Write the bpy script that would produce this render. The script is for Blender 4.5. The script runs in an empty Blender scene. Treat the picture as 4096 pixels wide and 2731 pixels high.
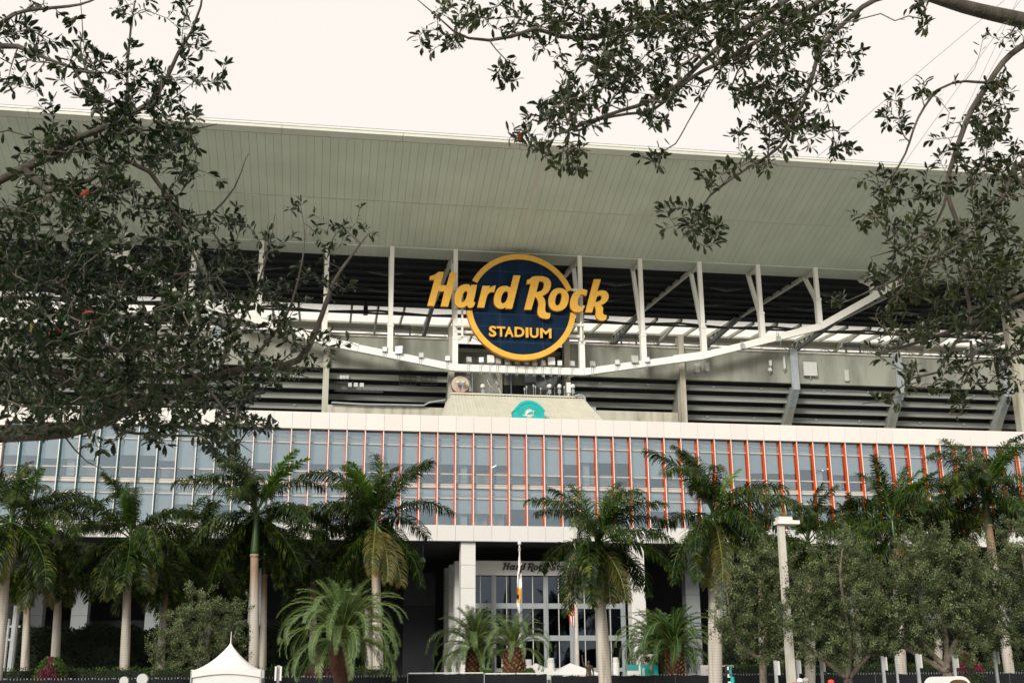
import bpy, math, random
import numpy as np
from mathutils import Vector, Matrix
from mathutils.geometry import tessellate_polygon

random.seed(7)
RNG = np.random.default_rng(7)
sc = bpy.context.scene
col = sc.collection

# ------------------------------------------------------------------ camera
# world axes: x along the facade (right), y away from the viewer, z up, metres
CAM_F, PITCH, ROLL, YAW, EYE = 4647.13, .288555, .007942, .160236, 1.65
IW, IH = 4096.0, 2731.0
_F = Vector((math.sin(YAW) * math.cos(PITCH), math.cos(YAW) * math.cos(PITCH), math.sin(PITCH)))
_R = Vector((math.cos(YAW), -math.sin(YAW), 0))
_U = _R.cross(_F)
_R, _U = math.cos(ROLL) * _R - math.sin(ROLL) * _U, math.sin(ROLL) * _R + math.cos(ROLL) * _U
cd = bpy.data.cameras.new('camera')
cam = bpy.data.objects.new('camera', cd)
col.objects.link(cam)
cd.sensor_width = 36
cd.lens = CAM_F / IW * 36
cd.clip_start = .1
cd.clip_end = 6000
cd.dof.use_dof = True
cd.dof.focus_distance = 90
cd.dof.aperture_fstop = 9
cam.matrix_world = Matrix(((_R.x, _U.x, -_F.x, 0), (_R.y, _U.y, -_F.y, 0), (_R.z, _U.z, -_F.z, EYE), (0, 0, 0, 1)))
sc.camera = cam

# ------------------------------------------------------------------ sky, sun, exposure
SUN_EL, SUN_AZ = math.radians(29), math.radians(-146)      # azimuth measured from +y (into the picture) towards +x
w = bpy.data.worlds.new('World')
sc.world = w
w.use_nodes = True
nt = w.node_tree
nt.nodes.clear()
sky = nt.nodes.new('ShaderNodeTexSky')
sky.sky_type = 'NISHITA'
sky.sun_disc = False
sky.sun_elevation = SUN_EL
sky.sun_rotation = SUN_AZ
sky.air_density = 1.5
sky.dust_density = 6
hs = nt.nodes.new('ShaderNodeHueSaturation')
hs.inputs['Saturation'].default_value = .35
cloud = nt.nodes.new('ShaderNodeRGB')                       # even overcast cloud sheet, warm white
cloud.outputs[0].default_value = (6.45, 6.02, 5.55, 1)
mx = nt.nodes.new('ShaderNodeMix')
mx.data_type = 'RGBA'
mx.inputs[0].default_value = .92
bg = nt.nodes.new('ShaderNodeBackground')
bg.inputs[1].default_value = .1
wo = nt.nodes.new('ShaderNodeOutputWorld')
nt.links.new(sky.outputs[0], hs.inputs['Color'])
nt.links.new(hs.outputs[0], mx.inputs[6])
nt.links.new(cloud.outputs[0], mx.inputs[7])
nt.links.new(mx.outputs[2], bg.inputs[0])
nt.links.new(bg.outputs[0], wo.inputs[0])

sd = bpy.data.lights.new('sun', 'SUN')
sd.energy = 2.1
sd.angle = math.radians(16)
sd.color = (1, .95, .87)
sun = bpy.data.objects.new('sun', sd)
col.objects.link(sun)
_s = Vector((math.sin(SUN_AZ) * math.cos(SUN_EL), math.cos(SUN_AZ) * math.cos(SUN_EL), math.sin(SUN_EL)))
sun.rotation_euler = _s.to_track_quat('Z', 'Y').to_euler()
sun.location = (0, -20, 60)

sc.view_settings.view_transform = 'Standard'
sc.view_settings.look = 'None'
sc.view_settings.gamma = 1
sc.view_settings.use_curve_mapping = False
sc.view_settings.exposure = .70
sc.cycles.max_bounces = 7
sc.cycles.diffuse_bounces = 3
sc.cycles.glossy_bounces = 3
sc.cycles.transmission_bounces = 4
sc.cycles.transparent_max_bounces = 10
sc.cycles.use_denoising = True
sc.cycles.caustics_reflective = False
sc.cycles.caustics_refractive = False

# ------------------------------------------------------------------ pixel -> point helpers
def ray(x, y):
    return _F + (x - IW / 2) / CAM_F * _R + (IH / 2 - y) / CAM_F * _U

def S(x, y, Y):
    """photo pixel (4096 wide) -> point on the vertical plane y = Y"""
    d = ray(x, y)
    return d * (Y / d.y) + Vector((0, 0, EYE))

K = IW / 2352.0
def P(x, y, Y):
    return S(x * K, y * K, Y)

def proj(p):
    q = Vector(p) - Vector((0, 0, EYE))
    d = q.dot(_F)
    if d < .05:
        return (-1e6, -1e6, d)
    return (IW / 2 + CAM_F * q.dot(_R) / d, IH / 2 - CAM_F * q.dot(_U) / d, d)

# ------------------------------------------------------------------ object helpers
def link(name, me, parent=None, loc=None):
    o = bpy.data.objects.new(name, me)
    col.objects.link(o)
    if parent is not None:
        o.parent = parent
    if loc is not None:
        o.location = loc
    return o

def tag(o, label=None, cat=None, group=None, kind=None):
    if label: o['label'] = label
    if cat: o['category'] = cat
    if group: o['group'] = group
    if kind: o['kind'] = kind
    return o

def thing(name, label, cat, group=None, loc=(0, 0, 0)):
    return tag(link(name, None, None, loc), label, cat, group)

def mesh(name, v, f, mats, mi=None, smooth=False):
    me = bpy.data.meshes.new(name)
    me.from_pydata([tuple(q) for q in v], [], f)
    for m in (mats if isinstance(mats, (list, tuple)) else [mats]):
        me.materials.append(m)
    if mi is not None and len(me.polygons) == len(mi):
        me.polygons.foreach_set('material_index', mi)
    if smooth:
        me.polygons.foreach_set('use_smooth', [True] * len(me.polygons))
    me.update()
    return me

def fast_mesh(name, verts, tris_or_quads, mats, mi=None, smooth=False):
    """numpy arrays -> mesh; faces (n,k)"""
    verts = np.asarray(verts, np.float32)
    fc = np.asarray(tris_or_quads, np.int32)
    n, k = fc.shape
    me = bpy.data.meshes.new(name)
    me.vertices.add(len(verts))
    me.vertices.foreach_set('co', verts.ravel())
    me.loops.add(n * k)
    me.loops.foreach_set('vertex_index', fc.ravel())
    me.polygons.add(n)
    me.polygons.foreach_set('loop_start', np.arange(0, n * k, k, dtype=np.int32))
    me.polygons.foreach_set('loop_total', np.full(n, k, np.int32))
    for m in (mats if isinstance(mats, (list, tuple)) else [mats]):
        me.materials.append(m)
    if mi is not None:
        me.polygons.foreach_set('material_index', np.asarray(mi, np.int32))
    if smooth:
        me.polygons.foreach_set('use_smooth', np.ones(n, bool))
    me.update(calc_edges=True)
    me.validate()
    return me

class MB:
    """collects shapes for one mesh"""
    def __init__(s):
        s.v, s.f, s.m = [], [], []
    def add(s, vs, fs, mi=0):
        b = len(s.v)
        s.v += [tuple(q) for q in vs]
        s.f += [tuple(i + b for i in q) for q in fs]
        s.m += [mi] * len(fs)
        return s
    def box(s, x0, x1, y0, y1, z0, z1, mi=0):
        return s.add([(x, y, z) for z in (z0, z1) for y in (y0, y1) for x in (x0, x1)],
                     [(0, 2, 3, 1), (4, 5, 7, 6), (0, 1, 5, 4), (2, 6, 7, 3), (0, 4, 6, 2), (1, 3, 7, 5)], mi)
    def hexa(s, p8, mi=0):
        return s.add(p8, [(0, 2, 3, 1), (4, 5, 7, 6), (0, 1, 5, 4), (2, 6, 7, 3), (0, 4, 6, 2), (1, 3, 7, 5)], mi)
    def bar(s, a, b, w, h=None, mi=0, side=None):
        a, b = Vector(a), Vector(b)
        h = h or w
        d = (b - a).normalized()
        up = Vector((0, 0, 1)) if abs(d.z) < .95 else Vector((0, 1, 0))
        sx = Vector(side) if side else d.cross(up).normalized()
        u = sx.cross(d).normalized()
        c = []
        for q in (a, b):
            for e in (-1, 1):
                for g in (-1, 1):
                    c.append(q + sx * (g * w / 2) + u * (e * h / 2))
        return s.hexa(c, mi)
    def tube(s, pts, r, n=8, mi=0, cap=True):
        pts = [Vector(q) for q in pts]
        rs = r if isinstance(r, (list, tuple)) else [r] * len(pts)
        ring = []
        prev = None
        for i, q in enumerate(pts):
            t = (pts[min(i + 1, len(pts) - 1)] - pts[max(i - 1, 0)])
            t = t.normalized() if t.length > 1e-9 else Vector((0, 0, 1))
            if prev is None:
                a = Vector((1, 0, 0)) if abs(t.x) < .8 else Vector((0, 1, 0))
                prev = (a - t * a.dot(t)).normalized()
            else:
                pv = prev - t * prev.dot(t)
                prev = pv.normalized() if pv.length > 1e-6 else prev
            bn = t.cross(prev)
            ring.append([q + (prev * math.cos(2 * math.pi * k / n) + bn * math.sin(2 * math.pi * k / n)) * rs[i] for k in range(n)])
        b = len(s.v)
        for rg in ring:
            s.v += [tuple(q) for q in rg]
        for i in range(len(pts) - 1):
            for k in range(n):
                k2 = (k + 1) % n
                s.f.append((b + i * n + k, b + i * n + k2, b + (i + 1) * n + k2, b + (i + 1) * n + k))
                s.m.append(mi)
        if cap:
            s.f.append(tuple(b + k for k in range(n))[::-1]); s.m.append(mi)
            s.f.append(tuple(b + (len(pts) - 1) * n + k for k in range(n))); s.m.append(mi)
        return s
    def lathe(s, prof, n=16, c=(0, 0, 0), mi=0, sq=None):
        """prof: (r, z) list bottom to top"""
        b = len(s.v)
        for r, z in prof:
            for k in range(n):
                a = 2 * math.pi * k / n
                s.v.append((c[0] + r * math.cos(a), c[1] + r * math.sin(a), c[2] + z))
        for i in range(len(prof) - 1):
            for k in range(n):
                k2 = (k + 1) % n
                s.f.append((b + i * n + k, b + i * n + k2, b + (i + 1) * n + k2, b + (i + 1) * n + k)); s.m.append(mi)
        s.f.append(tuple(b + k for k in range(n))[::-1]); s.m.append(mi)
        s.f.append(tuple(b + (len(prof) - 1) * n + k for k in range(n))); s.m.append(mi)
        return s
    def prism(s, loops, y0, y1, mi=0, side_mi=None):
        """loops of (x, z): outline first, then holes; extruded from y0 (front) to y1"""
        vl = [[Vector((a, b, 0)) for a, b in L] for L in loops]
        tri = tessellate_polygon(vl)
        flat = [q for L in loops for q in L]
        nn = len(flat)
        b = len(s.v)
        s.v += [(x, y0, z) for x, z in flat] + [(x, y1, z) for x, z in flat]
        for t in tri:
            s.f.append((b + t[0], b + t[1], b + t[2])); s.m.append(mi)
            s.f.append((b + nn + t[2], b + nn + t[1], b + nn + t[0])); s.m.append(mi)
        o = 0
        sm = mi if side_mi is None else side_mi
        for L in loops:
            for i in range(len(L)):
                j = (i + 1) % len(L)
                s.f.append((b + o + i, b + o + j, b + nn + o + j, b + nn + o + i)); s.m.append(sm)
            o += len(L)
        return s
    def build(s, name, mats, parent=None, smooth=False, loc=None):
        return link(name, mesh(name, s.v, s.f, mats, s.m, smooth), parent, loc)

# ------------------------------------------------------------------ materials
def _new(name):
    m = bpy.data.materials.new(name)
    m.use_nodes = True
    return m, m.node_tree, m.node_tree.nodes['Principled BSDF']

def mat(name, c, rough=.6, var=.0, scale=3., coord='Position', stretch=(1, 1, 1), metal=0., spec=.4, bump=0., bscale=30., rnd=0., detail=4., c2=None, lo=.3, hi=.7):
    """principled surface; colour drifts towards c2 (or darker) by noise, per object by rnd, fine relief by bump"""
    m, t, p = _new(name)
    p.inputs['Roughness'].default_value = rough
    p.inputs['Metallic'].default_value = metal
    p.inputs['Specular IOR Level'].default_value = spec
    p.inputs['Base Color'].default_value = (*c, 1)
    geo = t.nodes.new('ShaderNodeNewGeometry')
    tc = t.nodes.new('ShaderNodeTexCoord')
    src = geo.outputs['Position'] if coord == 'Position' else tc.outputs['Object']
    mp = t.nodes.new('ShaderNodeMapping')
    mp.inputs['Scale'].default_value = stretch
    t.links.new(src, mp.inputs['Vector'])
    out = None
    if var or c2:
        n = t.nodes.new('ShaderNodeTexNoise')
        n.inputs['Scale'].default_value = scale
        n.inputs['Detail'].default_value = detail
        t.links.new(mp.outputs[0], n.inputs['Vector'])
        r = t.nodes.new('ShaderNodeMapRange')
        r.inputs['From Min'].default_value = lo
        r.inputs['From Max'].default_value = hi
        t.links.new(n.outputs['Fac'], r.inputs['Value'])
        mixn = t.nodes.new('ShaderNodeMix')
        mixn.data_type = 'RGBA'
        t.links.new(r.outputs[0], mixn.inputs[0])
        mixn.inputs[6].default_value = (*c, 1)
        e = c2 if c2 else tuple(q * (1 - var) for q in c)
        mixn.inputs[7].default_value = (*e, 1)
        out = mixn.outputs[2]
    if rnd:
        oi = t.nodes.new('ShaderNodeObjectInfo')
        h = t.nodes.new('ShaderNodeHueSaturation')
        r2 = t.nodes.new('ShaderNodeMapRange')
        r2.inputs['To Min'].default_value = 1 - rnd
        r2.inputs['To Max'].default_value = 1 + rnd
        t.links.new(oi.outputs['Random'], r2.inputs['Value'])
        t.links.new(r2.outputs[0], h.inputs['Value'])
        if out is not None:
            t.links.new(out, h.inputs['Color'])
        else:
            h.inputs['Color'].default_value = (*c, 1)
        out = h.outputs[0]
    if out is not None:
        t.links.new(out, p.inputs['Base Color'])
    if bump:
        n2 = t.nodes.new('ShaderNodeTexNoise')
        n2.inputs['Scale'].default_value = bscale
        n2.inputs['Detail'].default_value = 5
        t.links.new(mp.outputs[0], n2.inputs['Vector'])
        b = t.nodes.new('ShaderNodeBump')
        b.inputs['Strength'].default_value = bump
        b.inputs['Distance'].default_value = .02
        t.links.new(n2.outputs['Fac'], b.inputs['Height'])
        t.links.new(b.outputs[0], p.inputs['Normal'])
    return m

def leaf_mat(name, ca, cb, cc, rough=.45, scale=2.5, trans=.25, spec=.4, fine=40., lo=.62, hi=.72):
    """leaf colour drifts between ca and cb from spray to spray and leaf to leaf, a few leaves cc"""
    m, t, p = _new(name)
    geo = t.nodes.new('ShaderNodeNewGeometry')
    def noise(s, lo, hi):
        n = t.nodes.new('ShaderNodeTexNoise')
        n.inputs['Scale'].default_value = s
        n.inputs['Detail'].default_value = 2
        t.links.new(geo.outputs['Position'], n.inputs['Vector'])
        r = t.nodes.new('ShaderNodeMapRange')
        r.inputs['From Min'].default_value = lo
        r.inputs['From Max'].default_value = hi
        t.links.new(n.outputs['Fac'], r.inputs['Value'])
        return r.outputs[0]
    def mixc(f, a, b):
        x = t.nodes.new('ShaderNodeMix')
        x.data_type = 'RGBA'
        t.links.new(f, x.inputs[0])
        for i, q in ((6, a), (7, b)):
            if isinstance(q, tuple): x.inputs[i].default_value = (*q, 1)
            else: t.links.new(q, x.inputs[i])
        return x.outputs[2]
    c1 = mixc(noise(scale, .35, .65), ca, cb)
    c2 = mixc(noise(fine, lo, hi), c1, cc)
    p.inputs['Roughness'].default_value = rough
    p.inputs['Specular IOR Level'].default_value = spec
    t.links.new(c2, p.inputs['Base Color'])
    tr = t.nodes.new('ShaderNodeBsdfTranslucent')
    t.links.new(c2, tr.inputs['Color'])
    ms = t.nodes.new('ShaderNodeMixShader')
    ms.inputs[0].default_value = trans
    t.links.new(p.outputs[0], ms.inputs[1])
    t.links.new(tr.outputs[0], ms.inputs[2])
    t.links.new(ms.outputs[0], t.nodes['Material Output'].inputs['Surface'])
    return m

def glass_mat(name, refl, tint, rcol, rough=.02):
    m, t, p = _new(name)
    t.nodes.remove(p)
    g = t.nodes.new('ShaderNodeBsdfGlossy')
    g.inputs['Color'].default_value = (*rcol, 1)
    g.inputs['Roughness'].default_value = rough
    tr = t.nodes.new('ShaderNodeBsdfTransparent')
    tr.inputs['Color'].default_value = (*tint, 1)
    fr = t.nodes.new('ShaderNodeFresnel')
    fr.inputs['IOR'].default_value = 1.5
    ad = t.nodes.new('ShaderNodeMath')
    ad.operation = 'ADD'
    ad.use_clamp = True
    ad.inputs[1].default_value = refl
    t.links.new(fr.outputs[0], ad.inputs[0])
    ms = t.nodes.new('ShaderNodeMixShader')
    t.links.new(ad.outputs[0], ms.inputs[0])
    t.links.new(tr.outputs[0], ms.inputs[1])
    t.links.new(g.outputs[0], ms.inputs[2])
    t.links.new(ms.outputs[0], t.nodes['Material Output'].inputs['Surface'])
    return m

def emit_mat(name, c, s):
    m, t, p = _new(name)
    p.inputs['Base Color'].default_value = (*c, 1)
    p.inputs['Emission Color'].default_value = (*c, 1)
    p.inputs['Emission Strength'].default_value = s
    return m

def translucent_mat(name, c, trans=.75):
    m, t, p = _new(name)
    p.inputs['Base Color'].default_value = (*c, 1)
    p.inputs['Roughness'].default_value = .5
    tr = t.nodes.new('ShaderNodeBsdfTranslucent')
    tr.inputs['Color'].default_value = (*c, 1)
    ms = t.nodes.new('ShaderNodeMixShader')
    ms.inputs[0].default_value = trans
    t.links.new(p.outputs[0], ms.inputs[1])
    t.links.new(tr.outputs[0], ms.inputs[2])
    t.links.new(ms.outputs[0], t.nodes['Material Output'].inputs['Surface'])
    return m

def ring_bark(name, c, c2, rings=14., dist=1.2, top=(.30, .20, .125)):
    """palm bark: pale, with thin horizontal leaf-scar rings and upright stains"""
    m, t, p = _new(name)
    tc = t.nodes.new('ShaderNodeTexCoord')
    wv = t.nodes.new('ShaderNodeTexWave')
    wv.bands_direction = 'Z'
    wv.inputs['Scale'].default_value = rings * .1
    wv.inputs['Distortion'].default_value = dist
    wv.inputs['Detail'].default_value = 3
    t.links.new(tc.outputs['Object'], wv.inputs['Vector'])
    mp = t.nodes.new('ShaderNodeMapping')
    mp.inputs['Scale'].default_value = (5, 5, .35)
    t.links.new(tc.outputs['Object'], mp.inputs['Vector'])
    n = t.nodes.new('ShaderNodeTexNoise')
    n.inputs['Scale'].default_value = 1
    n.inputs['Detail'].default_value = 5
    t.links.new(mp.outputs[0], n.inputs['Vector'])
    r = t.nodes.new('ShaderNodeMapRange')
    r.inputs['From Min'].default_value = .5
    r.inputs['From Max'].default_value = .72
    t.links.new(n.outputs['Fac'], r.inputs['Value'])
    sp_ = t.nodes.new('ShaderNodeSeparateXYZ')
    t.links.new(tc.outputs['Generated'], sp_.inputs[0])
    ht = t.nodes.new('ShaderNodeMath'); ht.operation = 'MULTIPLY_ADD'
    ht.inputs[1].default_value = .22; 
    t.links.new(n.outputs['Fac'], ht.inputs[0])
    t.links.new(sp_.outputs['Z'], ht.inputs[2])
    hr = t.nodes.new('ShaderNodeMapRange')               # young bark near the crown is still brown
    hr.inputs['From Min'].default_value = .80
    hr.inputs['From Max'].default_value = 1.02
    t.links.new(ht.outputs[0], hr.inputs['Value'])
    x0 = t.nodes.new('ShaderNodeMix'); x0.data_type = 'RGBA'
    x0.inputs[6].default_value = (*c, 1)
    x0.inputs[7].default_value = (*top, 1)
    t.links.new(hr.outputs[0], x0.inputs[0])
    x1 = t.nodes.new('ShaderNodeMix'); x1.data_type = 'RGBA'
    t.links.new(x0.outputs[2], x1.inputs[6])
    x1.inputs[7].default_value = (*c2, 1)
    t.links.new(r.outputs[0], x1.inputs[0])
    r2 = t.nodes.new('ShaderNodeMapRange')
    r2.inputs['From Min'].default_value = .0
    r2.inputs['From Max'].default_value = .25
    r2.inputs['To Min'].default_value = .80
    r2.inputs['To Max'].default_value = 1
    t.links.new(wv.outputs['Fac'], r2.inputs['Value'])
    h = t.nodes.new('ShaderNodeHueSaturation')
    t.links.new(x1.outputs[2], h.inputs['Color'])
    t.links.new(r2.outputs[0], h.inputs['Value'])
    t.links.new(h.outputs[0], p.inputs['Base Color'])
    p.inputs['Roughness'].default_value = .85
    b = t.nodes.new('ShaderNodeBump')
    b.inputs['Strength'].default_value = .15
    b.inputs['Distance'].default_value = .02
    t.links.new(wv.outputs['Fac'], b.inputs['Height'])
    t.links.new(b.outputs[0], p.inputs['Normal'])
    return m

M = {}
M['soffit'] = mat('roof_soffit_paint', (.60, .655, .545), .55, .13, .22, rnd=.025)
M['fascia'] = mat('roof_fascia_paint', (.62, .63, .55), .5, .12, .3)
M['steel_white'] = mat('white_painted_steel', (.80, .79, .73), .5, c2=(.55, .46, .35), scale=.9, lo=.68, hi=.85, rnd=.03)
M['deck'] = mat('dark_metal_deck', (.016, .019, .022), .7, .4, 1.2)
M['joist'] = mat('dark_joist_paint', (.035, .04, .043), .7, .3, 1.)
M['steel_dark'] = mat('grey_painted_steel', (.16, .175, .17), .6, .3, .8, rnd=.12)
M['steel_mid'] = mat('pale_painted_steel', (.62, .62, .53), .55, .25, 1.2, rnd=.06)
M['poly'] = translucent_mat('translucent_roof_sheet', (.93, .93, .89), .8)
M['concrete'] = mat('weathered_concrete', (.29, .30, .255), .9, c2=(.15, .15, .125), scale=.55, stretch=(1, 1, .28), lo=.40, hi=.72, bump=.25, bscale=6, rnd=.05)
M['concrete_pale'] = mat('pale_concrete', (.46, .45, .38), .9, c2=(.26, .23, .17), scale=.9, stretch=(1.4, 1, .22), lo=.45, hi=.75, bump=.2, bscale=8, rnd=.05)
M['steps'] = mat('grey_concrete_steps', (.27, .285, .265), .9, c2=(.17, .175, .155), scale=.7, stretch=(.35, 1, 2.), lo=.4, hi=.75, rnd=.08)
M['shaded_col'] = mat('shade_toned_column', (.22, .24, .25), .7, .1, 1.5)  # grey tone paints in the deep shade under the soffit and palms
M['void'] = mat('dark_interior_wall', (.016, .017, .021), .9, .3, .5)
M['plate'] = mat('blue_grey_steel_plate', (.33, .37, .39), .55, .2, 2., rnd=.05)
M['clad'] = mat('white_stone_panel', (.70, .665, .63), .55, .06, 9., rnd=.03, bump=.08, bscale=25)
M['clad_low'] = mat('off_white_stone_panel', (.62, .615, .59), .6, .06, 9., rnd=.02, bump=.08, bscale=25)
M['fin_orange'] = mat('orange_fin_paint', (.92, .10, .0), .6, .1, .6, spec=.15)
M['fin_teal'] = mat('teal_fin_paint', (.0, .26, .28), .45, .1, .6)
M['fin_white'] = mat('white_fin_edge', (.74, .71, .67), .5, .08, 1.)
M['alu'] = mat('silver_mullion', (.52, .52, .49), .45, .1, 2., metal=.0, spec=.5)
M['alu_dark'] = mat('grey_frame', (.30, .33, .34), .45, .12, 2.)
M['spandrel'] = mat('grey_slab_cover', (.50, .50, .46), .5, .12, 1.5, rnd=.03)
M['glass'] = glass_mat('office_glass', .11, (.92, .965, .985), (.72, .88, 1.))
M['glass_dark'] = glass_mat('entrance_glass', .045, (.35, .40, .46), (.62, .74, .92))
M['blind'] = mat('roller_blind', (.78, .80, .80), .9, .05, 2., rnd=.12)
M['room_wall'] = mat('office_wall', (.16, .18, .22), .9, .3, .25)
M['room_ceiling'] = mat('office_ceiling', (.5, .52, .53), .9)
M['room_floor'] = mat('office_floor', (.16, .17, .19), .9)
M['desk'] = mat('beige_desk_screen', (.55, .50, .43), .8, .1, 1., rnd=.15)
M['tube_light'] = emit_mat('ceiling_tube_light', (1, .95, .82), 2.2)
M['lamp_glow'] = emit_mat('lit_roof_lamp', (1, .80, .55), 9.)
M['gold'] = mat('yellow_sign_face', (.74, .42, .05), .5, .10, 2.2, c2=(.66, .35, .04))
M['gold_side'] = mat('orange_sign_side', (.66, .25, .02), .5, .2, 2.)
M['navy'] = mat('navy_sign_disc', (.004, .017, .042), .75, c2=(.012, .034, .070), scale=.55, stretch=(1, 1, .5), lo=.5, hi=.85, spec=.1)
M['navy_joint'] = mat('navy_sign_joint', (.018, .042, .08), .7)
M['rooftin'] = mat('pale_standing_seam_metal', (.60, .585, .49), .55, .12, .8, rnd=.03)
M['teal'] = mat('teal_sign_paint', (.0, .40, .38), .5, .08, 2.)
M['teal_dark'] = mat('dark_teal_print', (.03, .28, .27), .5)
M['white'] = mat('white_paint', (.70, .69, .66), .5, .05, 2.)
M['coral'] = mat('coral_print', (.80, .16, .06), .5)
M['blue_print'] = mat('blue_print', (.02, .12, .24), .5)
M['dish_dark'] = mat('dark_dish', (.045, .05, .055), .5)
M['dish_cream'] = mat('cream_radome', (.50, .41, .31), .5)
M['box_grey'] = mat('equipment_case', (.52, .53, .50), .55, .08, 3., rnd=.08)
M['cable'] = mat('black_cable', (.02, .02, .022), .6)
M['black_letter'] = mat('black_lettering', (.02, .02, .022), .5)
M['lampglass'] = glass_mat('floodlight_glass', .25, (.55, .62, .60), (.9, .98, .95), .08)
M['reflector'] = mat('floodlight_reflector', (.75, .78, .74), .25, metal=.6)
M['mesh_black'] = mat('black_fence_screen', (.009, .010, .014), .95, .4, 1.5, bump=.6, bscale=2.)
M['galv'] = mat('galvanised_steel', (.42, .44, .45), .5, .2, 3., metal=.2)
M['lamp_post'] = mat('pale_concrete_lamp_post', (.55, .53, .46), .8, .2, 2.5, bump=.2, bscale=18)
M['tent'] = mat('white_tent_fabric', (.68, .67, .65), .6, .04, 1.5, bump=.15, bscale=2.)
M['bronze'] = mat('bronze', (.10, .07, .045), .45, .4, 6., metal=.5)
M['asphalt'] = mat('asphalt', (.29, .30, .275), .95, .3, .5)
M['bark'] = mat('oak_bark', (.105, .09, .07), .95, c2=(.04, .034, .028), scale=9, stretch=(1, 1, .5), bump=.9, bscale=24)
M['twig'] = mat('oak_twig', (.115, .10, .078), .9)
M['bark_far'] = mat('grey_oak_bark', (.20, .165, .125), .95, c2=(.09, .075, .06), scale=6, bump=.6, bscale=14)
M['oak'] = leaf_mat('oak_leaf', (.007, .019, .005), (.026, .045, .012), (.095, .10, .018), .30, 1.6, .22, .45)
M['oak_r'] = leaf_mat('oak_leaf_open', (.009, .021, .005), (.034, .049, .010), (.14, .105, .012), .31, 1.8, .28, .45)
M['oak_red'] = mat('red_oak_leaf', (.30, .055, .03), .5)
M['oak_yellow'] = mat('yellow_oak_leaf', (.30, .26, .08), .5)
M['oak_far'] = leaf_mat('grey_green_oak_leaf', (.028, .048, .014), (.195, .245, .11), (.22, .16, .07), .55, 1.5, .22, .3, 7.)
M['royal'] = leaf_mat('royal_palm_leaflet', (.004, .015, .002), (.020, .048, .004), (.15, .18, .016), .42, .8, .30, .22, 3., .53, .72)  # yellow-green flecks paint sunlit highlights onto the dark fronds
M['royal_young'] = leaf_mat('young_palm_leaflet', (.085, .20, .02), (.13, .25, .03), (.16, .26, .03), .4, 1.2, .4, .4, 5.)
M['royal_dry'] = leaf_mat('yellowing_palm_leaflet', (.045, .062, .012), (.11, .10, .018), (.26, .17, .03), .5, 1.5, .25, .3, 6.)
M['date'] = leaf_mat('date_palm_leaflet', (.055, .110, .030), (.135, .205, .075), (.24, .27, .08), .45, .9, .22, .4, 5.)
M['date_dark'] = leaf_mat('dark_date_palm_leaflet', (.018, .060, .012), (.045, .105, .022), (.12, .17, .03), .45, .9, .22, .4, 5.)
M['rachis'] = mat('palm_leaf_rib', (.17, .22, .05), .5)
M['rachis_dark'] = mat('royal_palm_leaf_rib', (.045, .085, .018), .5)
M['shaft'] = mat('green_crownshaft', (.032, .075, .014), .35, .3, 2.5, spec=.5)
M['ringbark'] = ring_bark('royal_palm_bark', (.46, .425, .365), (.24, .20, .165), 26)
M['brownbark'] = ring_bark('brown_palm_bark', (.36, .27, .18), (.20, .13, .08), 40)
M['datebark'] = mat('date_palm_bark', (.075, .028, .015), .95, c2=(.03, .013, .008), scale=5, bump=.9, bscale=16)
M['datestub'] = mat('cut_leaf_base', (.30, .17, .07), .9, c2=(.10, .045, .02), scale=5, rnd=.3)
M['hedge'] = leaf_mat('dark_hedge_leaf', (.004, .012, .003), (.010, .021, .005), (.02, .03, .008), .7, 1.5, .15, .1, 8.)
M['hedge_light'] = leaf_mat('clipped_hedge_leaf', (.035, .085, .010), (.065, .125, .018), (.09, .14, .02), .5, 2., .25, .3, 8.)
M['hedge_core'] = mat('hedge_core', (.008, .012, .006), .95)
M['bract'] = leaf_mat('magenta_bract', (.20, .012, .055), (.30, .03, .10), (.34, .05, .06), .6, 3., .25, .2, 9.)
M['skin'] = mat('skin', (.50, .30, .22), .55)
M['cloth_red'] = mat('red_cloth', (.62, .07, .02), .85)
M['cloth_white'] = mat('white_cloth', (.72, .71, .69), .85)
M['cloth_dark'] = mat('dark_cloth', (.05, .055, .07), .85)
M['hair_grey'] = mat('grey_hair', (.33, .31, .29), .7)
M['tan'] = mat('tan_canopy_lining', (.50, .33, .19), .8)
M['rubber'] = mat('black_rubber', (.02, .02, .02), .8)
M['flag_white'] = mat('white_flag_cloth', (.78, .77, .74), .85)
M['flag_red'] = mat('red_flag_cloth', (.62, .045, .02), .85)
M['flag_navy'] = mat('navy_flag_cloth', (.02, .025, .07), .85)
M['flag_gold'] = mat('gold_flag_cloth', (.72, .34, .03), .85)
M['flag_black'] = mat('black_flag_cloth', (.02, .018, .02), .85)

# ================================================================== GROUND
g = MB()
g.add([(-900, -900, 0), (900, -900, 0), (900, 900, 0), (-900, 900, 0)], [(0, 1, 2, 3)])
tag(g.build('ground', M['asphalt']), kind='structure')

# ================================================================== OFFICE BUILDING (glass facade)
FX0, FSP, YF, YG = 6.005, 1.5, 94.86, 95.30        # first fin, spacing, fin front plane, glass plane
I0, I1 = -21, 41
XL, XR = FX0 + FSP * I0, FX0 + FSP * I1
ZT, ZB, ZS = 23.45, 22.05, 13.05                     # band top, band bottom, soffit
Z_LOW = 14.33                                        # top of the lower band
bld = thing('office_building', 'long white stone-clad office block with two glazed storeys, orange and teal fins', 'building')

def zrow(y):                                         # photo row at x = 1855 on the glass plane
    return S(1855, y, YG).z
R = {k: zrow(v) for k, v in dict(c1t=1733, c1b=1782, m1t=1788, m1b=1893.6, s1t=1899, s1b=1933, c2t=1955, c2b=1989.5, m2t=1996).items()}
R['m2b'] = Z_LOW

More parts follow.
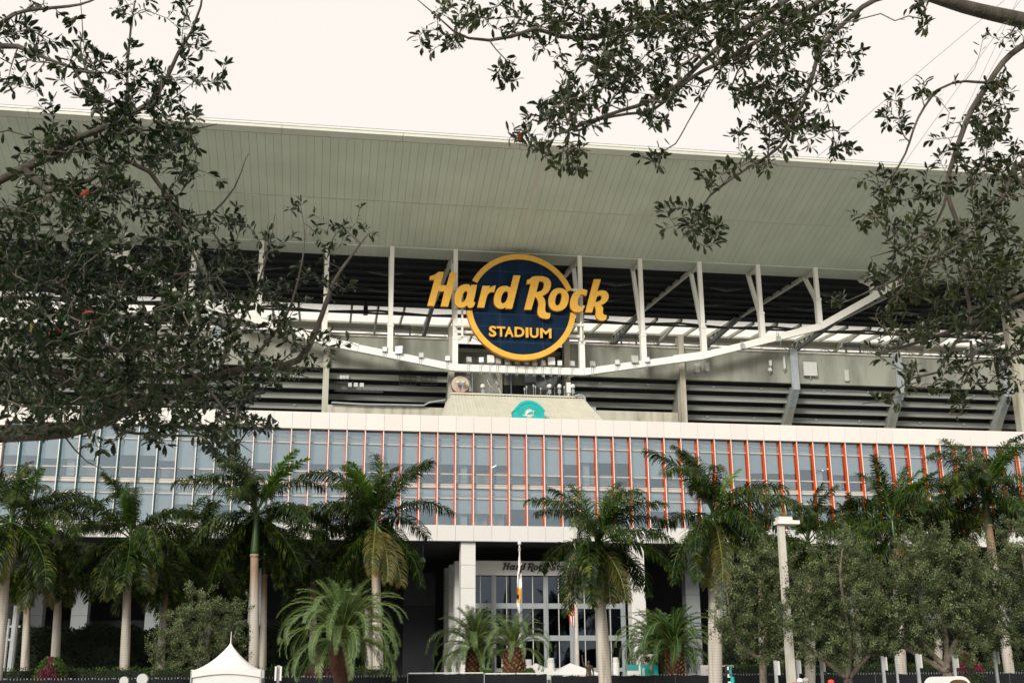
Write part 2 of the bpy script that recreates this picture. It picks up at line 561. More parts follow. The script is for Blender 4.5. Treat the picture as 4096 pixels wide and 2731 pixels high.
# cladding panels: shared mesh per band, one object per panel
def panel_mesh(name, w_, h_, d_, m_):
    b = .018
    q = MB()
    q.add([(0, 0 + b, 0), (w_, 0 + b, 0), (w_, 0 + b, h_), (0, 0 + b, h_), (b, 0, b), (w_ - b, 0, b), (w_ - b, 0, h_ - b), (b, 0, h_ - b),
           (0, d_, 0), (w_, d_, 0), (w_, d_, h_), (0, d_, h_)],
          [(4, 5, 6, 7), (0, 1, 5, 4), (1, 2, 6, 5), (2, 3, 7, 6), (3, 0, 4, 7), (0, 8, 9, 1), (1, 9, 10, 2), (2, 10, 11, 3), (3, 11, 8, 0)])
    return mesh(name, q.v, q.f, m_)
GAP = .012
pm_top = panel_mesh('cladding_panel', FSP - GAP, ZT - ZB, .35, M['clad'])
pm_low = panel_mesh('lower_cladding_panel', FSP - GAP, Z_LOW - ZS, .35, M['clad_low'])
for i in range(I0, I1):
    x = FX0 + FSP * i + .03
    link('cladding_panel', pm_top, bld, (x + GAP / 2, YF - .06, ZB))
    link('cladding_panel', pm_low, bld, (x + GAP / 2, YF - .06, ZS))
# structure behind the panels
q = MB()
q.box(XL, XR, YF + .28, 111.5, ZB + .02, ZT - .05)          # roof slab and top band backing
q.build('roof_slab', M['clad_low'], bld)
q = MB()
q.box(XL, XR, YF + .28, 111.5, ZS + .02, Z_LOW - .03)
q.build('lower_slab', M['void'], bld)
q = MB()
zs0, zs1 = R['c2t'], R['s1b']
q.box(XL, XR, YG + .10, 111.5, zs0 + .05, zs1 - .05)
q.build('middle_slab', M['room_floor'], bld)
for za, zb in ((Z_LOW, zs0), (zs1, ZB)):
    q = MB()
    q.box(XL, XR, YG + 7.2, YG + 7.4, za, zb)
    q.build('office_back_wall', M['room_wall'], bld)
    q = MB()
    q.box(XL, XR, YG + .35, YG + 7.2, zb - .06, zb - .02)
    q.build('office_ceiling', M['room_ceiling'], bld)
    q = MB()
    q.box(XL, XR, YG + .12, YG + 7.2, za + .02, za + .06)
    q.build('office_floor', M['room_floor'], bld)
# left end pier
q = MB()
q.box(XL - 1.9, XL + .25, YF - .03, 111.4, 0, ZT - .03)
q.build('end_pier', M['clad'], bld)

# fins: left face orange, right face teal, front edge white; they turn gently along the facade
tw_i = [-21, -20, -17, -14, -12, -10, -6, 0, 8, 13, 21, 25, 34, 42]
tw_v = [-.13, -.12, -.07, -.05, .03, .06, .11, .20, .13, .09, .08, .04, -.02, -.03]
zf0, zf1 = Z_LOW + .005, ZB - .005
for i in range(I0 + 1, I1 + 1):
    x = FX0 + FSP * i
    t = float(np.interp(i, tw_i, tw_v))
    hw = .037
    d = YG - YF + .02
    q = MB()
    fx = .0                                             # front edge at x, root shifted by the turn
    a = [(fx - hw, 0), (fx + hw, 0), (fx + hw - t * d, d), (fx - hw - t * d, d)]
    vs = [(px_, py_, 0) for px_, py_ in a] + [(px_, py_, zf1 - zf0) for px_, py_ in a]
    q.add(vs, [(0, 1, 5, 4)], 0)
    q.add(vs, [(1, 2, 6, 5)], 2)
    q.add(vs, [(3, 0, 4, 7)], 1)
    q.add(vs, [(2, 3, 7, 6)], 0)
    q.build('fin', [M['fin_white'], M['fin_orange'], M['fin_teal']], bld, loc=(x, YF, zf0))

# panes, mullion caps, transoms
def pane_mesh(name, z0, z1, m_):
    q = MB()
    q.box(.05, FSP - .05, 0, .012, 0, z1 - z0)
    return mesh(name, q.v, q.f, m_)
rows = [('clerestory_pane', 'c1b', 'c1t'), ('window_pane', 'm1b', 'm1t'), ('sill_pane', 's1b', 's1t'), ('clerestory_pane', 'c2b', 'c2t'), ('window_pane', 'm2b', 'm2t')]
pms = [pane_mesh(n, R[a], R[b], M['glass']) for n, a, b in rows]
q = MB(); q.box(0, FSP - .0, 0, .09, -.045, .045)
transom = mesh('transom', q.v, q.f, M['alu'])
sp_h = R['s1b'] - R['c2t']
q = MB(); q.box(0, FSP, 0, .12, .04, sp_h * .62); q.box(0, FSP, .02, .12, sp_h * .68, sp_h - .04)
spand = mesh('slab_cover', q.v, q.f, M['spandrel'])
q = MB(); q.box(-.035, .035, 0, .1, Z_LOW, ZB)
mull = mesh('mullion', q.v, q.f, M['alu'])
q = MB(); q.box(.06, FSP - .06, 0, .03, -.02, .02)
vent_line = mesh('glazing_bar', q.v, q.f, M['alu_dark'])
rb = random.Random(3)
blind_cache = {}
def blind_mesh(h):
    h = round(h, 1)
    if h not in blind_cache:
        q = MB(); q.box(.08, FSP - .08, 0, .01, -h, 0); q.box(.08, FSP - .08, -.012, .022, -h - .035, -h)
        blind_cache[h] = mesh('roller_blind', q.v, q.f, M['blind'])
    return blind_cache[h]
run = 0
for i in range(I0, I1):
    x = FX0 + FSP * i
    for (n, a, b), pm in zip(rows, pms):
        link(n, pm, bld, (x, YG, R[a]))
    for a, b in (('c1b', 'm1t'), ('m1b', 's1t'), ('c2b', 'm2t')):
        link('transom', transom, bld, (x, YG - .05, (R[a] + R[b]) / 2))
    link('slab_cover', spand, bld, (x, YG - .06, R['c2t']))
    link('mullion', mull, bld, (x, YG - .045, 0))
    link('glazing_bar', vent_line, bld, (x, YG - .012, R['c2b'] + (R['c2t'] - R['c2b']) * .38))
    link('glazing_bar', vent_line, bld, (x, YG - .012, R['c1b'] + (R['c1t'] - R['c1b']) * .45))
    if run <= 0:
        run = rb.choice([1, 2, 2, 3, 3, 4])
        lev = rb.choice([.45, .55, .62, .98, .98, .3, .98, .7])
        lev2 = rb.choice([.1, .3, .98, .55, .98, .3, .5])
    run -= 1
    link('roller_blind', blind_mesh((R['m1t'] - R['m1b']) * lev), bld, (x, YG + .16, R['m1t'] - .02))
    if lev2 > .15:
        link('roller_blind', blind_mesh((R['m2t'] - R['m2b']) * lev2), bld, (x, YG + .16, R['m2t'] - .02))
# blank panel behind the clerestories
for za, zb in ((R['c1b'] - .02, R['c1t'] + .3), (R['c2b'] - .02, R['c2t'])):
    q = MB(); q.box(XL, XR, YG + .22, YG + .24, za, zb - .02)
    q.build('ceiling_bulkhead', M['blind'], bld)
# desk screens and office lights seen through the panes
q = MB(); q.box(0, 1.15, 0, .06, 0, 1.0)
desk_m = mesh('desk_screen', q.v, q.f, M['desk'])
q = MB(); q.bar((0, 0, 0), (-.5, 2.2, 0), .07, .05)
tube_m = mesh('ceiling_tube_light', q.v, q.f, M['tube_light'])
for i in range(I0, I1, 1):
    x = FX0 + FSP * i
    if rb.random() < .6:
        link('desk_screen', desk_m, bld, (x + rb.uniform(.0, .7), YG + rb.uniform(.5, 1.6), zs1 + .06))
    if rb.random() < .35:
        link('desk_screen', desk_m, bld, (x + rb.uniform(.0, .7), YG + rb.uniform(.7, 2.2), Z_LOW + .06))
    if rb.random() < .22:
        link('ceiling_tube_light', tube_m, bld, (x + rb.uniform(.1, 1.2), YG + rb.uniform(1.2, 2.2), R['m1b'] + rb.uniform(1.3, 1.7)))
    if rb.random() < .14:
        link('ceiling_tube_light', tube_m, bld, (x + rb.uniform(.1, 1.2), YG + rb.uniform(1.2, 2.2), R['m2b'] + rb.uniform(1.7, 2.1)))
# interior cross walls / columns
for i in range(I0 + 3, I1, 7):
    q = MB(); x = FX0 + FSP * i
    q.box(x + .5, x + 1.1, YG + .6, YG + 1.2, Z_LOW + .06, ZB)
    q.build('office_column', M['blind'], bld)

# ---- ground storey: columns of stone panels, recessed entrance
def stone_column(x0, x1, y0, depth, ztop, n=7, m_='clad_low'):
    c = link('column', None, bld)
    q = MB(); q.box(x0 + .03, x1 - .03, y0 + .03, y0 + depth - .03, 0, ztop - .01)
    q.build('column_core', M['void'], c)
    zz = 0
    hh = ztop / n
    for k in range(n):
        q = MB(); q.box(x0, x1, y0, y0 + depth, k * hh + .012, (k + 1) * hh - .012)
        q.build('stone_panel', M[m_], c)
    return c
def colx(px_, Y): return S(px_, 2300, Y).x
c0, c1 = colx(1500 + 770 * .4464, 95.15), colx(1500 + 900 * .4464, 95.15)
ENT_L = c1
stone_column(c0, c1, 95.15, 1.2, ZS - .02)
d0, d1 = colx(2000 + 985 * .5298, 95.15), colx(2000 + 1092 * .5298, 95.15)
stone_column(d0, d1, 95.15, 1.2, ZS - .02)
ENT_R = d0
# row of columns stepping back on the left side of the entrance
for k, (pa, pb, Y) in enumerate(((1820, 1837, 99.8), (1799, 1812, 104.2), (1779, 1793, 108.6))):
    xa = S(pa, 2300, Y).x
    stone_column(xa, xa + 1.1, Y, 1.1, S(pa, 2242 + k * 14, Y).z, 6)
# plain columns along the rest of the front
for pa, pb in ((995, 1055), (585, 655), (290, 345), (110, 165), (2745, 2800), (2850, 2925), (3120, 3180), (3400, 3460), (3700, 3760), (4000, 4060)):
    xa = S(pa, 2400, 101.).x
    stone_column(xa, xa + 1.25, 101., 1.2, ZS - .02, 7, 'shaded_col')
# recess walls
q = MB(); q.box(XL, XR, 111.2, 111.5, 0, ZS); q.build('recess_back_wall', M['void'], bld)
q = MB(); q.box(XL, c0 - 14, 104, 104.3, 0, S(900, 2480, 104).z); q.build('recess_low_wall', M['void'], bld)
# dark louvred wall left of the entrance
lv = link('louvre_wall', None, bld)
xa, xb = S(1000 + 1165 * .5298, 2300, 107).x, S(1000 + 1400 * .5298, 2300, 107).x
q = MB(); q.box(xa, xb, 107.1, 107.3, 0, 11.2); q.build('louvre_backing', M['void'], lv)
za, zb = S(1650, 2420, 107).z, S(1650, 2290, 107).z
q = MB(); q.box(xa, xb, 0, .05, 0, .16); lm = mesh('louvre_slat', q.v, q.f, M['deck'])
for k in range(18):
    link('louvre_slat', lm, lv, (0, 107.0, za + (zb - za) * k / 18))
# entrance beam with lettering, and the glazed wall below
YE = 98.9
zb0, zb1 = S(1950, 2180 + 338 * .3514, YE).z, S(1950, 2180 + 175 * .3514, YE).z
beam = link('entrance_beam', None, bld)
nb = 5
for k in range(nb):
    xa = ENT_L + .05 + (ENT_R + .95 - ENT_L) * k / nb
    xb = ENT_L + .05 + (ENT_R + .95 - ENT_L) * (k + 1) / nb
    q = MB(); q.box(xa + .01, xb - .01, YE, YE + .5, zb0, zb1); q.build('beam_panel', M['clad_low'], beam)
gw = link('entrance_glazing', None, bld)
YW = YE + .32
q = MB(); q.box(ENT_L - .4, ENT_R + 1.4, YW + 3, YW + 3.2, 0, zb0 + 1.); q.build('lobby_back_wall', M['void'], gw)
maj = [S(1850 + a * .3514, 2400, YW).x for a in (60, 353, 648, 945, 1240, 1530, 1825)]
step = (maj[5] - maj[1]) / 4
maj = [maj[1] + step * k for k in range(-1, 8)]
trz = [(S(2200, 2180 + a * .3514, YW).z, S(2200, 2180 + b * .3514, YW).z) for a, b in ((660, 720), (1025, 1085), (1395, 1440))]
rowz = [(trz[0][0], zb0 - .05), (trz[1][0], trz[0][1]), (trz[2][0], trz[1][1]), (.1, trz[2][1])]
for x in maj:
    if ENT_L - .2 < x < ENT_R + 1.3:
        q = MB(); q.box(x - .2, x + .2, YW - .14, YW + .1, 0, zb0 + .05); q.box(x - .05, x + .05, YW - .18, YW - .14, 0, zb0 - .02); q.build('major_mullion', M['alu_dark'], gw)
for x0_, x1_ in zip(maj[:-1], maj[1:]):
    xm = (x0_ + x1_) / 2
    if not (ENT_L - .2 < xm < ENT_R + .9): continue
    for (za, zb) in rowz:
        for xa, xb in ((x0_ + .2, xm - .035), (xm + .035, x1_ - .2)):
            q = MB(); q.box(xa, xb, YW, YW + .012, za + .02, zb - .02); q.build('pane', M['glass_dark'], gw)
    q = MB(); q.box(xm - .035, xm + .035, YW - .06, YW + .06, 0, zb0 - .02); q.build('minor_mullion', M['alu'], gw)
    for za, zb in trz:
        q = MB(); q.box(x0_ + .2, x1_ - .2, YW - .10, YW + .08, za, zb); q.build('glazing_transom', M['alu_dark'], gw)
# pendant lamp in the recess
pl = thing('pendant_lamp', 'dark dome pendant lamp hanging from the soffit in the shadowed recess', 'lamp')
pp = S(1000 + 1305 * .5298, 1900 + 640 * .5298, 98)
q = MB(); q.tube([(pp.x, pp.y, pp.z + .2), (pp.x, pp.y, ZS - .01)], .02, 6); q.build('rod', M['alu_dark'], pl)
q = MB(); q.lathe([(.20, -.15), (.25, 0), (.18, .12), (.08, .26)], 12, pp); q.build('shade', M['alu_dark'], pl)

# ================================================================== GRANDSTAND (concrete bowl behind the offices)
gs = thing('grandstand', 'grey concrete stadium grandstand with stepped seating underside, rakers and stained parapet', 'grandstand')
YP = 120.0
zp1, zp0 = P(1500, 795, YP).z, P(1500, 869, YP).z                              # parapet top and bottom
gx = [S(a * K, 880 * K, YP).x for a in (230, 490, 748, 1036, 1302, 1566, 1826, 2066, 2310)]
gx = [gx[0] - 11.5] + gx + [gx[-1] + 11.5, gx[-1] + 23]
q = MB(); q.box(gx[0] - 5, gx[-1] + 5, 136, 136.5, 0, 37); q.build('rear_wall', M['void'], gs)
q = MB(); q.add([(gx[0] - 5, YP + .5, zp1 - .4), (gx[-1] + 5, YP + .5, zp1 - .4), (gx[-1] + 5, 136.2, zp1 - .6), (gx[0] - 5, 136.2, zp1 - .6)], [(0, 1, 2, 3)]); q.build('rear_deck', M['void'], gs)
step_m = {}
for b in range(len(gx) - 1):
    xa, xb = gx[b], gx[b + 1]
    centre = b == 4
    if centre:
        continue
    q = MB(); q.box(xa + .02, xb - .02, YP, YP + .5, zp0, zp1 - .22); q.build('parapet', M['concrete'], gs)
    q = MB(); q.box(xa, xb, YP - .12, YP + .6, zp1 - .2, zp1); q.build('coping', M['concrete_pale'], gs)
    for k in range(9):
        yk = YP + .1 + .92 * (k + 1)
        zk = zp0 - .92 * (k + 1)
        q = MB()
        q.hexa([(xa + .05, yk, zk), (xb - .05, yk, zk), (xa + .05, yk + .8, zk + .1), (xb - .05, yk + .8, zk + .1),
                (xa + .05, yk - .05, zk + .60), (xb - .05, yk - .05, zk + .60), (xa + .05, yk + .8, zk + .60), (xb - .05, yk + .8, zk + .60)])
        q.build('seating_step', M['steps'], gs)
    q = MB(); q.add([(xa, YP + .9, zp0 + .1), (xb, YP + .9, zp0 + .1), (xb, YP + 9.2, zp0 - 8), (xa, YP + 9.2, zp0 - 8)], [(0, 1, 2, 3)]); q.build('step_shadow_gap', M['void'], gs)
# rakers and columns
for b in range(len(gx)):
    x = gx[b]
    if b in (3, 6, 4, 5):                             # upright concrete columns
        wd = .62
        zt = zp1 + (1.2 if b in (4, 6) else .6)
        q = MB(); q.box(x - wd / 2, x + wd / 2, YP - .45, YP + .75, 20, zt); q.build('column', M['concrete_pale'], gs)
        q = MB()
        q.hexa([(x - .3, YP + .7, 24), (x + .3, YP + .7, 24), (x - .3, YP + 9, 24), (x + .3, YP + 9, 24),
                (x - .3, YP + .7, zp0), (x + .3, YP + .7, zp0), (x - .3, YP + 1.2, zp0), (x + .3, YP + 1.2, zp0)])
        q.build('raker', M['concrete'], gs)
    else:                                             # sloping rakers with a steel plate at the head
        q = MB()
        q.hexa([(x - .36, YP + 7.6, 23.6), (x + .36, YP + 7.6, 23.6), (x - .36, YP + 9.5, 23.6), (x + .36, YP + 9.5, 23.6),
                (x - .36, YP - .1, zp0 - .6), (x + .36, YP - .1, zp0 - .6), (x - .36, YP + 1.5, zp0), (x + .36, YP + 1.5, zp0)])
        q.build('raker', M['concrete'], gs)
        pl_ = link('head_plate', None, gs)
        q = MB()
        q.box(x - .45, x + .45, YP - .28, YP - .04, zp0 - .75, zp1 + .25)
        q.hexa([(x - .45, YP + 3.4, zp0 - 4.6), (x + .45, YP + 3.4, zp0 - 4.6), (x - .45, YP + 3.7, zp0 - 4.5), (x + .45, YP + 3.7, zp0 - 4.5),
                (x - .45, YP - .28, zp0 - .75), (x + .45, YP - .28, zp0 - .75), (x - .45, YP - .04, zp0 - .7), (x + .45, YP - .04, zp0 - .7)])
        q.build('steel_plate', M['plate'], pl_)
        q = MB()
        for k in range(12):
            for sx in (-.28, .28):
                zz = zp0 - .5 + k * .33
                q.box(x + sx - .04, x + sx + .04, YP - .31, YP - .28, zz, zz + .08)
                f_ = k / 12
                q.box(x + sx - .04, x + sx + .04, YP - .33 + f_ * 3.6, YP - .2 + f_ * 3.6, zp0 - .85 - f_ * 3.7, zp0 - .77 - f_ * 3.7)
        tag(q.build('bolts', M['plate'], pl_), kind='stuff')
xk = S(4066, 1550, 118.5).x
q = MB(); q.box(xk, xk + 2.4, 118.5, 119.6, 15, S(4066, 1235, 118.5).z); q.build('tower_column', M['concrete_pale'], gs)
# low stained panels beside the plant roof
for (pa, pb) in ((752, 1034), (1330, 1556)):
    xa, xb = P(pa, 940, 118.6).x, P(pb, 940, 118.6).x
    q = MB(); q.box(xa, xb, 118.6, 119.3, 22, P((pa + pb) / 2, 933 if pa < 1000 else 944, 118.6).z); q.build('upstand_wall', M['concrete_pale'], gs)
# plant-room wall in the centre bay, behind the sign
YC = 122.2
q = MB(); q.box(gx[4] + .2, gx[5] - .2, YC, YC + .6, 22, P(1170, 812, YC).z); q.build('plant_room_wall', M['concrete'], gs)
q = MB(); q.box(gx[4] + .2, gx[5] - .2, YC - .1, YC + .7, P(1170, 812, YC).z, P(1170, 798, YC).z); q.build('coping', M['concrete_pale'], gs)
xa = P(1137, 850, YC).x
q = MB(); q.box(xa, xa + .75, YC - .35, YC - .002, 24, P(1137, 800, YC).z); q.build('pilaster', M['concrete_pale'], gs)
q = MB(); q.box(P(1155, 880, YC).x, P(1205, 880, YC).x, YC - .02, YC + .1, 24, P(1160, 884, YC).z); q.build('doorway', M['void'], gs)
q = MB(); xa = P(1206, 890, YC).x
for k in range(8): q.box(xa + k * .14, xa + k * .14 + .07, YC - .1, YC - .003, 27, P(1205, 884, YC).z)
tag(q.build('louvre_grille', M['alu_dark'], gs), kind='stuff')
# conduits along the stepped underside
for b in (5, 6, 7, 8, 2, 1):
    for k, dz in ((0, .4), (3, .4), (5, .4)):
        yk = YP + .1 + .92 * (k + 1) - .09
        zk = zp0 - .92 * (k + 1) + dz
        q = MB(); q.tube([(gx[b] + .7, yk, zk), (gx[b + 1] - .9, yk, zk)], .03, 5)
        for f_ in (.3, .72):
            xx = gx[b] + (gx[b + 1] - gx[b]) * f_
            q.box(xx - .12, xx + .12, yk - .06, yk + .05, zk - .12, zk + .12)
        q.build('conduit', M['plate'], gs)

# ================================================================== ROOF CANOPY
roof = thing('stadium_roof', 'huge pale grey-green canopy roof with panelled sloping soffit above the grandstand', 'roof')
YB_, ZC_ = 118.0, 47.3                               # crease line
YT_, ZT_ = 100.48, 51.8                              # outer edge
SP = 6.88
XC = 19.8
pw = SP / 9
RX0, RX1 = XC - pw * 92, XC + pw * 100
# slope row split where the photo shows the cross seam
best = min(((abs(proj((XC, YT_ + (YB_ - YT_) * t, ZT_ + (ZC_ - ZT_) * t))[1] - 838), t) for t in [k / 200 for k in range(20, 180)]))[1]
def soff(t): return (YT_ + (YB_ - YT_) * t, ZT_ + (ZC_ - ZT_) * t)
nrm = Vector((0, ZC_ - ZT_, -(YB_ - YT_))).normalized()
def strip_panel(name, t0, t1):
    (ya, za), (yb, zb) = soff(t0), soff(t1)
    gx_ = .006
    q = MB()
    for off in (0, .05):
        pass
    y_, z_ = nrm.y, nrm.z
    o = .03
    b = .008
    q.add([(gx_, ya, za), (pw - gx_, ya, za), (pw - gx_, yb, zb), (gx_, yb, zb),
           (gx_ + b, ya + y_ * o, za + z_ * o), (pw - gx_ - b, ya + y_ * o, za + z_ * o), (pw - gx_ - b, yb + y_ * o, zb + z_ * o), (gx_ + b, yb + y_ * o, zb + z_ * o)],
          [(4, 7, 6, 5), (0, 4, 5, 1), (1, 5, 6, 2), (2, 6, 7, 3), (3, 7, 4, 0)])
    return mesh(name, q.v, q.f, M['soffit'])
t_f = .045
pa_ = strip_panel('soffit_panel', t_f + .002, best - .003)
pb_ = strip_panel('inner_soffit_panel', best + .003, .997)
q = MB(); q.box(.006, pw - .006, .03, 3.17, -.03, 0)
pc_ = mesh('fold_panel', q.v, q.f, M['soffit'])
npan = int(round((RX1 - RX0) / pw))
for k in range(npan):
    x = RX0 + k * pw
    # hidden part of the roof left of the frame and right of it keeps one wide sheet instead
    if k < 3 or k > npan - 3:
        continue
    link('soffit_panel', pa_, roof, (x, 0, 0))
    link('inner_soffit_panel', pb_, roof, (x, 0, 0))
    link('fold_panel', pc_, roof, (x, YB_, ZC_))
# roof body above the panels
q = MB()
zdeck_ = lambda Y: ZC_ + .1 + (Y - 121.2) * .092
prof = [(YT_ + .05, ZT_ + .02), (YB_, ZC_ + .02), (YB_ + 3.2, ZC_ + .02), (YB_ + 3.2, ZC_ + .4), (146, zdeck_(146) + .3), (146, 53.2), (118, 54.5), (YT_ + .05, ZT_ + .6)]
n_ = len(prof)
vs = [(RX0 - 8, a, b) for a, b in prof] + [(RX1 + 8, a, b) for a, b in prof]
q.add(vs, [(i, (i + 1) % n_, n_ + (i + 1) % n_, n_ + i) for i in range(n_)] + [tuple(range(n_))[::-1], tuple(range(n_, 2 * n_))])
q.build('roof_body', M['steel_dark'], roof)
for k in range(13):
    xa = RX0 + (RX1 - RX0) * k / 13
    xb = RX0 + (RX1 - RX0) * (k + 1) / 13
    q = MB()
    (ya, za), (yb, zb) = soff(0), soff(t_f)
    q.hexa([(xa + .02, ya - .06, za - .03), (xb - .02, ya - .06, za - .03), (xa + .02, yb - .06, zb - .05), (xb - .02, yb - .06, zb - .05),
            (xa + .02, ya - .06, za + .28), (xb - .02, ya - .06, za + .28), (xa + .02, yb, zb + .3), (xb - .02, yb, zb + .3)])
    q.build('edge_fascia', M['fascia'], roof)
q = MB(); q.box(RX0 - 8, RX1 + 8, YT_ - .12, YT_ + .3, ZT_ + .28, ZT_ + .46); q.build('edge_gutter', M['white'], roof)
q = MB(); q.box(RX0 - 8, RX1 + 8, YB_ - .07, YB_ + .05, ZC_ - .10, ZC_ + .02); q.build('crease_trim', M['soffit'], roof)
q = MB(); yy, zz = soff(best); q.box(RX0, RX1, yy - .10, yy + .10, zz - .06, zz - .035); q.build('cross_seam', M['fascia'], roof)
q = MB(); (ya, za), (yb, zb) = soff(t_f), soff(1); q.hexa([(XC - .18, ya, za - .08), (XC + .18, ya, za - .08), (XC - .18, yb, zb - .08), (XC + .18, yb, zb - .08), (XC - .18, ya, za - .04), (XC + .18, ya, za - .04), (XC - .18, yb, zb - .04), (XC + .18, yb, zb - .04)]); q.build('centre_joint', M['fascia'], roof)

# inner roof: dark deck, catwalk, translucent sheets, radial trusses
SL = .092
def zdeck(Y): return ZC_ + .1 + (Y - 121.2) * SL
def sheet(name, y0, y1, x0, x1, m_, dz=0, rib=.0):
    q = MB()
    n = max(1, int((y1 - y0) / .5))
    # ribbed sheet (corrugations run along x)
    for k in range(n):
        ya = y0 + (y1 - y0) * k / n
        yb = y0 + (y1 - y0) * (k + 1) / n
        ym = (ya + yb) / 2
        q.add([(x0, ya, zdeck(ya) + dz), (x1, ya, zdeck(ya) + dz), (x1, ym, zdeck(ym) + dz - rib), (x0, ym, zdeck(ym) + dz - rib), (x1, yb, zdeck(yb) + dz), (x0, yb, zdeck(yb) + dz)],
              [(0, 1, 2, 3), (3, 2, 4, 5)])
    return q.build(name, m_, roof)
tx = [S(a, b, 158).x for a, b in ((2811, 1399),)][0]
TSP = SP * 2
trx = [tx + TSP * k for k in range(-8, 8)]
for xa, xb in zip(trx[:-1], trx[1:]):
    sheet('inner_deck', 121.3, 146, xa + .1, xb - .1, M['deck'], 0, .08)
    for k in range(4):
        sa, sb = xa + (xb - xa) * k / 4, xa + (xb - xa) * (k + 1) / 4
        sheet('translucent_sheet', 146.4, 156., sa + .06, sb - .06, M['poly'], .15, .06)
        if k:
            q = MB(); q.bar((sa, 146, zdeck(146) - .15), (sa, 157.2, zdeck(157.2) - .15), .28, .42); q.build('purlin_beam', M['steel_mid'], roof)
    for Y in (124, 127, 130, 133, 136, 139, 142):
        q = MB(); q.bar((xa, Y, zdeck(Y) - .2), (xb, Y, zdeck(Y) - .2), .14, .34); q.build('deck_joist', M['joist'], roof)
    q = MB(); q.bar((xa + .1, 156.3, zdeck(156.3) - .1), (xb - .1, 156.3, zdeck(156.3) - .1), .25, .3); q.build('eave_beam', M['steel_mid'], roof)
    q = MB(); q.add([(xa + .1, 156.45, zdeck(156.4) - .25), (xb - .1, 156.45, zdeck(156.4) - .25), (xb - .1, 157.8, zdeck(156.4) - .65), (xa + .1, 157.8, zdeck(156.4) - .6)], [(0, 1, 2, 3)]); q.build('eave_flashing', M['rooftin'], roof)
    q = MB(); q.tube([(xa, 157.5, zdeck(156.4) - .85), (xb, 157.5, zdeck(156.4) - .85)], .16, 8); q.build('gutter_pipe', M['steel_mid'], roof)
ZCH = S(2811, 1399, 158).z
for x in trx:
    tr_ = link('radial_truss', None, roof)
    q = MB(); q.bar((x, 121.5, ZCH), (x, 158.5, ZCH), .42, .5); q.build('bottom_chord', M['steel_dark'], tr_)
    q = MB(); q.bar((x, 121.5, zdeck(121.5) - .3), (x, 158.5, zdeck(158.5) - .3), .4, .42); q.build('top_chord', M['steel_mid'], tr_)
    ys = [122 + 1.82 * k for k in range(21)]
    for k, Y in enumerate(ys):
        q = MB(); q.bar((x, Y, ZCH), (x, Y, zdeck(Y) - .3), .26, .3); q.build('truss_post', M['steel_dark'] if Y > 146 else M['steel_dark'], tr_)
        if k + 1 < len(ys):
            Y2 = ys[k + 1]
            a, b = ((x, Y, ZCH), (x, Y2, zdeck(Y2) - .3)) if k % 2 else ((x, Y, zdeck(Y) - .3), (x, Y2, ZCH))
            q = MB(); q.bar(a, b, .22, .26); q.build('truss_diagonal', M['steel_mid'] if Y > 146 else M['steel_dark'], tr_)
for xa, xb in zip(trx[:-1], trx[1:]):
    x = (xa + xb) / 2
    tr_ = link('bay_truss', None, roof)
    zl_ = ZCH + .9
    q = MB(); q.bar((x, 146.5, zl_), (x, 159.5, zl_ - .4), .26, .3); q.build('bottom_chord', M['steel_mid'], tr_)
    for k in range(9):
        Y = 147 + 1.4 * k
        q = MB(); q.bar((x, Y, zl_ - .03 * k), (x, Y, zdeck(Y) - .3), .2, .22); q.build('truss_post', M['steel_mid'], tr_)
        if k < 8:
            a, b = ((x, Y, zl_ - .03 * k), (x, Y + 1.4, zdeck(Y + 1.4) - .3)) if k % 2 else ((x, Y, zdeck(Y) - .3), (x, Y + 1.4, zl_ - .03 * k))
            q = MB(); q.bar(a, b, .16, .18); q.build('truss_diagonal', M['steel_mid'], tr_)
for xa, xb in zip(trx[:-1], trx[1:]):
    xm = (xa + xb) / 2
    for a, b in (((xa, 147, ZCH), (xm, 147, zdeck(147) - .4)), ((xb, 147, ZCH), (xm, 147, zdeck(147) - .4))):
        q = MB(); q.bar(a, b, .22, .26); q.build('sway_brace', M['steel_dark'], roof)
    q = MB(); q.bar((xa, 147, ZCH), (xb, 147, ZCH), .2, .24); q.build('sway_tie', M['steel_dark'], roof)
    for Y in (128, 136):
        for a, b in (((xa, Y, ZCH), (xm, Y, zdeck(Y) - .4)), ((xb, Y, ZCH), (xm, Y, zdeck(Y) - .4))):
            q = MB(); q.bar(a, b, .2, .24); q.build('sway_brace', M['steel_dark'], roof)
# catwalk across, under the deck edge
cw = link('catwalk', None, roof)
zc_ = P(1200, 704, 144.5).z
q = MB(); q.box(trx[0], trx[-1], 143.6, 146.3, zc_, zc_ + .85); q.build('walkway_girder', M['deck'], cw)
q = MB()
for x in np.arange(trx[0], trx[-1], 1.72): q.box(x - .04, x + .04, 143.55, 143.62, zc_ + .85, zc_ + 3.4)
for dz in (1.3, 1.8, 2.3, 2.9, 3.35): q.box(trx[0], trx[-1], 143.5, 143.56, zc_ + dz, zc_ + dz + .07)
tag(q.build('guard_rails', M['steel_dark'], cw), kind='stuff')
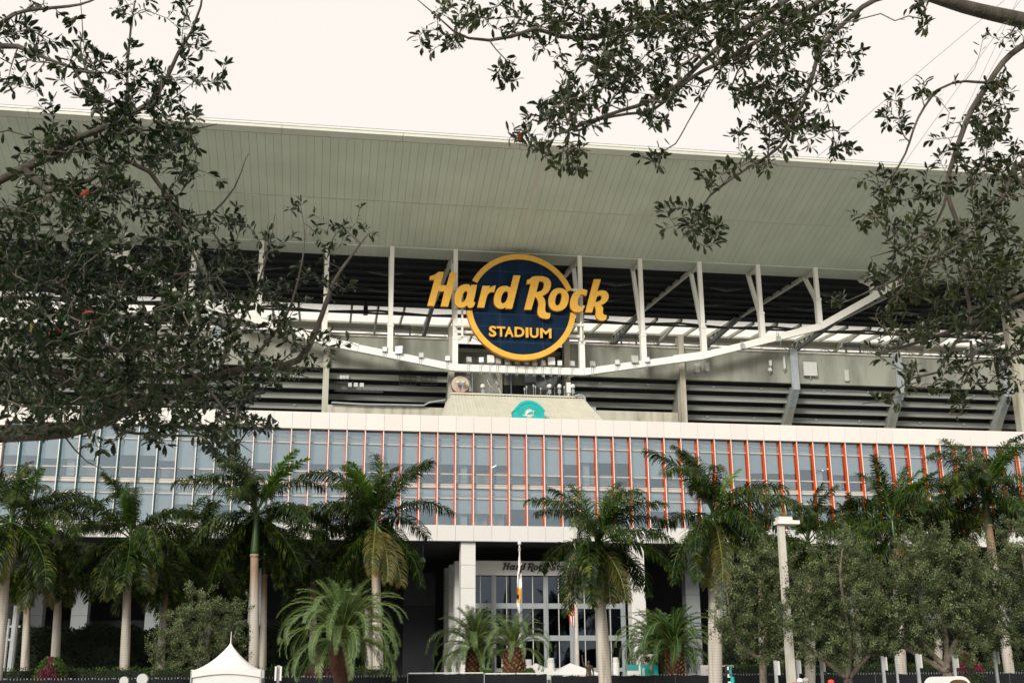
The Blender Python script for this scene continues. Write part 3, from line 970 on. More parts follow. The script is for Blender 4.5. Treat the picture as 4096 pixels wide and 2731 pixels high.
# far rim truss with sky between its bars
rim = link('rim_truss', None, roof)
zr0, zr1 = S(1500, 1372, 161).z, S(1500, 1322, 161).z
q = MB(); q.bar((trx[0], 161, zr0 - .1), (trx[-1], 161, zr0 - .1), .4, .5); q.build('bottom_chord', M['steel_mid'], rim)
q = MB(); q.bar((trx[0], 161, zr1 + .3), (trx[-1], 161, zr1 + .1), .3, .25); q.build('top_chord', M['steel_mid'], rim)
for k in range(int((trx[-1] - trx[0]) / 3.44)):
    x = trx[0] + 3.44 * k
    q = MB(); q.bar((x, 161, zr0), (x, 161, zr1), .28); q.build('rim_post', M['steel_mid'], rim)
    a, b = ((x, 161, zr0), (x + 3.44, 161, zr1)) if k % 2 else ((x, 161, zr1), (x + 3.44, 161, zr0))
    q = MB(); q.bar(a, b, .3); q.build('rim_diagonal', M['steel_mid'], rim)

# ---- hanging struts and the white tension chord
chord_pts = [(-XC * 0 + dx, z) for dx, z in ((0, 33.9), (7.0, 33.95), (20.4, 36.25), (34.4, 40.2), (44.9, 46.2), (47.5, 47.6))]
YS_ = YB_ - .1
def chord_z(dx):
    return float(np.interp(abs(dx), [c[0] for c in chord_pts], [c[1] for c in chord_pts]))
ch = link('tension_chord', None, roof)
for sgn in (-1, 1):
    for (a, za), (b, zb) in zip(chord_pts[:-1], chord_pts[1:]):
        if a == 0 and sgn == -1:
            continue
        a0 = -b if a == 0 else sgn * a
        za0 = zb if a == 0 else za
        q = MB(); q.bar((XC + a0, YS_, za0), (XC + sgn * b, YS_, zb), .55, .74); q.build('chord_segment', M['steel_white'], ch)
for sgn in (-1, 1):
    for a, b in ((.9, 3.3),):
        z0, z1 = chord_z(20.4 - b), chord_z(20.4 + b)
        q = MB(); q.bar((XC + sgn * (20.4 - b), YS_ - .05, chord_z(20.4 - b) + .02), (XC + sgn * 20.4, YS_ - .05, chord_z(20.4) + .02), .62, .84); q.build('splice_sleeve', M['steel_white'], ch)
for k in range(-6, 7):
    if k == 0:
        continue
    x = XC + SP * k
    zc = chord_z(SP * k)
    if ZC_ - zc < 1.2:
        continue
    st = link('hanger_strut', None, roof)
    lean = .02
    q = MB(); q.bar((x, YS_, ZC_ - .02), (x, YS_, zc + .35), .46, .40, side=(1, 0, 0)); q.build('front_leg', M['steel_white'], st)
    zj = zc + min(3.2, (ZC_ - zc) * .45)
    q = MB(); q.bar((x, YB_ + 3.0, ZC_ - .05), (x, YS_ + .3, zj), .42, .38, side=(1, 0, 0)); q.build('rear_leg', M['steel_white'], st)
    q = MB(); q.bar((x, YB_ + .1, ZC_ - .35), (x, YB_ + 3.0, ZC_ - .35), .2, .3); q.build('brace', M['steel_mid'], st)
    q = MB(); q.box(x - .33, x + .33, YS_ - .3, YS_ + .45, zj - .12, zj + .12); q.build('collar_plate', M['steel_white'], st)
    q = MB(); q.box(x - .29, x + .29, YS_ - .25, YS_ + .4, zc + .3, zj - .13); q.build('foot_sleeve', M['steel_white'], st)

# ================================================================== ROUND STADIUM SIGN
YD = 116.75
sign = thing('stadium_sign', 'round navy stadium sign with yellow ring and raised yellow script lettering', 'sign')
def zz_(x, y, Y):                                    # tracing grid of the sign -> x, z on plane Y
    p_ = S(1650 + .36139 * x, 980 + .36139 * y, Y)
    return (p_.x, p_.z)
pl0, pr0 = zz_(608, 690, YD), zz_(1790, 700, YD)
pt0, pb0 = zz_(1190, 93, YD), zz_(1200, 1290, YD)
SX, SZ = (pl0[0] + pr0[0]) / 2, (pt0[1] + pb0[1]) / 2
SR = ((pr0[0] - pl0[0]) + (pt0[1] - pb0[1])) / 4
def arc(r, a0, a1, n): return [(SX + r * math.cos(a0 + (a1 - a0) * k / n), SZ + r * math.sin(a0 + (a1 - a0) * k / n)) for k in range(n + 1)]
q = MB(); q.prism([arc(SR - .03, 0, 2 * math.pi, 96)[:-1]], YD, YD + .55); q.build('disc', M['navy'], sign)
for dx in (-2.3, 2.3):
    hh = math.sqrt((SR - .65) ** 2 - dx * dx)
    q = MB(); q.box(SX + dx - .02, SX + dx + .02, YD - .006, YD - .002, SZ - hh, SZ + hh); q.build('panel_joint', M['navy_joint'], sign)
for dz in (-4.0, -2.3, -.9, 3.9):
    hh = math.sqrt((SR - .65) ** 2 - dz * dz)
    q = MB(); q.box(SX - hh, SX + hh, YD - .012, YD - .008, SZ + dz - .02, SZ + dz + .02); q.build('panel_joint', M['navy_joint'], sign)
ang = lambda px_, py_: math.atan2(zz_(px_, py_, YD)[1] - SZ, zz_(px_, py_, YD)[0] - SX)
def ring_piece(a0, a1, name, n):
    ri, ro = SR - .60, SR
    q = MB(); q.prism([arc(ro, a0, a1, n) + arc(ri, a1, a0, n)], YD - .16, YD + .45, 0, 1)
    q.build(name, [M['gold'], M['gold_side']], sign)
aR0, aR1 = ang(1772, 500), ang(1790, 757)
aL0, aL1 = ang(685, 410), ang(612, 728) % (2 * math.pi)
# upper arc and lower arc, in jointed segments like the real sign
for k in range(6):
    s0 = aR0 + (aL0 - aR0) * k / 6; s1 = aR0 + (aL0 - aR0) * (k + 1) / 6
    ring_piece(s0 + .0012, s1 - .0012, 'ring_segment', 14)
for k in range(6):
    s0 = aL1 + (aR1 + 2 * math.pi - aL1) * k / 6; s1 = aL1 + (aR1 + 2 * math.pi - aL1) * (k + 1) / 6
    ring_piece(s0 + .0012, s1 - .0012, 'ring_segment', 14)

def smooth_loop(pts, it=2):
    """Chaikin smoothing that keeps points flagged with a third value sharp"""
    L = [(a[0], a[1], len(a) > 2) for a in pts]
    for _ in range(it):
        o = []
        n = len(L)
        for i in range(n):
            a, b = L[i], L[(i + 1) % n]
            if a[2]: o.append(a)
            else: o.append((a[0] * .75 + b[0] * .25, a[1] * .75 + b[1] * .25, False))
            if not b[2]: o.append((a[0] * .25 + b[0] * .75, a[1] * .25 + b[1] * .75, False))
        L = o
    return [(a, b) for a, b, _ in L]
c = 1
GL = {
 'H': [[(188, 384, c), (193, 346, c), (225, 337), (258, 320), (288, 296, c), (350, 297, c), (308, 443, c), (378, 446, c), (415, 303, c), (495, 305, c), (395, 678, c), (312, 676, c), (352, 512, c), (285, 510, c), (240, 673, c), (163, 671, c), (242, 386, c), (222, 380)]],
 'a': [[(714, 440, c), (696, 545), (674, 628, c), (694, 632, c), (686, 672), (655, 694), (618, 690), (603, 664, c), (570, 690), (515, 692), (472, 658), (460, 600), (472, 530), (512, 458), (580, 430), (628, 436, c), (640, 462, c), (650, 440, c)],
       [(606, 508), (580, 508), (556, 545), (540, 596), (540, 632), (562, 634), (588, 600), (608, 546)]],
 'r': [[(776, 450, c), (860, 452, c), (850, 486, c), (878, 455), (922, 447, c), (906, 521, c), (868, 515), (834, 542), (818, 592, c), (795, 691, c), (716, 689, c)]],
 'd': [[(1118, 335, c), (1196, 337, c), (1103, 704, c), (1030, 703, c), (1034, 684, c), (1002, 705), (945, 700), (905, 660), (898, 600), (912, 535), (945, 475), (1000, 450), (1048, 452), (1084, 470, c)],
       [(1054, 512), (1024, 508), (998, 536), (980, 586), (980, 636), (1002, 648), (1032, 628), (1054, 582), (1060, 540)]],
 'R': [[(1262, 432, c), (1270, 384, c), (1298, 378), (1322, 350), (1370, 342), (1450, 345), (1512, 368), (1538, 424), (1525, 490), (1490, 535), (1438, 563, c), (1466, 600), (1474, 655), (1466, 710), (1478, 748), (1526, 754, c), (1524, 800), (1506, 816), (1465, 816), (1410, 800), (1384, 760), (1384, 710), (1398, 655), (1388, 605), (1358, 570, c), (1316, 715, c), (1237, 713, c), (1308, 428, c)],
       [(1402, 400, c), (1440, 400), (1460, 428), (1450, 480), (1420, 512), (1372, 520, c)]],
 'o': [[(1640, 474), (1696, 494), (1730, 548), (1730, 615), (1704, 686), (1650, 726), (1578, 732), (1524, 702), (1502, 640), (1510, 566), (1545, 502), (1590, 478)],
       [(1644, 526), (1602, 536), (1582, 590), (1576, 644), (1594, 672), (1622, 662), (1644, 620), (1654, 560)]],
 'c': [[(1938, 500, c), (1924, 562, c), (1890, 548), (1856, 548), (1838, 580), (1826, 625), (1834, 672), (1862, 688), (1900, 680, c), (1886, 730, c), (1838, 744), (1786, 738), (1750, 705), (1742, 650), (1752, 585), (1782, 526), (1830, 494), (1888, 488)]],
 'k': [[(2008, 378, c), (2086, 378, c), (2046, 512, c), (2092, 498), (2146, 508), (2174, 550), (2168, 604), (2130, 644), (2086, 662, c), (2114, 695), (2106, 735), (2112, 765), (2132, 775), (2147, 772, c), (2150, 805), (2130, 834), (2085, 837), (2042, 816), (2026, 770), (2034, 722), (2022, 682), (2008, 672, c), (1990, 744, c), (1913, 742, c)],
       [(2088, 556), (2098, 580), (2082, 612), (2050, 628), (2022, 632, c), (2044, 568, c), (2062, 558)]],
}
def letter_loops(ch_, Y):
    return [[zz_(a, b, Y) for a, b in smooth_loop(L)] for L in GL[ch_]]
YL = YD - .62
for ch_ in 'HardRock':
    q = MB()
    q.prism(letter_loops(ch_, YL), YL, YL + .38, 0, 1)
    q.build('letter_' + ch_, [M['gold'], M['gold_side']], sign)
    q = MB()
    Ls = letter_loops(ch_, YL)[0]
    cx_ = sum(a for a, _ in Ls) / len(Ls); cz_ = sum(b for _, b in Ls) / len(Ls)

# text through the built-in typeface, one mesh per letter
def text_mesh(ch_, size, ext, bold, m_):
    cu = bpy.data.curves.new('t', 'FONT')
    cu.body = ch_
    cu.size = size
    cu.extrude = ext / 2
    cu.offset = bold
    cu.resolution_u = 4
    o = bpy.data.objects.new('t', cu)
    col.objects.link(o)
    bpy.context.view_layer.update()
    me = bpy.data.meshes.new_from_object(o.evaluated_get(bpy.context.evaluated_depsgraph_get()))
    bpy.data.objects.remove(o)
    me.materials.clear()
    for mm in (m_ if isinstance(m_, list) else [m_]):
        me.materials.append(mm)
    xs = [v.co.x for v in me.vertices]; ys_ = [v.co.y for v in me.vertices]
    # to x-z plane, facing -y; returned with its box
    x0, x1, y0, y1 = min(xs), max(xs), min(ys_), max(ys_)
    for v in me.vertices:
        v.co = Vector((v.co.x - x0, -v.co.z, v.co.y - y0))
    if len(me.materials) > 1:
        for pgn in me.polygons:
            pgn.material_index = 0 if abs(pgn.normal.y) > .5 else 1
    return me, x1 - x0, y1 - y0
def put_letter(ch_, xa, xb, za, zb, Y, parent, m_, ext=.2, bold=.012, name=None):
    me, w_, h_ = text_mesh(ch_, 1., .1, bold, m_)
    sx, sz = (xb - xa) / w_, (zb - za) / h_
    for v in me.vertices:
        v.co = Vector((v.co.x * sx, v.co.y * ext / .1, v.co.z * sz))
    me.update()
    return link(name or 'letter_' + ch_, me, parent, (xa, Y, za))
YL2 = YD - .28
for ch_, a, b, yt, yb in (('S', 846, 926, 896, 1018), ('T', 930, 1026, 902, 1016), ('A', 1018, 1118, 905, 1020), ('D', 1128, 1238, 908, 1022), ('I', 1250, 1282, 915, 1026), ('U', 1296, 1394, 917, 1031), ('M', 1410, 1537, 922, 1034)):
    xa, zb = zz_(a, yt, YL2); xb, za = zz_(b, yb, YL2)
    put_letter(ch_, xa, xb, za, zb, YL2, sign, [M['gold'], M['gold_side']], .24, .028)
# brackets behind the sign to the two hangers, and H / k carriers
fr = link('support_frame', None, sign)
for px_ in (560, 1870):
    x = zz_(px_, 600, YD)[0]
    q = MB(); q.box(x - .10, x + .10, YD + .55, YD + .9, SZ - 3.4, SZ + 2.2); q.build('carrier_post', M['steel_white'], fr)
for py_ in (480, 865, 660):
    for xa, xb in ((470, 640), (1770, 1915)):
        a = zz_(xa, py_, YD); b = zz_(xb, py_, YD)
        q = MB(); q.box(a[0], b[0], YD + .45, YD + .7, a[1] - .13, a[1] + .13); q.build('carrier_arm', M['steel_white'], fr)
q = MB()
for dx in (-4, 0, 4): q.box(SX + dx - .15, SX + dx + .15, YD + .55, YD + 1.1, SZ - 4.5 + abs(dx) * .4, SZ + 4.5 - abs(dx) * .4)
q.build('rear_rib', M['steel_dark'], fr)
# hook: the sign hangs on the crease
q = MB(); q.box(SX - 7.1, SX + 7.1, YD + .95, YD + 1.15, SZ - 2.9, SZ - 2.6); q.build('cross_beam', M['steel_white'], fr)

# ---- lettering over the entrance doors
ent = thing('entrance_lettering', 'black script lettering fixed on the pale beam above the entrance doors', 'lettering')
def ent_xy(x, y):                                    # same glyph outlines, rescaled to the beam
    # sign grid x 163..2150 -> photo 2012..2190 ; y 297..837
    X0 = 1850 + 458 * .3514
    s_ = (1850 + 975 * .3514 - X0) / (2150 - 163)
    px_ = X0 + (x - 163) * s_
    py_ = 2180 + (195 + (y - 300 - (x - 163) * .0355) * .208 * 1.06) * .3514 + (x - 163) * .0009
    p_ = S(px_, py_, YE - .06)
    return (p_.x, p_.z)
EM = M['black_letter']
for ch_ in 'HardRock':
    q = MB(); q.prism([[ent_xy(a, b) for a, b in smooth_loop(L)] for L in GL[ch_]], YE - .06, YE - .005); q.build('letter_' + ch_, EM, ent)
xb_ = ent_xy(2250, 600)[0]
hx = abs(ent_xy(0, 440)[1] - ent_xy(0, 690)[1])
zbase = ent_xy(1900, 742)[1]
lw = (ent_xy(2150, 0)[0] - ent_xy(163, 0)[0])
for k, (ch_, wd, ht) in enumerate((('S', .105, 1.5), ('t', .075, 1.3), ('a', .10, 1.), ('d', .11, 1.5), ('i', .05, 1.45), ('u', .11, 1.), ('m', .16, 1.))):
    o = put_letter(ch_, xb_, xb_ + wd * lw, zbase, zbase + hx * ht, YE - .03, ent, EM, .05, .02)
    for v in o.data.vertices: v.co.x += v.co.z * .25
    xb_ += wd * lw + .012 * lw

# ================================================================== PLANT ROOF, EMBLEM AND EQUIPMENT BELOW THE SIGN
plant = thing('plant_roof', 'pale standing-seam metal roof sloping forward below the round sign', 'roof')
YR1 = 117.0
SLP = .65
ra, rb_ = P(1037, 905, YR1), P(1341, 917, YR1)
zr = (ra.z + rb_.z) / 2
DY = 9.0
nseam = 44
xa0, xb0 = ra.x, rb_.x
spread_l, spread_r = -.35, 1.15                       # hipped ends: the eaves run wider than the ridge
xe0, xe1 = xa0 + spread_l, xb0 + spread_r
for k in range(nseam):
    f0, f1 = k / nseam, (k + 1) / nseam
    t0, t1 = xa0 + (xb0 - xa0) * f0, xa0 + (xb0 - xa0) * f1
    e0, e1 = xe0 + (xe1 - xe0) * f0, xe0 + (xe1 - xe0) * f1
    q = MB()
    top = [(t0, YR1, zr), (t1, YR1, zr), (e1, YR1 - DY, zr - DY * SLP), (e0, YR1 - DY, zr - DY * SLP)]
    q.add(top + [(a, b, c_ - .05) for a, b, c_ in top], [(0, 3, 2, 1), (4, 5, 6, 7), (0, 4, 7, 3), (1, 2, 6, 5), (0, 1, 5, 4), (3, 7, 6, 2)])
    sw = .035
    q.add([(t0 - sw, YR1, zr), (t0 + sw, YR1, zr), (e0 + sw, YR1 - DY, zr - DY * SLP), (e0 - sw, YR1 - DY, zr - DY * SLP),
           (t0 - sw, YR1, zr + .07), (t0 + sw, YR1, zr + .07), (e0 + sw, YR1 - DY, zr - DY * SLP + .07), (e0 - sw, YR1 - DY, zr - DY * SLP + .07)],
          [(4, 5, 6, 7), (0, 4, 7, 3), (1, 2, 6, 5), (3, 7, 6, 2), (0, 1, 5, 4)])
    q.build('metal_sheet', M['rooftin'], plant)
q = MB(); q.box(xa0 - .15, xb0 + .15, YR1 - .15, YR1 + .2, zr + .08, zr + .22); q.build('ridge_cap', M['rooftin'], plant)
q = MB(); q.add([(xa0, YR1, zr), (xe0, YR1 - DY, zr - DY * SLP), (xa0 - 2.2, YR1 - DY + 5.5, zr - DY * SLP), (xa0 - .5, YR1 + 1, zr - .6)], [(0, 1, 2, 3)]); q.build('left_hip', M['rooftin'], plant)
q = MB(); q.add([(xb0, YR1, zr), (xe1, YR1 - DY, zr - DY * SLP), (xe1 + .9, YR1 - 2, zr - DY * SLP), (xb0 + .6, YR1 + 1.5, zr - 1.5)], [(3, 2, 1, 0)]); q.build('right_hip', M['rooftin'], plant)
q = MB(); q.box(xa0, xb0, YR1 + .2, YR1 + 4.9, zr - .3, zr - .02); q.build('equipment_deck', M['plate'], plant)
for xx in (xe0 + .6, xe1 - .6):
    q = MB(); q.box(xx - .3, xx + .3, YR1 - 1.8, YR1 - 1.2, ZT - .3, zr - 1.3); q.build('support_leg', M['plate'], plant)

# teal dormer emblem
emb = thing('dolphin_emblem', 'teal arched emblem board with leaping dolphin over a sunburst on the metal roof', 'emblem')
YM = 110.6
def em(x, y):                                         # crop grid of the emblem -> x, z
    p_ = S(1900 + x * .17007, 1560 + y * .17007, YM)
    return (p_.x, p_.z)
zbot = ZT - .4
exl, exr = em(912, 640)[0], em(1635, 650)[0]
top_pts = [(893, 478), (940, 420), (1010, 340), (1090, 280), (1180, 247), (1265, 240), (1350, 250), (1440, 285), (1530, 345), (1600, 420), (1648, 487)]
out = [em(a, b) for a, b in top_pts]
outline = [(exl, zbot), (exl, em(912, 490)[1])] + out + [(exr, em(1635, 497)[1]), (exr, zbot)]
q = MB(); q.prism([outline[::-1]], YM, YM + 1.3); q.build('board', M['teal'], emb)
inn = [(960, 490), (1020, 415), (1090, 355), (1170, 312), (1265, 296), (1360, 312), (1450, 356), (1530, 420), (1590, 497)]
rim_ = [em(a, b) for a, b in inn]
# raised rim
q = MB()
ring_o = [em(a, b) for a, b in top_pts]
q.prism([ring_o + [em(a, b) for a, b in inn[::-1]]], YM - .06, YM + .01); q.build('raised_rim', M['teal'], emb)
cx_, cy_ = 1275, 548
for k in range(30):
    a = math.pi * (-.08 + 1.16 * k / 29)
    for r0, r1 in ((135, 300),):
        w0, w1 = .012, .02
        pts = [(cx_ + r * math.cos(a + d), cy_ - r * .8 * math.sin(a + d)) for r, d in ((r0, -w0), (r1 * (1 - .12 * (k % 2)), -w1), (r1 * (1 - .12 * (k % 2)), w1), (r0, w0))]
        if min(p_[1] for p_ in pts) < 300: pts = [(x_, max(y_, 320)) for x_, y_ in pts]
        q = MB(); q.prism([[em(*p_) for p_ in pts]], YM - .012, YM - .004); q.build('printed_ray', M['teal_dark'], emb)
def burst(r0, r1, n):
    L = []
    for k in range(2 * n):
        a = math.pi * k / n
        r = r1 if k % 2 == 0 else r0
        L.append(em(cx_ + r * math.cos(a), cy_ - r * math.sin(a)))
    return L
q = MB(); q.prism([burst(86, 112, 20)], YM - .03, YM - .006); q.build('sun_white', M['white'], emb)
q = MB(); q.prism([burst(74, 92, 20)], YM - .045, YM - .032); q.build('sun_coral', M['coral'], emb)
q = MB(); q.prism([[em(cx_ + 72 * math.cos(a), cy_ - 72 * math.sin(a)) for a in [2 * math.pi * k / 32 for k in range(32)]]], YM - .06, YM - .047); q.build('sun_disc', M['white'], emb)
def poly(name, pts, dy, m_, it=1):
    q = MB(); q.prism([[em(a, b) for a, b in smooth_loop(pts, it)]], YM - dy - .012, YM - dy); q.build(name, m_, emb)
poly('dolphin_outline', [(1102, 566, 1), (1140, 580), (1195, 582), (1228, 545), (1262, 508), (1320, 490), (1392, 486, 1), (1398, 504, 1), (1362, 528), (1338, 562), (1290, 592), (1240, 606), (1180, 616), (1130, 604)], .062, M['white'])
poly('dolphin_body', [(1205, 584), (1235, 546), (1270, 512), (1330, 500), (1384, 494, 1), (1356, 518), (1326, 550), (1276, 582), (1246, 590, 1), (1252, 574), (1228, 586)], .076, M['teal'])
poly('dolphin_shade', [(1276, 588), (1326, 558), (1358, 524), (1350, 545), (1316, 574)], .090, M['blue_print'])
poly('dolphin_tail', [(1112, 572, 1), (1150, 590), (1200, 594), (1180, 604), (1138, 598)], .076, M['teal'])

# ------------------------------------------------------------------ equipment on the ledge
def at(px_, py_, Y): return P(px_, py_, Y)
YQ = 118.4
zq = zr                                               # deck level
k4 = .2976 / K                                        # crop (1800,1380) grid -> P units
def e4(x, y, Y): return S(1800 + x * .29762, 1380 + y * .29762, Y)
# radome drum
t = thing('radome_antenna', 'cream round radome antenna drum on the ledge under the sign', 'antenna')
c_ = e4(140, 525, YQ)
q = MB()
prof = []
n = 24
for rr, yy in ((.92, 0.), (.95, .15), (.9, .9), (.65, 1.2)):
    prof.append([(c_.x + rr * math.cos(2 * math.pi * k / n), c_.y + yy, c_.z + rr * math.sin(2 * math.pi * k / n)) for k in range(n)])
v = [p_ for r_ in prof for p_ in r_]
q.add(v, [(i * n + k, i * n + (k + 1) % n, (i + 1) * n + (k + 1) % n, (i + 1) * n + k) for i in range(1, 3) for k in range(n)] + [tuple(range(3 * n, 4 * n))])
q.build('drum', M['dish_dark'], t)
q = MB(); q.add(v, [tuple(range(n))[::-1]] + [(k, (k + 1) % n, n + (k + 1) % n, n + k) for k in range(n)]); q.build('face', M['dish_cream'], t)
q = MB(); q.box(c_.x - .15, c_.x + .15, c_.y + .3, c_.y + .8, zq - .02, c_.z - .9); q.build('stand', M['alu_dark'], t)
# two bullet lamps beside it
for px_, lab in ((108, 'chrome twin-headed lamp in front of the cream radome, left one'), (178, 'chrome twin-headed lamp in front of the cream radome, right one')):
    p_ = e4(px_, 520, YQ - .5)
    t = thing('ledge_lamp', lab, 'lamp', 'lamps in front of the radome')
    q = MB(); q.lathe([(.10, -.1), (.28, .1), (.30, .25), (.1, .3)], 12, p_); q.build('lamp_head', M['reflector'], t)
    q = MB(); q.tube([(p_.x, p_.y, p_.z - .05), (p_.x - .1, p_.y, p_.z - .6), (p_.x, p_.y, zq + .05)], .06, 6); q.build('stem', M['galv'], t)
# dishes
def dish(label, px_, py_, r, tilt, yaw_, m_, Y, name='satellite_dish', depth=.22):
    t = thing(name, label, 'antenna')
    p_ = e4(px_, py_, Y)
    q = MB()
    n = 24
    rings = []
    for f_ in (0.05, .4, .75, 1.):
        rings.append([(r * f_ * math.cos(2 * math.pi * k / n), -depth * r * f_ * f_ * 1., r * f_ * math.sin(2 * math.pi * k / n)) for k in range(n)])
    back = [(x * .98, y + .06, z * .98) for x, y, z in rings[-1]]
    v = [a for rr in rings for a in rr] + back
    q.add(v, [(i * n + k, i * n + (k + 1) % n, (i + 1) * n + (k + 1) % n, (i + 1) * n + k) for i in range(4) for k in range(n)] + [tuple(range(n))])
    d = q.build('dish', m_, t)
    d.rotation_euler = (tilt, 0, yaw_)
    d.location = p_
    q = MB(); q.tube([(p_.x, p_.y + .1, p_.z - .05), (p_.x, p_.y + .35, zq - .05)], .08, 6); q.build('mast', M['galv'], t)
    f = Matrix.Rotation(yaw_, 3, 'Z') @ Matrix.Rotation(tilt, 3, 'X') @ Vector((0, -r * .9, 0))
    q = MB(); q.tube([p_ + Vector((0, -.03, -r * .5)), p_ + f], .035, 5); q.box(p_.x + f.x - .1, p_.x + f.x + .1, p_.y + f.y - .1, p_.y + f.y + .1, p_.z + f.z - .1, p_.z + f.z + .1); q.build('feed_arm', M['alu_dark'], t)
    return t
dish('black satellite dish seen side-on beside the right column', 1310, 470, 1.25, -.15, -.55, M['dish_dark'], YQ)
dish('thin pale satellite dish turned edge-on on the ledge', 540, 560, .85, -.5, 1.15, M['box_grey'], YQ)
# domes on stands
for px_, lab in ((440, 'white dome antenna near the edge-on dish'), (1337, 'small white dome antenna in front of the black dish'), (1467, 'white dome antenna between the black dish and the right column'), (1650, 'white dome antenna right of the concrete column')):
    p_ = e4(px_, 555, YQ - .4)
    t = thing('dome_antenna', lab, 'antenna', 'dome antennas on the ledge')
    q = MB(); q.lathe([(.12, -.22), (.24, -.12), (.27, .05), (.2, .2), (.06, .27)], 14, p_); q.build('dome', M['white'], t)
    q = MB(); q.tube([(p_.x, p_.y, p_.z - .2), (p_.x, p_.y, zq - .02)], .07, 6); q.box(p_.x - .16, p_.x + .16, p_.y - .1, p_.y + .1, p_.z - .8, p_.z - .35); q.build('stand', M['alu_dark'], t)
# thin whip antennas
for i_, (px_, top_) in enumerate(((300, 370), (1000, 575), (1028, 548), (1120, 530), (1148, 545), (1218, 570), (1306, 540), (1405, 560), (1535, 550))):
    a = e4(px_, top_, YQ - .2)
    t = tag(MB().tube([(a.x, a.y, zq - .02), (a.x, a.y, a.z)], .028, 6).box(a.x - .07, a.x + .07, a.y - .05, a.y + .05, a.z - .25, a.z).build('whip_antenna', M['galv']), 'thin upright whip antenna standing on the ledge below the sign', 'antenna', 'whip antennas on the ledge')
# leaning dark pipe struts
for (xa_, ya_, xb2, yb2, lab) in ((240, 460, 280, 625, 'dark leaning strut beside the cream radome'), (610, 440, 690, 655, 'dark leaning strut beside the edge-on dish')):
    a, b = e4(xa_, ya_, YQ + .4), e4(xb2, yb2, YQ)
    tag(MB().bar(a, b, .2, .2).box(a.x - .25, a.x + .15, a.y - .15, a.y + .15, a.z, a.z + .35).build('leaning_strut', M['alu_dark']), lab, 'strut')
# white panel antenna on the right column, corrugated duct
a, b = e4(1555, 515, YQ), e4(1612, 655, YQ)
tag(MB().box(a.x, b.x, YQ - .5, YQ - .1, b.z, a.z).lathe([(.1, 0), (.1, .3)], 8, ((a.x + b.x) / 2, YQ - .3, b.z - .3)).build('panel_antenna', M['white']), 'tall white panel antenna against the right concrete column', 'antenna')
t = thing('corrugated_duct', 'grey ribbed duct hanging on the plant-room wall left of the black dish', 'duct')
for k in range(9):
    p_ = e4(1010 + k * 17, 440, YC - .35)
    q = MB(); n = 12
    q.add([(p_.x + dx, p_.y + .32 * math.cos(2 * math.pi * j / n), p_.z + .55 * math.sin(2 * math.pi * j / n)) for dx in (-.09, .09) for j in range(n)],
          [(j, (j + 1) % n, n + (j + 1) % n, n + j) for j in range(n)] + [tuple(range(n))[::-1], tuple(range(n, 2 * n))])
    q.build('duct_rib', M['plate'], t)
# cable bundle from the ledge to the right column, and pipe on the wall
cb = [e4(x, y, YQ - .1) for x, y in ((1370, 605), (1430, 540), (1520, 470), (1610, 395))]
tag(MB().tube(cb, .05, 6).build('black_cable', M['cable']), 'black cable rising from the ledge to the right concrete column', 'cable')
p_ = e4(822, 400, YC - .2)
tag(MB().tube([(p_.x, p_.y, zq), (p_.x, p_.y, e4(822, 350, YC - .2).z + 1)], .09, 8).build('standpipe', M['alu_dark']), 'dark vertical pipe on the plant-room wall behind the sign', 'pipe')
p1, p2 = e4(5, 650, YQ - .9), e4(430, 650, YQ - .9)
tag(MB().bar((p1.x, YQ - 1, zr + .4), (p2.x, YQ - 1, zr + .34), .06, .06).bar((p1.x, YQ - 1, zr + .28), (p2.x, YQ - 1, zr + .26), .05, .05).build('red_pipe', M['cloth_red']), 'thin red pipes along the ridge of the metal roof', 'pipe')
# ridge hose bends at both roof ends
h = [e4(x, y, YR1 - .2) for x, y in ((1680, 685), (1740, 670), (1790, 680), (1812, 720), (1815, 750))]
tag(MB().tube(h, .12, 8).build('grey_hose', M['plate']), 'grey hose bending over the right end of the metal roof', 'hose')
h = [S(1250 + x * .3614, 1380 + y * .3614, 118.3) for x, y in ((210, 635), (560, 655), (1230, 668), (1290, 635), (1470, 608))]
tag(MB().tube(h, .11, 8).build('grey_pipe_run', M['plate']), 'long grey pipe along the concrete upstand left of the metal roof', 'pipe')

# equipment under the left stand: small boxes and frames
def k5(x, y, Y): return S(1250 + x * .3614, 1380 + y * .3614, Y)
YU = YP + .6
for i_, (px_, py_, w_, h_) in enumerate(((318, 352, 30, 40), (352, 352, 28, 40), (387, 352, 28, 40), (480, 438, 44, 46), (545, 440, 44, 46), (414, 438, 38, 44))):
    a, b = k5(px_ - w_ / 2, py_ - h_ / 2, YU), k5(px_ + w_ / 2, py_ + h_ / 2, YU)
    t = thing('radio_box', 'small pale radio box in the upper row under the left stand' if i_ < 3 else 'larger pale radio box in the lower row under the left stand', 'box', 'upper radio boxes under the left stand' if i_ < 3 else 'lower radio boxes under the left stand')
    q = MB(); q.box(a.x, b.x, YU, YU + .25, b.z, a.z); q.build('case', M['box_grey'], t)
    q = MB(); q.tube([((a.x + b.x) / 2, YU + .12, b.z), ((a.x + b.x) / 2 + .05, YU + .2, b.z - .45)], .03, 5); q.build('tail_cable', M['cable'], t)
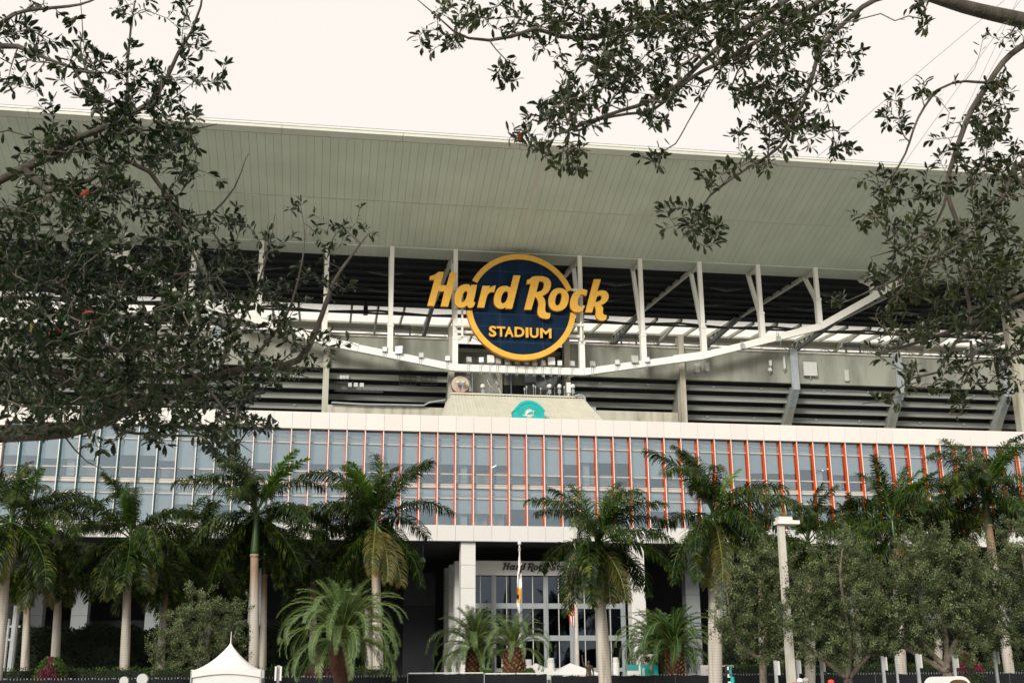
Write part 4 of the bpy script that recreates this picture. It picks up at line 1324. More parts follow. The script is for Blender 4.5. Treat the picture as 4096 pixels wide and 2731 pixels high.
for xa_, xb2, y1_, y2_, lab in ((965, 1145, 345, 445, 'black antenna rack with looped cables under the left stand'), (1205, 1370, 350, 445, 'plain black antenna rack under the left stand next to the column'), (240, 780, 490, 525, 'long low black cable tray under the left stand'), (200, 440, 405, 425, 'short black cable tray above the pale radio boxes')):
    a, b = k5(xa_, y1_, YU + .2), k5(xb2, y2_, YU + .2)
    t = thing('cable_rack', lab, 'rack')
    for zf in (0, .45, 1.):
        q = MB(); q.bar((a.x, YU + .2, a.z + (b.z - a.z) * zf), (b.x, YU + .2, a.z + (b.z - a.z) * zf), .07, .08); q.build('rail', M['cable'], t)
    n = max(3, int((b.x - a.x) / .7))
    for k in range(n + 1):
        xx = a.x + (b.x - a.x) * k / n
        q = MB(); q.bar((xx, YU + .2, b.z), (xx, YU + .2, a.z + .15), .05, .05); q.build('hanger', M['cable'], t)
# boxes and antennas on the parapet, right side
def k6(x, y, Y): return S(2400 + x * .38265, 1350 + y * .38265, Y)
for (xa_, ya_, xb2, yb2, lab, nm) in ((988, 272, 1040, 365, 'beige radio box on the parapet, beside a coil of cable', 'radio_box'), (1097, 262, 1142, 352, 'beige radio box on the parapet right of the cable coil', 'radio_box'),
                                      (1765, 238, 1792, 298, 'slim beige antenna beside a small grey box on the parapet', 'panel_antenna'), (1908, 195, 1938, 330, 'tall slim beige antenna next to the riveted steel plate', 'panel_antenna'),
                                      (2120, 255, 2270, 403, 'large square grey cabinet on the parapet right of the riveted plate', 'cabinet'), (1757, 318, 1790, 352, 'small grey junction box under the slim antenna', 'junction_box')):
    a, b = k6(xa_, ya_, YP - .3), k6(xb2, yb2, YP - .3)
    t = thing(nm, lab, 'box' if nm != 'panel_antenna' else 'antenna')
    q = MB(); q.box(a.x, b.x, YP - .45, YP - .15, b.z, a.z); q.build('case', M['box_grey'], t)
    q = MB(); q.box(a.x + .1, b.x - .02, YP - .15, YP - .002, b.z + .1, b.z + .3); q.bar(((a.x + b.x) / 2, YP - .25, b.z + .02), ((a.x + b.x) / 2, YP - .25, b.z - .25), .12, .12); q.build('bracket', M['alu_dark'], t)
a, b = S(3200 + 20 * .4146, 0, YP - .3), 0
for (xa_, ya_, xb2, yb2, lab) in ((430, 915, 475, 1022, 'short ladder-shaped bracket on the parapet between two plates'),):
    a, b = S(3200 + xa_ * .4146, 1100 + ya_ * .4146, YP - .2), S(3200 + xb2 * .4146, 1100 + yb2 * .4146, YP - .2)
    q = MB(); q.box(a.x, b.x, YP - .25, YP - .003, b.z, a.z)
    for k in range(6): q.box(b.x - .35, b.x, YP - .3, YP - .25, b.z + .15 + k * (a.z - b.z) / 6.5, b.z + .2 + k * (a.z - b.z) / 6.5 + .08)
    tag(q.build('ladder_bracket', M['box_grey']), lab, 'bracket')
# cabinet on the left parapet
a, b = S(1180 * .7015, 900 + 650 * .7015, YP - .3), S(1272 * .7015, 900 + 738 * .7015, YP - .3)
t = thing('cabinet', 'large square grey cabinet on the parapet behind the left oak branches', 'box')
q = MB(); q.box(a.x, b.x, YP - .45, YP - .15, b.z, a.z); q.build('case', M['box_grey'], t)
q = MB(); q.box(a.x + .2, b.x - .2, YP - .15, YP - .002, b.z + .2, b.z + .5); q.build('bracket', M['alu_dark'], t)
# floodlight brackets standing on the parapet
for px_, py_, lab in ((1300, 1040, 'dark floodlight frame on the parapet left of the sign'), ):
    pass
for cx2, cy2, lab in ((S(1250 + 1305 * .2742, 1050 + 1030 * .2742, YP).x, 0, 'dark area light on a goalpost stand, on the parapet left of the sign'),
                      (S(2400 + 305 * .38265, 1350 + 60 * .38265, YP).x, 0, 'dark area light on a goalpost stand, on the parapet right of the sign'),
                      (S(3200 + 520 * .4146, 1100 + 740 * .4146, YP).x, 0, 'dark area light on a goalpost stand above the far right parapet')):
    t = thing('area_light', lab, 'light')
    q = MB(); q.bar((cx2 - .8, YP + .2, zp1), (cx2 - .95, YP + .2, zp1 + 1.3), .16); q.bar((cx2 + .9, YP + .2, zp1), (cx2 + .8, YP + .2, zp1 + 1.3), .16); q.build('stand', M['dish_dark'], t)
    q = MB(); q.hexa([(cx2 - 1.05, YP - .2, zp1 + .95), (cx2 + .95, YP - .2, zp1 + .95), (cx2 - 1.05, YP + .6, zp1 + 1.05), (cx2 + .95, YP + .6, zp1 + 1.05), (cx2 - 1.05, YP - .1, zp1 + 1.3), (cx2 + .95, YP - .1, zp1 + 1.3), (cx2 - 1.05, YP + .5, zp1 + 1.35), (cx2 + .95, YP + .5, zp1 + 1.35)]); q.build('lamp_head', M['dish_dark'], t)
# dark patches: access plates and pipes on the coping
q = MB(); q.tube([(gx[1], YP + .3, zp1 + .22), (gx[4] - .4, YP + .3, zp1 + .2)], .07, 6); tag(q.build('coping_cable', M['cable']), 'bundled cables along the coping left of the sign', 'cable')
q = MB(); q.tube([(gx[5] + .5, YP + .3, zp1 + .22), (gx[-1], YP + .3, zp1 + .2)], .07, 6); tag(q.build('coping_cable', M['cable']), 'bundled cables along the coping right of the sign', 'cable')

# ------------------------------------------------------------------ floodlights on the white chord
def k3(x, y): return (1650 + x * .36139, 980 + y * .36139)
fl = [k3(*a) + (0,) for a in ((95, 1220), (390, 1255), (627, 1268), (762, 1272), (948, 1285), (1050, 1293), (1160, 1278), (1265, 1284), (1352, 1303), (1447, 1305), (1630, 1308), (1770, 1312), (1997, 1314))]
fl += [(1538.7, 1397, 0), (1596, 1400, 2), (2468.9, 1449, 0), (2538.5, 1437, 2), (2589, 1439, 0), (2972, 1386, 0), (3115, 1356, 0)]
fl += [k3(865, 1262) + (1,), k3(1537, 1285) + (1,)]
def flood(px_, py_, kind):
    p_ = S(px_, py_, YS_ - .35)
    zc = chord_z(p_.x - XC) + .5
    side = 'left of the sign' if px_ < 1840 else ('below the sign' if px_ < 2310 else 'right of the sign')
    if kind == 1: side = 'under the left part of the ring' if px_ < 2080 else 'under the right part of the ring'
    lab = {0: 'small clamp-on floodlight on the white tension chord ' + side, 1: 'large square white floodlight on the chord ' + side, 2: 'larger tilted floodlight on the chord ' + side}[kind]
    t = thing('floodlight', lab, 'floodlight', 'small floodlights on the chord ' + side if kind == 0 else None)
    s_ = {0: .30, 1: .44, 2: .46}[kind]
    q = MB()
    hw = s_ * .85
    th = .18
    q.box(-hw, hw, -th * .3, th, -s_, s_)
    hd = q.build('housing', M['white'] if kind == 1 else M['galv'], t)
    q = MB()
    if kind == 1: q.box(-hw * .95, hw * .95, -th * .5, -th * .3 - .002, -s_ * .95, s_ * .95)
    else: q.box(-hw * .86, hw * .86, -th * .45, -th * .3 - .002, -s_ * .86, s_ * .86)
    gl = q.build('front_glass', M['white'] if kind == 1 else M['reflector'], t)
    q = MB(); q.box(-hw, hw, -th * .6, -th * .3 - .001, s_ * .86, s_); q.box(-hw, hw, -th * .6, -th * .3 - .001, -s_, -s_ * .86); q.box(-hw, -hw * .86, -th * .6, -th * .3 - .001, -s_ * .86, s_ * .86); q.box(hw * .86, hw, -th * .6, -th * .3 - .001, -s_ * .86, s_ * .86)
    bz = q.build('bezel', M['galv'] if kind != 1 else M['white'], t)
    rr = random.Random(int(px_))
    yw = rr.uniform(-.35, .35) if kind != 1 else .0
    for o in (hd, gl, bz):
        o.location = p_
        o.rotation_euler = (-.25, rr.uniform(-.12, .12) if kind != 1 else 0, yw)
    q = MB(); q.tube([p_ + Vector((0, .12, -s_ * .6)), p_ + Vector((.05, .05, -s_ - .15)), Vector((p_.x - .05, YS_ - .05, zc - .02))], .05, 6); q.build('arm', M['alu_dark'], t)
    q = MB()
    q.tube([p_ + Vector((.1, .15, -s_ * .3)), p_ + Vector((hw + .1, .1, -s_ * .8)), p_ + Vector((.2, .05, -s_ - .4)), Vector((p_.x + .05, YS_ - .3, zc - .15))], .022, 5)
    zl = chord_z(p_.x - XC) - .62
    for dx in (-.16, .02): q.box(p_.x + dx - .02, p_.x + dx + .02, YS_ - .33, YS_ - .28, zl - .06, zl + 1.2)
    q.build('clamp', M['alu_dark'], t)
for f_ in fl: flood(*f_)

# lit lamps under the dark deck
for i_, (px_, py_, lab) in enumerate(((917, 672, 'upper warm lit lamp glowing under the dark roof deck'), (915, 690, 'lower warm lit lamp glowing under the dark roof deck'), (629, 674, 'lit roof lamp glowing behind the left oak branches'))):
    p_ = P(px_, py_, 143)
    t = thing('roof_lamp', lab, 'lamp')
    q = MB(); q.lathe([(.20, -.10), (.24, 0), (.2, .12)], 12, p_); q.build('glow_lens', M['lamp_glow'], t)
    q = MB(); q.lathe([(.28, .10), (.34, .25), (.2, .55)], 12, p_); q.tube([(p_.x, p_.y, p_.z + .5), (p_.x, p_.y, zdeck(143) - .05)], .05, 6); q.build('hood', M['dish_dark'], t)
# loudspeaker box hanging under the catwalk
a, b = S(1250 + 745 * .2742, 1050 + 640 * .2742, 143.), S(1250 + 805 * .2742, 1050 + 760 * .2742, 143.)
tag(MB().box(a.x, b.x, 142.6, 143.4, b.z, a.z).box((a.x + b.x) / 2 - .1, (a.x + b.x) / 2 + .1, 142.9, 143.1, a.z, zc_ + .1).build('hanging_loudspeaker', M['dish_dark']), 'black box loudspeaker hanging under the catwalk left of the sign', 'loudspeaker')
# stay cables high on the right
for i_, (x0_, y0_, x1_, y1_) in enumerate(((2800 + 860 / 1.568, 880 / 1.568, 2800 + 1810 / 1.568, 85 / 1.568), (2800 + 1290 / 1.568, 1010 / 1.568, 2800 + 1890 / 1.568, 170 / 1.568), (2800 + 1500 / 1.568, 1040 / 1.568, 2800 + 1920 / 1.568, 150 / 1.568), (2800 + 1580 / 1.568, 870 / 1.568, 2800 + 1950 / 1.568, 220 / 1.568))):
    a = S(x0_, y0_, 140)
    b = S(x1_, y1_, 140)
    d = (b - a)
    lo = a - d * ((a.z - 52.5) / d.z)
    hi = b + d * .6
    tag(MB().tube([lo, hi], .055, 6).build('stay_cable', M['galv']), 'thin steel stay cable rising from the roof into the sky', 'cable', 'stay cables above the roof')

# ================================================================== VEGETATION TOOLS
def frames(dirs, ups):
    d = dirs / np.maximum(np.linalg.norm(dirs, axis=1, keepdims=True), 1e-9)
    s_ = np.cross(d, ups)
    s_ /= np.maximum(np.linalg.norm(s_, axis=1, keepdims=True), 1e-9)
    n_ = np.cross(s_, d)
    return d, s_, n_
def stamp(tv, tf, pos, dirs, ups, size):
    """copies of a template leaf (x along, y across, z out) at every frame -> verts, faces"""
    d, s_, n_ = frames(dirs, ups)
    tv = np.asarray(tv)
    size = np.asarray(size).reshape(-1, 1, 1)
    v = pos[:, None, :] + size * (tv[None, :, 0:1] * d[:, None, :] + tv[None, :, 1:2] * s_[:, None, :] + tv[None, :, 2:3] * n_[:, None, :])
    f = np.asarray(tf)[None, :, :] + (np.arange(len(pos)) * len(tv))[:, None, None]
    return v.reshape(-1, 3), f.reshape(-1, np.asarray(tf).shape[1])
# small far leaf: a folded kite (two triangles); near oak leaf: obovate blade with a midrib fold
KITE_V = [(0, 0, 0), (.5, .27, .06), (1, 0, 0), (.5, -.27, .06)]
KITE_F = [(0, 2, 1), (0, 3, 2)]
def oak_leaf(wid=.19, curl=.08, wav=.0):
    xs = [0, .12, .35, .6, .82, 1.]
    ws = [.0, .05, .7, 1.0, .82, .0]
    v, f = [], []
    for x, w_ in zip(xs, ws):
        z = -curl * (x - .3) ** 2 * 2
        v += [(x, wid * w_ * (1 + wav * math.sin(9 * x)), z + .05 * w_), (x, 0, z), (x, -wid * w_ * (1 - wav * math.sin(7 * x)), z + .05 * w_)]
    for i in range(len(xs) - 1):
        a = i * 3
        for q_ in ((a, a + 1, a + 4), (a, a + 4, a + 3), (a + 1, a + 2, a + 5), (a + 1, a + 5, a + 4)):
            f.append(q_)
    return v, f
def jit(n, s_): return RNG.normal(0, s_, (n, 3))

def grow(spines, tips, seg=.12, r_tip=.0025, sag=.0, expo=.45, wob=.10, ntube=5):
    """connect every tip to the nearest piece of the branch network -> (paths, node array, radii)"""
    pos, par, rad, paths = [], [], [], []
    for si, sp in enumerate(spines):
        pts = [Vector(p_) for p_, _ in sp]
        rs = [r_ for _, r_ in sp]
        ids = []
        parent = -1
        if pos:
            A = np.array(pos)
            parent = int(np.argmin(((A - np.array(pts[0])) ** 2).sum(1)))
            ids.append(parent)
        # resample smoothly
        for i in range(len(pts) - 1):
            p0 = pts[max(i - 1, 0)]; p1 = pts[i]; p2 = pts[i + 1]; p3 = pts[min(i + 2, len(pts) - 1)]
            n = max(1, int((p2 - p1).length / seg))
            for k in range(n if i < len(pts) - 2 else n + 1):
                t = k / n
                q_ = .5 * ((2 * p1) + (p2 - p0) * t + (2 * p0 - 5 * p1 + 4 * p2 - p3) * t * t + (3 * p1 - p0 - 3 * p2 + p3) * t ** 3)
                pos.append(tuple(q_)); par.append(parent); rad.append(rs[i] + (rs[i + 1] - rs[i]) * t)
                parent = len(pos) - 1
                ids.append(parent)
        paths.append(ids)
    nsp = len(pos)
    base = np.array(pos)
    tips = np.asarray(tips)
    d0 = np.sqrt(((tips[:, None, :] - base[None, ::3, :]) ** 2).sum(2)).min(1)
    order = np.argsort(d0)
    cap = nsp + 40 * len(tips)
    A = np.zeros((cap, 3)); A[:nsp] = base
    n_now = nsp
    twigs = []
    for ti in order:
        T = tips[ti]
        dd = ((A[:n_now] - T) ** 2).sum(1)
        j = int(np.argmin(dd))
        L = math.sqrt(dd[j])
        k = max(2, min(30, int(L / seg)))
        a = A[j]
        bend = RNG.normal(0, wob, 3) * L
        bend[2] += -sag * L
        ids = [j]
        parent = j
        for s_ in range(1, k + 1):
            t = s_ / k
            q_ = a + (T - a) * t + bend * math.sin(math.pi * t) + RNG.normal(0, .012, 3) * (1 if s_ < k else 0) * min(1, L * 3)
            A[n_now] = q_
            pos.append(tuple(q_)); par.append(parent); rad.append(0)
            parent = n_now
            ids.append(n_now)
            n_now += 1
        twigs.append(ids)
    cnt = np.zeros(n_now)
    for ids in twigs: cnt[ids[-1]] += 1
    for i in range(n_now - 1, -1, -1):
        if par[i] >= 0: cnt[par[i]] += cnt[i]
    R_ = np.array([max(rad[i], r_tip * max(cnt[i], 1) ** expo) if i < nsp else r_tip * max(cnt[i], 1) ** expo for i in range(n_now)])
    return paths, twigs, np.array(pos), R_

def tubes(mb, paths, pos, R_, n=5, grow_root=True):
    for ids in paths:
        if len(ids) < 2: continue
        rs = [float(R_[i]) for i in ids]
        if grow_root and len(rs) > 1: rs[0] = min(rs[0], rs[1] * 1.4)
        mb.tube([pos[i] for i in ids], rs, n, cap=False)

def tips_in(blobs, total, rough=0.):
    """blobs: (cx, cy, rx, ry, weight, Y0, Y1) in picture units with their distance range -> 3-D tips"""
    wts = np.array([b[2] * b[3] * b[4] for b in blobs]); wts = wts / wts.sum()
    out = []
    for b, w_ in zip(blobs, wts):
        p1, p2, p3 = (random.uniform(0, 6.28) for _ in range(3))
        for _ in range(max(1, int(round(w_ * total)))):
            a = random.uniform(0, 2 * math.pi); r_ = math.sqrt(random.random())
            r_ *= 1 + rough * (.22 * math.sin(3 * a + p1) + .2 * math.sin(7 * a + p2) + .16 * math.sin(13 * a + p3))
            out.append(tuple(P(b[0] + b[2] * r_ * math.cos(a), b[1] + b[3] * r_ * math.sin(a), random.uniform(b[5], b[6]))))
    return np.array(out)

def twig_leaves(twigs, pos, per, reach, size, spread=.9, up=.25, tip_extra=4):
    """leaf frames along the last stretch of each twig"""
    PP, DD, UU, SS = [], [], [], []
    for ids in twigs:
        pts = [Vector(pos[i]) for i in ids]
        # arc length from the tip backwards
        L = [0]
        for i in range(len(pts) - 1, 0, -1): L.append(L[-1] + (pts[i] - pts[i - 1]).length)
        tot = min(L[-1], reach * random.uniform(.7, 1.2))
        n = max(3, int(per * random.uniform(.6, 1.35) * (.4 + .6 * tot / reach)))
        for k in range(n + tip_extra):
            s_ = tot * (k / n) ** 1.15 if k < n else random.uniform(0, .03)
            # locate
            j = 0
            while j < len(L) - 2 and L[j + 1] < s_: j += 1
            i = len(pts) - 1 - j
            t = (s_ - L[j]) / max(L[j + 1] - L[j], 1e-6)
            p_ = pts[i].lerp(pts[i - 1], min(max(t, 0), 1))
            d = (pts[i] - pts[i - 1]).normalized()
            rv = Vector((random.gauss(0, 1), random.gauss(0, 1), random.gauss(0, 1)))
            rv = (rv - d * rv.dot(d)).normalized()
            dd = (d * random.uniform(.2, 1.) + rv * spread + Vector((0, 0, up * random.uniform(-.5, 1)))).normalized()
            PP.append(p_); DD.append(dd)
            uu = Vector((random.gauss(0, .55), random.gauss(0, .55), 1)).normalized()
            if abs(uu.dot(dd)) > .95: uu = Vector((1, 0, 0))
            UU.append(uu)
            SS.append(size * random.uniform(.55, 1.25))
    return np.array([tuple(a) for a in PP]), np.array([tuple(a) for a in DD]), np.array([tuple(a) for a in UU]), np.array(SS)

# ================================================================== NEAR OAKS (branches that frame the view)
LEAFT = [oak_leaf(.165, .12, .0), oak_leaf(.19, .30, .16), oak_leaf(.135, -.2, .10)]
def near_oak(label, spines, blobs, ntips, per, reach, size, leafmat, seedv, red):
    random.seed(seedv)
    t = thing('oak_tree', label, 'tree', 'oaks whose branches frame the view', tuple(Vector(spines[0][0][0])))
    off = Vector(spines[0][0][0])
    tips = tips_in(blobs, ntips)
    paths, twigs, pos, R_ = grow(spines, tips, .10, .0019, .04, .40, .09)
    inv = Matrix.Translation(-off)
    q = MB(); tubes(q, paths[:1], pos, R_, 14, False); o = q.build('trunk', M['bark'], t, True, -off)
    for pth in paths[1:]:
        q = MB(); tubes(q, [pth], pos, R_, 10); q.build('limb', M['bark'], t, True, -off)
    q = MB(); tubes(q, twigs, pos, R_, 5); tag(q.build('twigs', M['twig'], t, True, -off), kind='stuff')
    PP, DD, UU, SS = twig_leaves(twigs, pos, per, reach, size)
    # the 300 leaves that show largest are parts, the rest one mass
    sc_ = []
    for i in range(len(PP)):
        x, y, d = proj(PP[i])
        vis = 30 < x < IW - 30 and 30 < y < IH - 30
        fr_ = abs(Vector(DD[i]).cross(Vector(PP[i]).normalized()).length)
        sc_.append(SS[i] / max(d, .5) * fr_ if vis else 0)
    order = np.argsort(sc_)[::-1]
    big, rest = order[:300], order[300:]
    me = [mesh('leaf', v, f, leafmat) for v, f in LEAFT]
    mer = mesh('leaf', *LEAFT[1], M['oak_red']); mey = mesh('leaf', *LEAFT[0], M['oak_yellow'])
    d, s_, n_ = frames(DD[big], UU[big])
    for k, i in enumerate(big):
        mm = mer if k in red else (mey if k in [r_ + 1 for r_ in red] else me[k % 3])
        o = link('leaf', mm, t)
        z_ = float(SS[i])
        o.matrix_local = inv @ Matrix(((d[k][0] * z_, s_[k][0] * z_, n_[k][0] * z_, PP[i][0]), (d[k][1] * z_, s_[k][1] * z_, n_[k][1] * z_, PP[i][1]), (d[k][2] * z_, s_[k][2] * z_, n_[k][2] * z_, PP[i][2]), (0, 0, 0, 1)))
    V, Fc = [], []
    nb_ = 0
    for k in range(3):
        sub = rest[k::3]
        v, f = stamp(*LEAFT[k], PP[sub], DD[sub], UU[sub], SS[sub])
        V.append(v); Fc.append(f + nb_); nb_ += len(v)
    tag(link('foliage', fast_mesh('foliage', np.vstack(V), np.vstack(Fc), leafmat, smooth=True), t, -off), kind='stuff')
    return len(PP)

def sp(pts, Y0, Y1, r0, r1):
    n = len(pts)
    return [(P(a, b, Y0 + (Y1 - Y0) * i / (n - 1)), r0 + (r1 - r0) * i / (n - 1)) for i, (a, b) in enumerate(pts)]
TL = P(-420, 1000, 7.6)                                # trunk foot of the left oak, off the picture
left_spines = [
    [(Vector((TL.x, 7.6, 0)), .30), (Vector((TL.x + .03, 7.6, 1.6)), .25), (Vector((TL.x + .1, 7.6, TL.z - .2)), .20), (Vector((TL.x + .15, 7.5, TL.z + 1.8)), .13), (Vector((TL.x + .2, 7.3, TL.z + 3.4)), .07), (Vector((TL.x + .1, 7.3, TL.z + 4.4)), .02)],
    sp([(-400, 620), (-520, 450), (-640, 300), (-780, 200)], 7.5, 7.2, .06, .01),
    sp([(-380, 1020), (-200, 1012), (-60, 1002), (0, 996), (149, 988), (242, 960), (334, 920), (403, 891), (483, 867), (576, 845), (685, 827), (737, 730), (765, 650), (806, 589), (846, 537)], 7.6, 8.2, .075, .004),
    sp([(-360, 620), (-200, 560), (-60, 450), (0, 414), (55, 388), (110, 352), (183, 315), (256, 286), (341, 238), (385, 176), (410, 121), (440, 73), (461, 15), (470, -40)], 7.3, 6.6, .034, .005),
    sp([(55, 388), (84, 377), (190, 333), (220, 322), (300, 300), (420, 300), (500, 285)], 7.0, 7.2, .022, .003),
    sp([(110, 440), (205, 414), (286, 366), (344, 395), (385, 450), (403, 505), (436, 564), (470, 640)], 6.9, 7.2, .018, .003),
    sp([(-360, 760), (-150, 640), (0, 600), (80, 626), (161, 694), (177, 758), (209, 803), (282, 805), (362, 795), (420, 770)], 7.4, 7.0, .026, .004),
    sp([(362, 800), (411, 835), (471, 883), (520, 950)], 7.0, 6.8, .012, .003),
    sp([(-350, 300), (-150, 180), (0, 55), (55, 26), (157, 15), (205, 4), (280, -30)], 7.2, 6.4, .020, .004),
    sp([(-350, 380), (-160, 180), (0, 106), (73, 121), (146, 150), (230, 170)], 7.2, 6.6, .03, .003),
    sp([(293, 240), (293, 146), (304, 37), (311, 0), (318, -50)], 6.9, 7.1, .010, .003),
    sp([(240, 290), (187, 125), (190, 73), (183, -20)], 7.2, 7.8, .008, .002),
    sp([(436, 527), (487, 491), (538, 432), (564, 366), (572, 352)], 7.4, 7.6, .009, .002),
    sp([(560, 845), (610, 790), (660, 720), (690, 620), (700, 540), (690, 470)], 8.0, 8.6, .014, .002),
    sp([(500, 860), (540, 760), (590, 660), (620, 560), (632, 490)], 7.9, 8.5, .014, .002),
    sp([(242, 960), (280, 990), (400, 1000), (520, 1005), (580, 1040)], 7.7, 7.4, .014, .002),
    sp([(140, 990), (170, 1030), (200, 1060), (240, 1080)], 7.7, 7.5, .007, .002),
    sp([(-360, 900), (-180, 860), (0, 840), (120, 850), (260, 880), (340, 930)], 7.5, 6.9, .022, .004),
]
# cx, cy, rx, ry, weight, near, far
left_blobs = [
    (70, 60, 110, 75, .42, 6.0, 7.2), (150, 140, 120, 60, .42, 6.0, 7.4), (310, 50, 70, 60, .4, 6.4, 7.4), (440, 60, 70, 70, .26, 6.2, 7.2), (440, 165, 90, 60, .45, 6.2, 7.2), (525, 140, 22, 12, .7, 6.6, 7.0),
    (300, 220, 120, 80, .8, 6.2, 7.4), (190, 270, 110, 70, .5, 6.2, 7.6), (430, 300, 90, 50, .7, 6.6, 7.4), (330, 300, 130, 70, .9, 6.2, 7.4), (180, 380, 160, 90, 1.0, 6.0, 7.6), (60, 180, 70, 40, .4, 6.2, 7.0),
    (330, 420, 120, 70, .75, 6.6, 7.8), (450, 400, 70, 60, .28, 7.0, 7.6), (120, 540, 150, 110, 1.5, 5.8, 7.8), (320, 530, 130, 80, .95, 6.4, 7.8), (470, 560, 80, 80, .6, 7.0, 8.2), (560, 520, 60, 60, .33, 7.4, 8.4),
    (690, 540, 55, 75, .33, 8.0, 9.0), (800, 520, 95, 55, .32, 8.0, 8.8), (630, 600, 60, 70, .4, 7.8, 8.8), (750, 640, 80, 60, .45, 7.8, 8.6), (560, 640, 90, 70, .75, 7.2, 8.4),
    (120, 700, 150, 110, 1.8, 5.8, 7.8), (320, 690, 150, 100, 1.6, 6.2, 8.0), (480, 740, 120, 80, 1.2, 6.8, 8.2), (640, 730, 90, 70, .8, 7.4, 8.4), (720, 790, 80, 50, .7, 7.4, 8.4),
    (120, 850, 150, 100, 1.9, 5.8, 7.8), (320, 850, 160, 90, 1.7, 6.2, 7.8), (510, 860, 110, 70, 1.4, 6.6, 8.0), (610, 850, 60, 60, .7, 7.0, 8.0), (680, 850, 40, 30, .4, 7.4, 8.0),
    (100, 960, 130, 45, .8, 6.0, 7.6), (300, 960, 150, 60, 1.1, 6.2, 7.6), (480, 950, 110, 60, .9, 6.4, 7.6), (590, 950, 55, 60, .6, 6.8, 7.6), (540, 1020, 60, 35, .5, 6.4, 7.4), (430, 1000, 120, 30, .4, 6.2, 7.4), (250, 1020, 60, 25, .35, 6.2, 7.2), (20, 1020, 40, 18, .4, 6.4, 7.4),
    (-120, 500, 120, 500, .5, 6.2, 7.8), (-420, 100, 330, 400, .4, 6.2, 8.4),
]
n1 = near_oak('live oak with dense dark leaves, a few red, spreading over the teal-finned end', left_spines, left_blobs, 1950, 10, .22, .070, M['oak'], 21, (40, 90, 150, 210))

TR = P(2780, 600, 7.2)
right_spines = [
    [(Vector((TR.x, 7.4, 0)), .32), (Vector((TR.x - .02, 7.4, 1.8)), .26), (Vector((TR.x - .1, 7.3, TR.z - .6)), .22), (Vector((TR.x - .15, 7.2, TR.z + 1.4)), .18), (Vector((TR.x - .3, 7.1, TR.z + 3)), .10), (Vector((TR.x - .2, 7.2, TR.z + 4.2)), .03)],
    sp([(2770, 380), (2880, 200), (3000, 60), (3150, -60)], 7.2, 7.7, .07, .01),
    sp([(2780, 620), (2950, 520), (3120, 480), (3300, 400)], 7.2, 6.8, .06, .01),
    sp([(2760, 100), (2820, -150), (2950, -400), (3000, -600)], 7.1, 6.6, .06, .01),
    sp([(2760, 60), (2600, -200), (2450, -420), (2300, -560)], 7.1, 7.8, .06, .01),
    sp([(2760, 160), (2560, 110), (2420, 70), (2352, 48), (2285, 33), (2212, 15), (2120, -15), (1980, -60), (1800, -90)], 7.1, 6.9, .075, .035),
    sp([(2120, -20), (1950, -55), (1800, -20), (1665, 11), (1596, 22), (1519, 44), (1468, 59), (1395, 81), (1351, 88), (1289, 84), (1230, 66), (1175, 84), (1124, 93), (1076, 88), (1043, 73), (1003, 37), (959, 0)], 6.9, 6.3, .032, .003),
    sp([(1980, -60), (1870, -40), (1750, 40), (1665, 99), (1615, 139), (1563, 190), (1490, 234), (1431, 253), (1358, 278), (1280, 310)], 6.9, 6.0, .028, .003),
    sp([(1980, -60), (1870, 10), (1780, 70), (1665, 139), (1593, 176), (1505, 249), (1440, 262), (1376, 275), (1330, 300)], 6.9, 6.4, .022, .003),
    sp([(1780, 40), (1665, 146), (1596, 253), (1552, 330), (1523, 348)], 6.8, 6.6, .007, .002),
    sp([(2120, -20), (2010, 0), (1937, 55), (1886, 110), (1864, 183), (1835, 256), (1791, 337), (1732, 377), (1681, 410), (1630, 450), (1608, 483), (1590, 520)], 6.9, 6.3, .020, .002),
    sp([(1980, -60), (1900, 20), (1800, 70), (1720, 130), (1680, 200), (1700, 260)], 6.9, 7.4, .016, .002),
    sp([(2700, -60), (2480, 20), (2352, 103), (2304, 143), (2267, 198), (2230, 256), (2208, 311), (2190, 366), (2175, 439), (2208, 542), (2215, 640), (2230, 722), (2228, 765), (2195, 784), (2171, 827), (2154, 855), (2099, 867), (2066, 891), (2018, 922), (1980, 927)], 7.1, 6.4, .026, .003),
    sp([(2740, 260), (2500, 300), (2352, 370), (2296, 465), (2245, 535), (2194, 574), (2110, 620), (2040, 650), (1950, 690)], 7.1, 6.6, .026, .003),
    sp([(2175, 439), (2150, 513), (2058, 574), (2000, 590)], 6.8, 6.8, .010, .002),
    sp([(2263, 190), (2216, 187), (2157, 205), (2109, 271), (2080, 352), (2047, 410)], 6.9, 6.7, .011, .002),
    sp([(2230, 784), (2233, 834), (2216, 853), (2199, 917), (2180, 951)], 6.6, 6.5, .010, .002),
    sp([(2720, 560), (2480, 640), (2352, 679), (2242, 739), (2171, 765), (2076, 796), (2044, 801), (1985, 791)], 7.1, 6.6, .03, .002),
    sp([(2720, 700), (2500, 760), (2352, 800), (2300, 850), (2270, 880)], 7.1, 6.7, .02, .002),
]
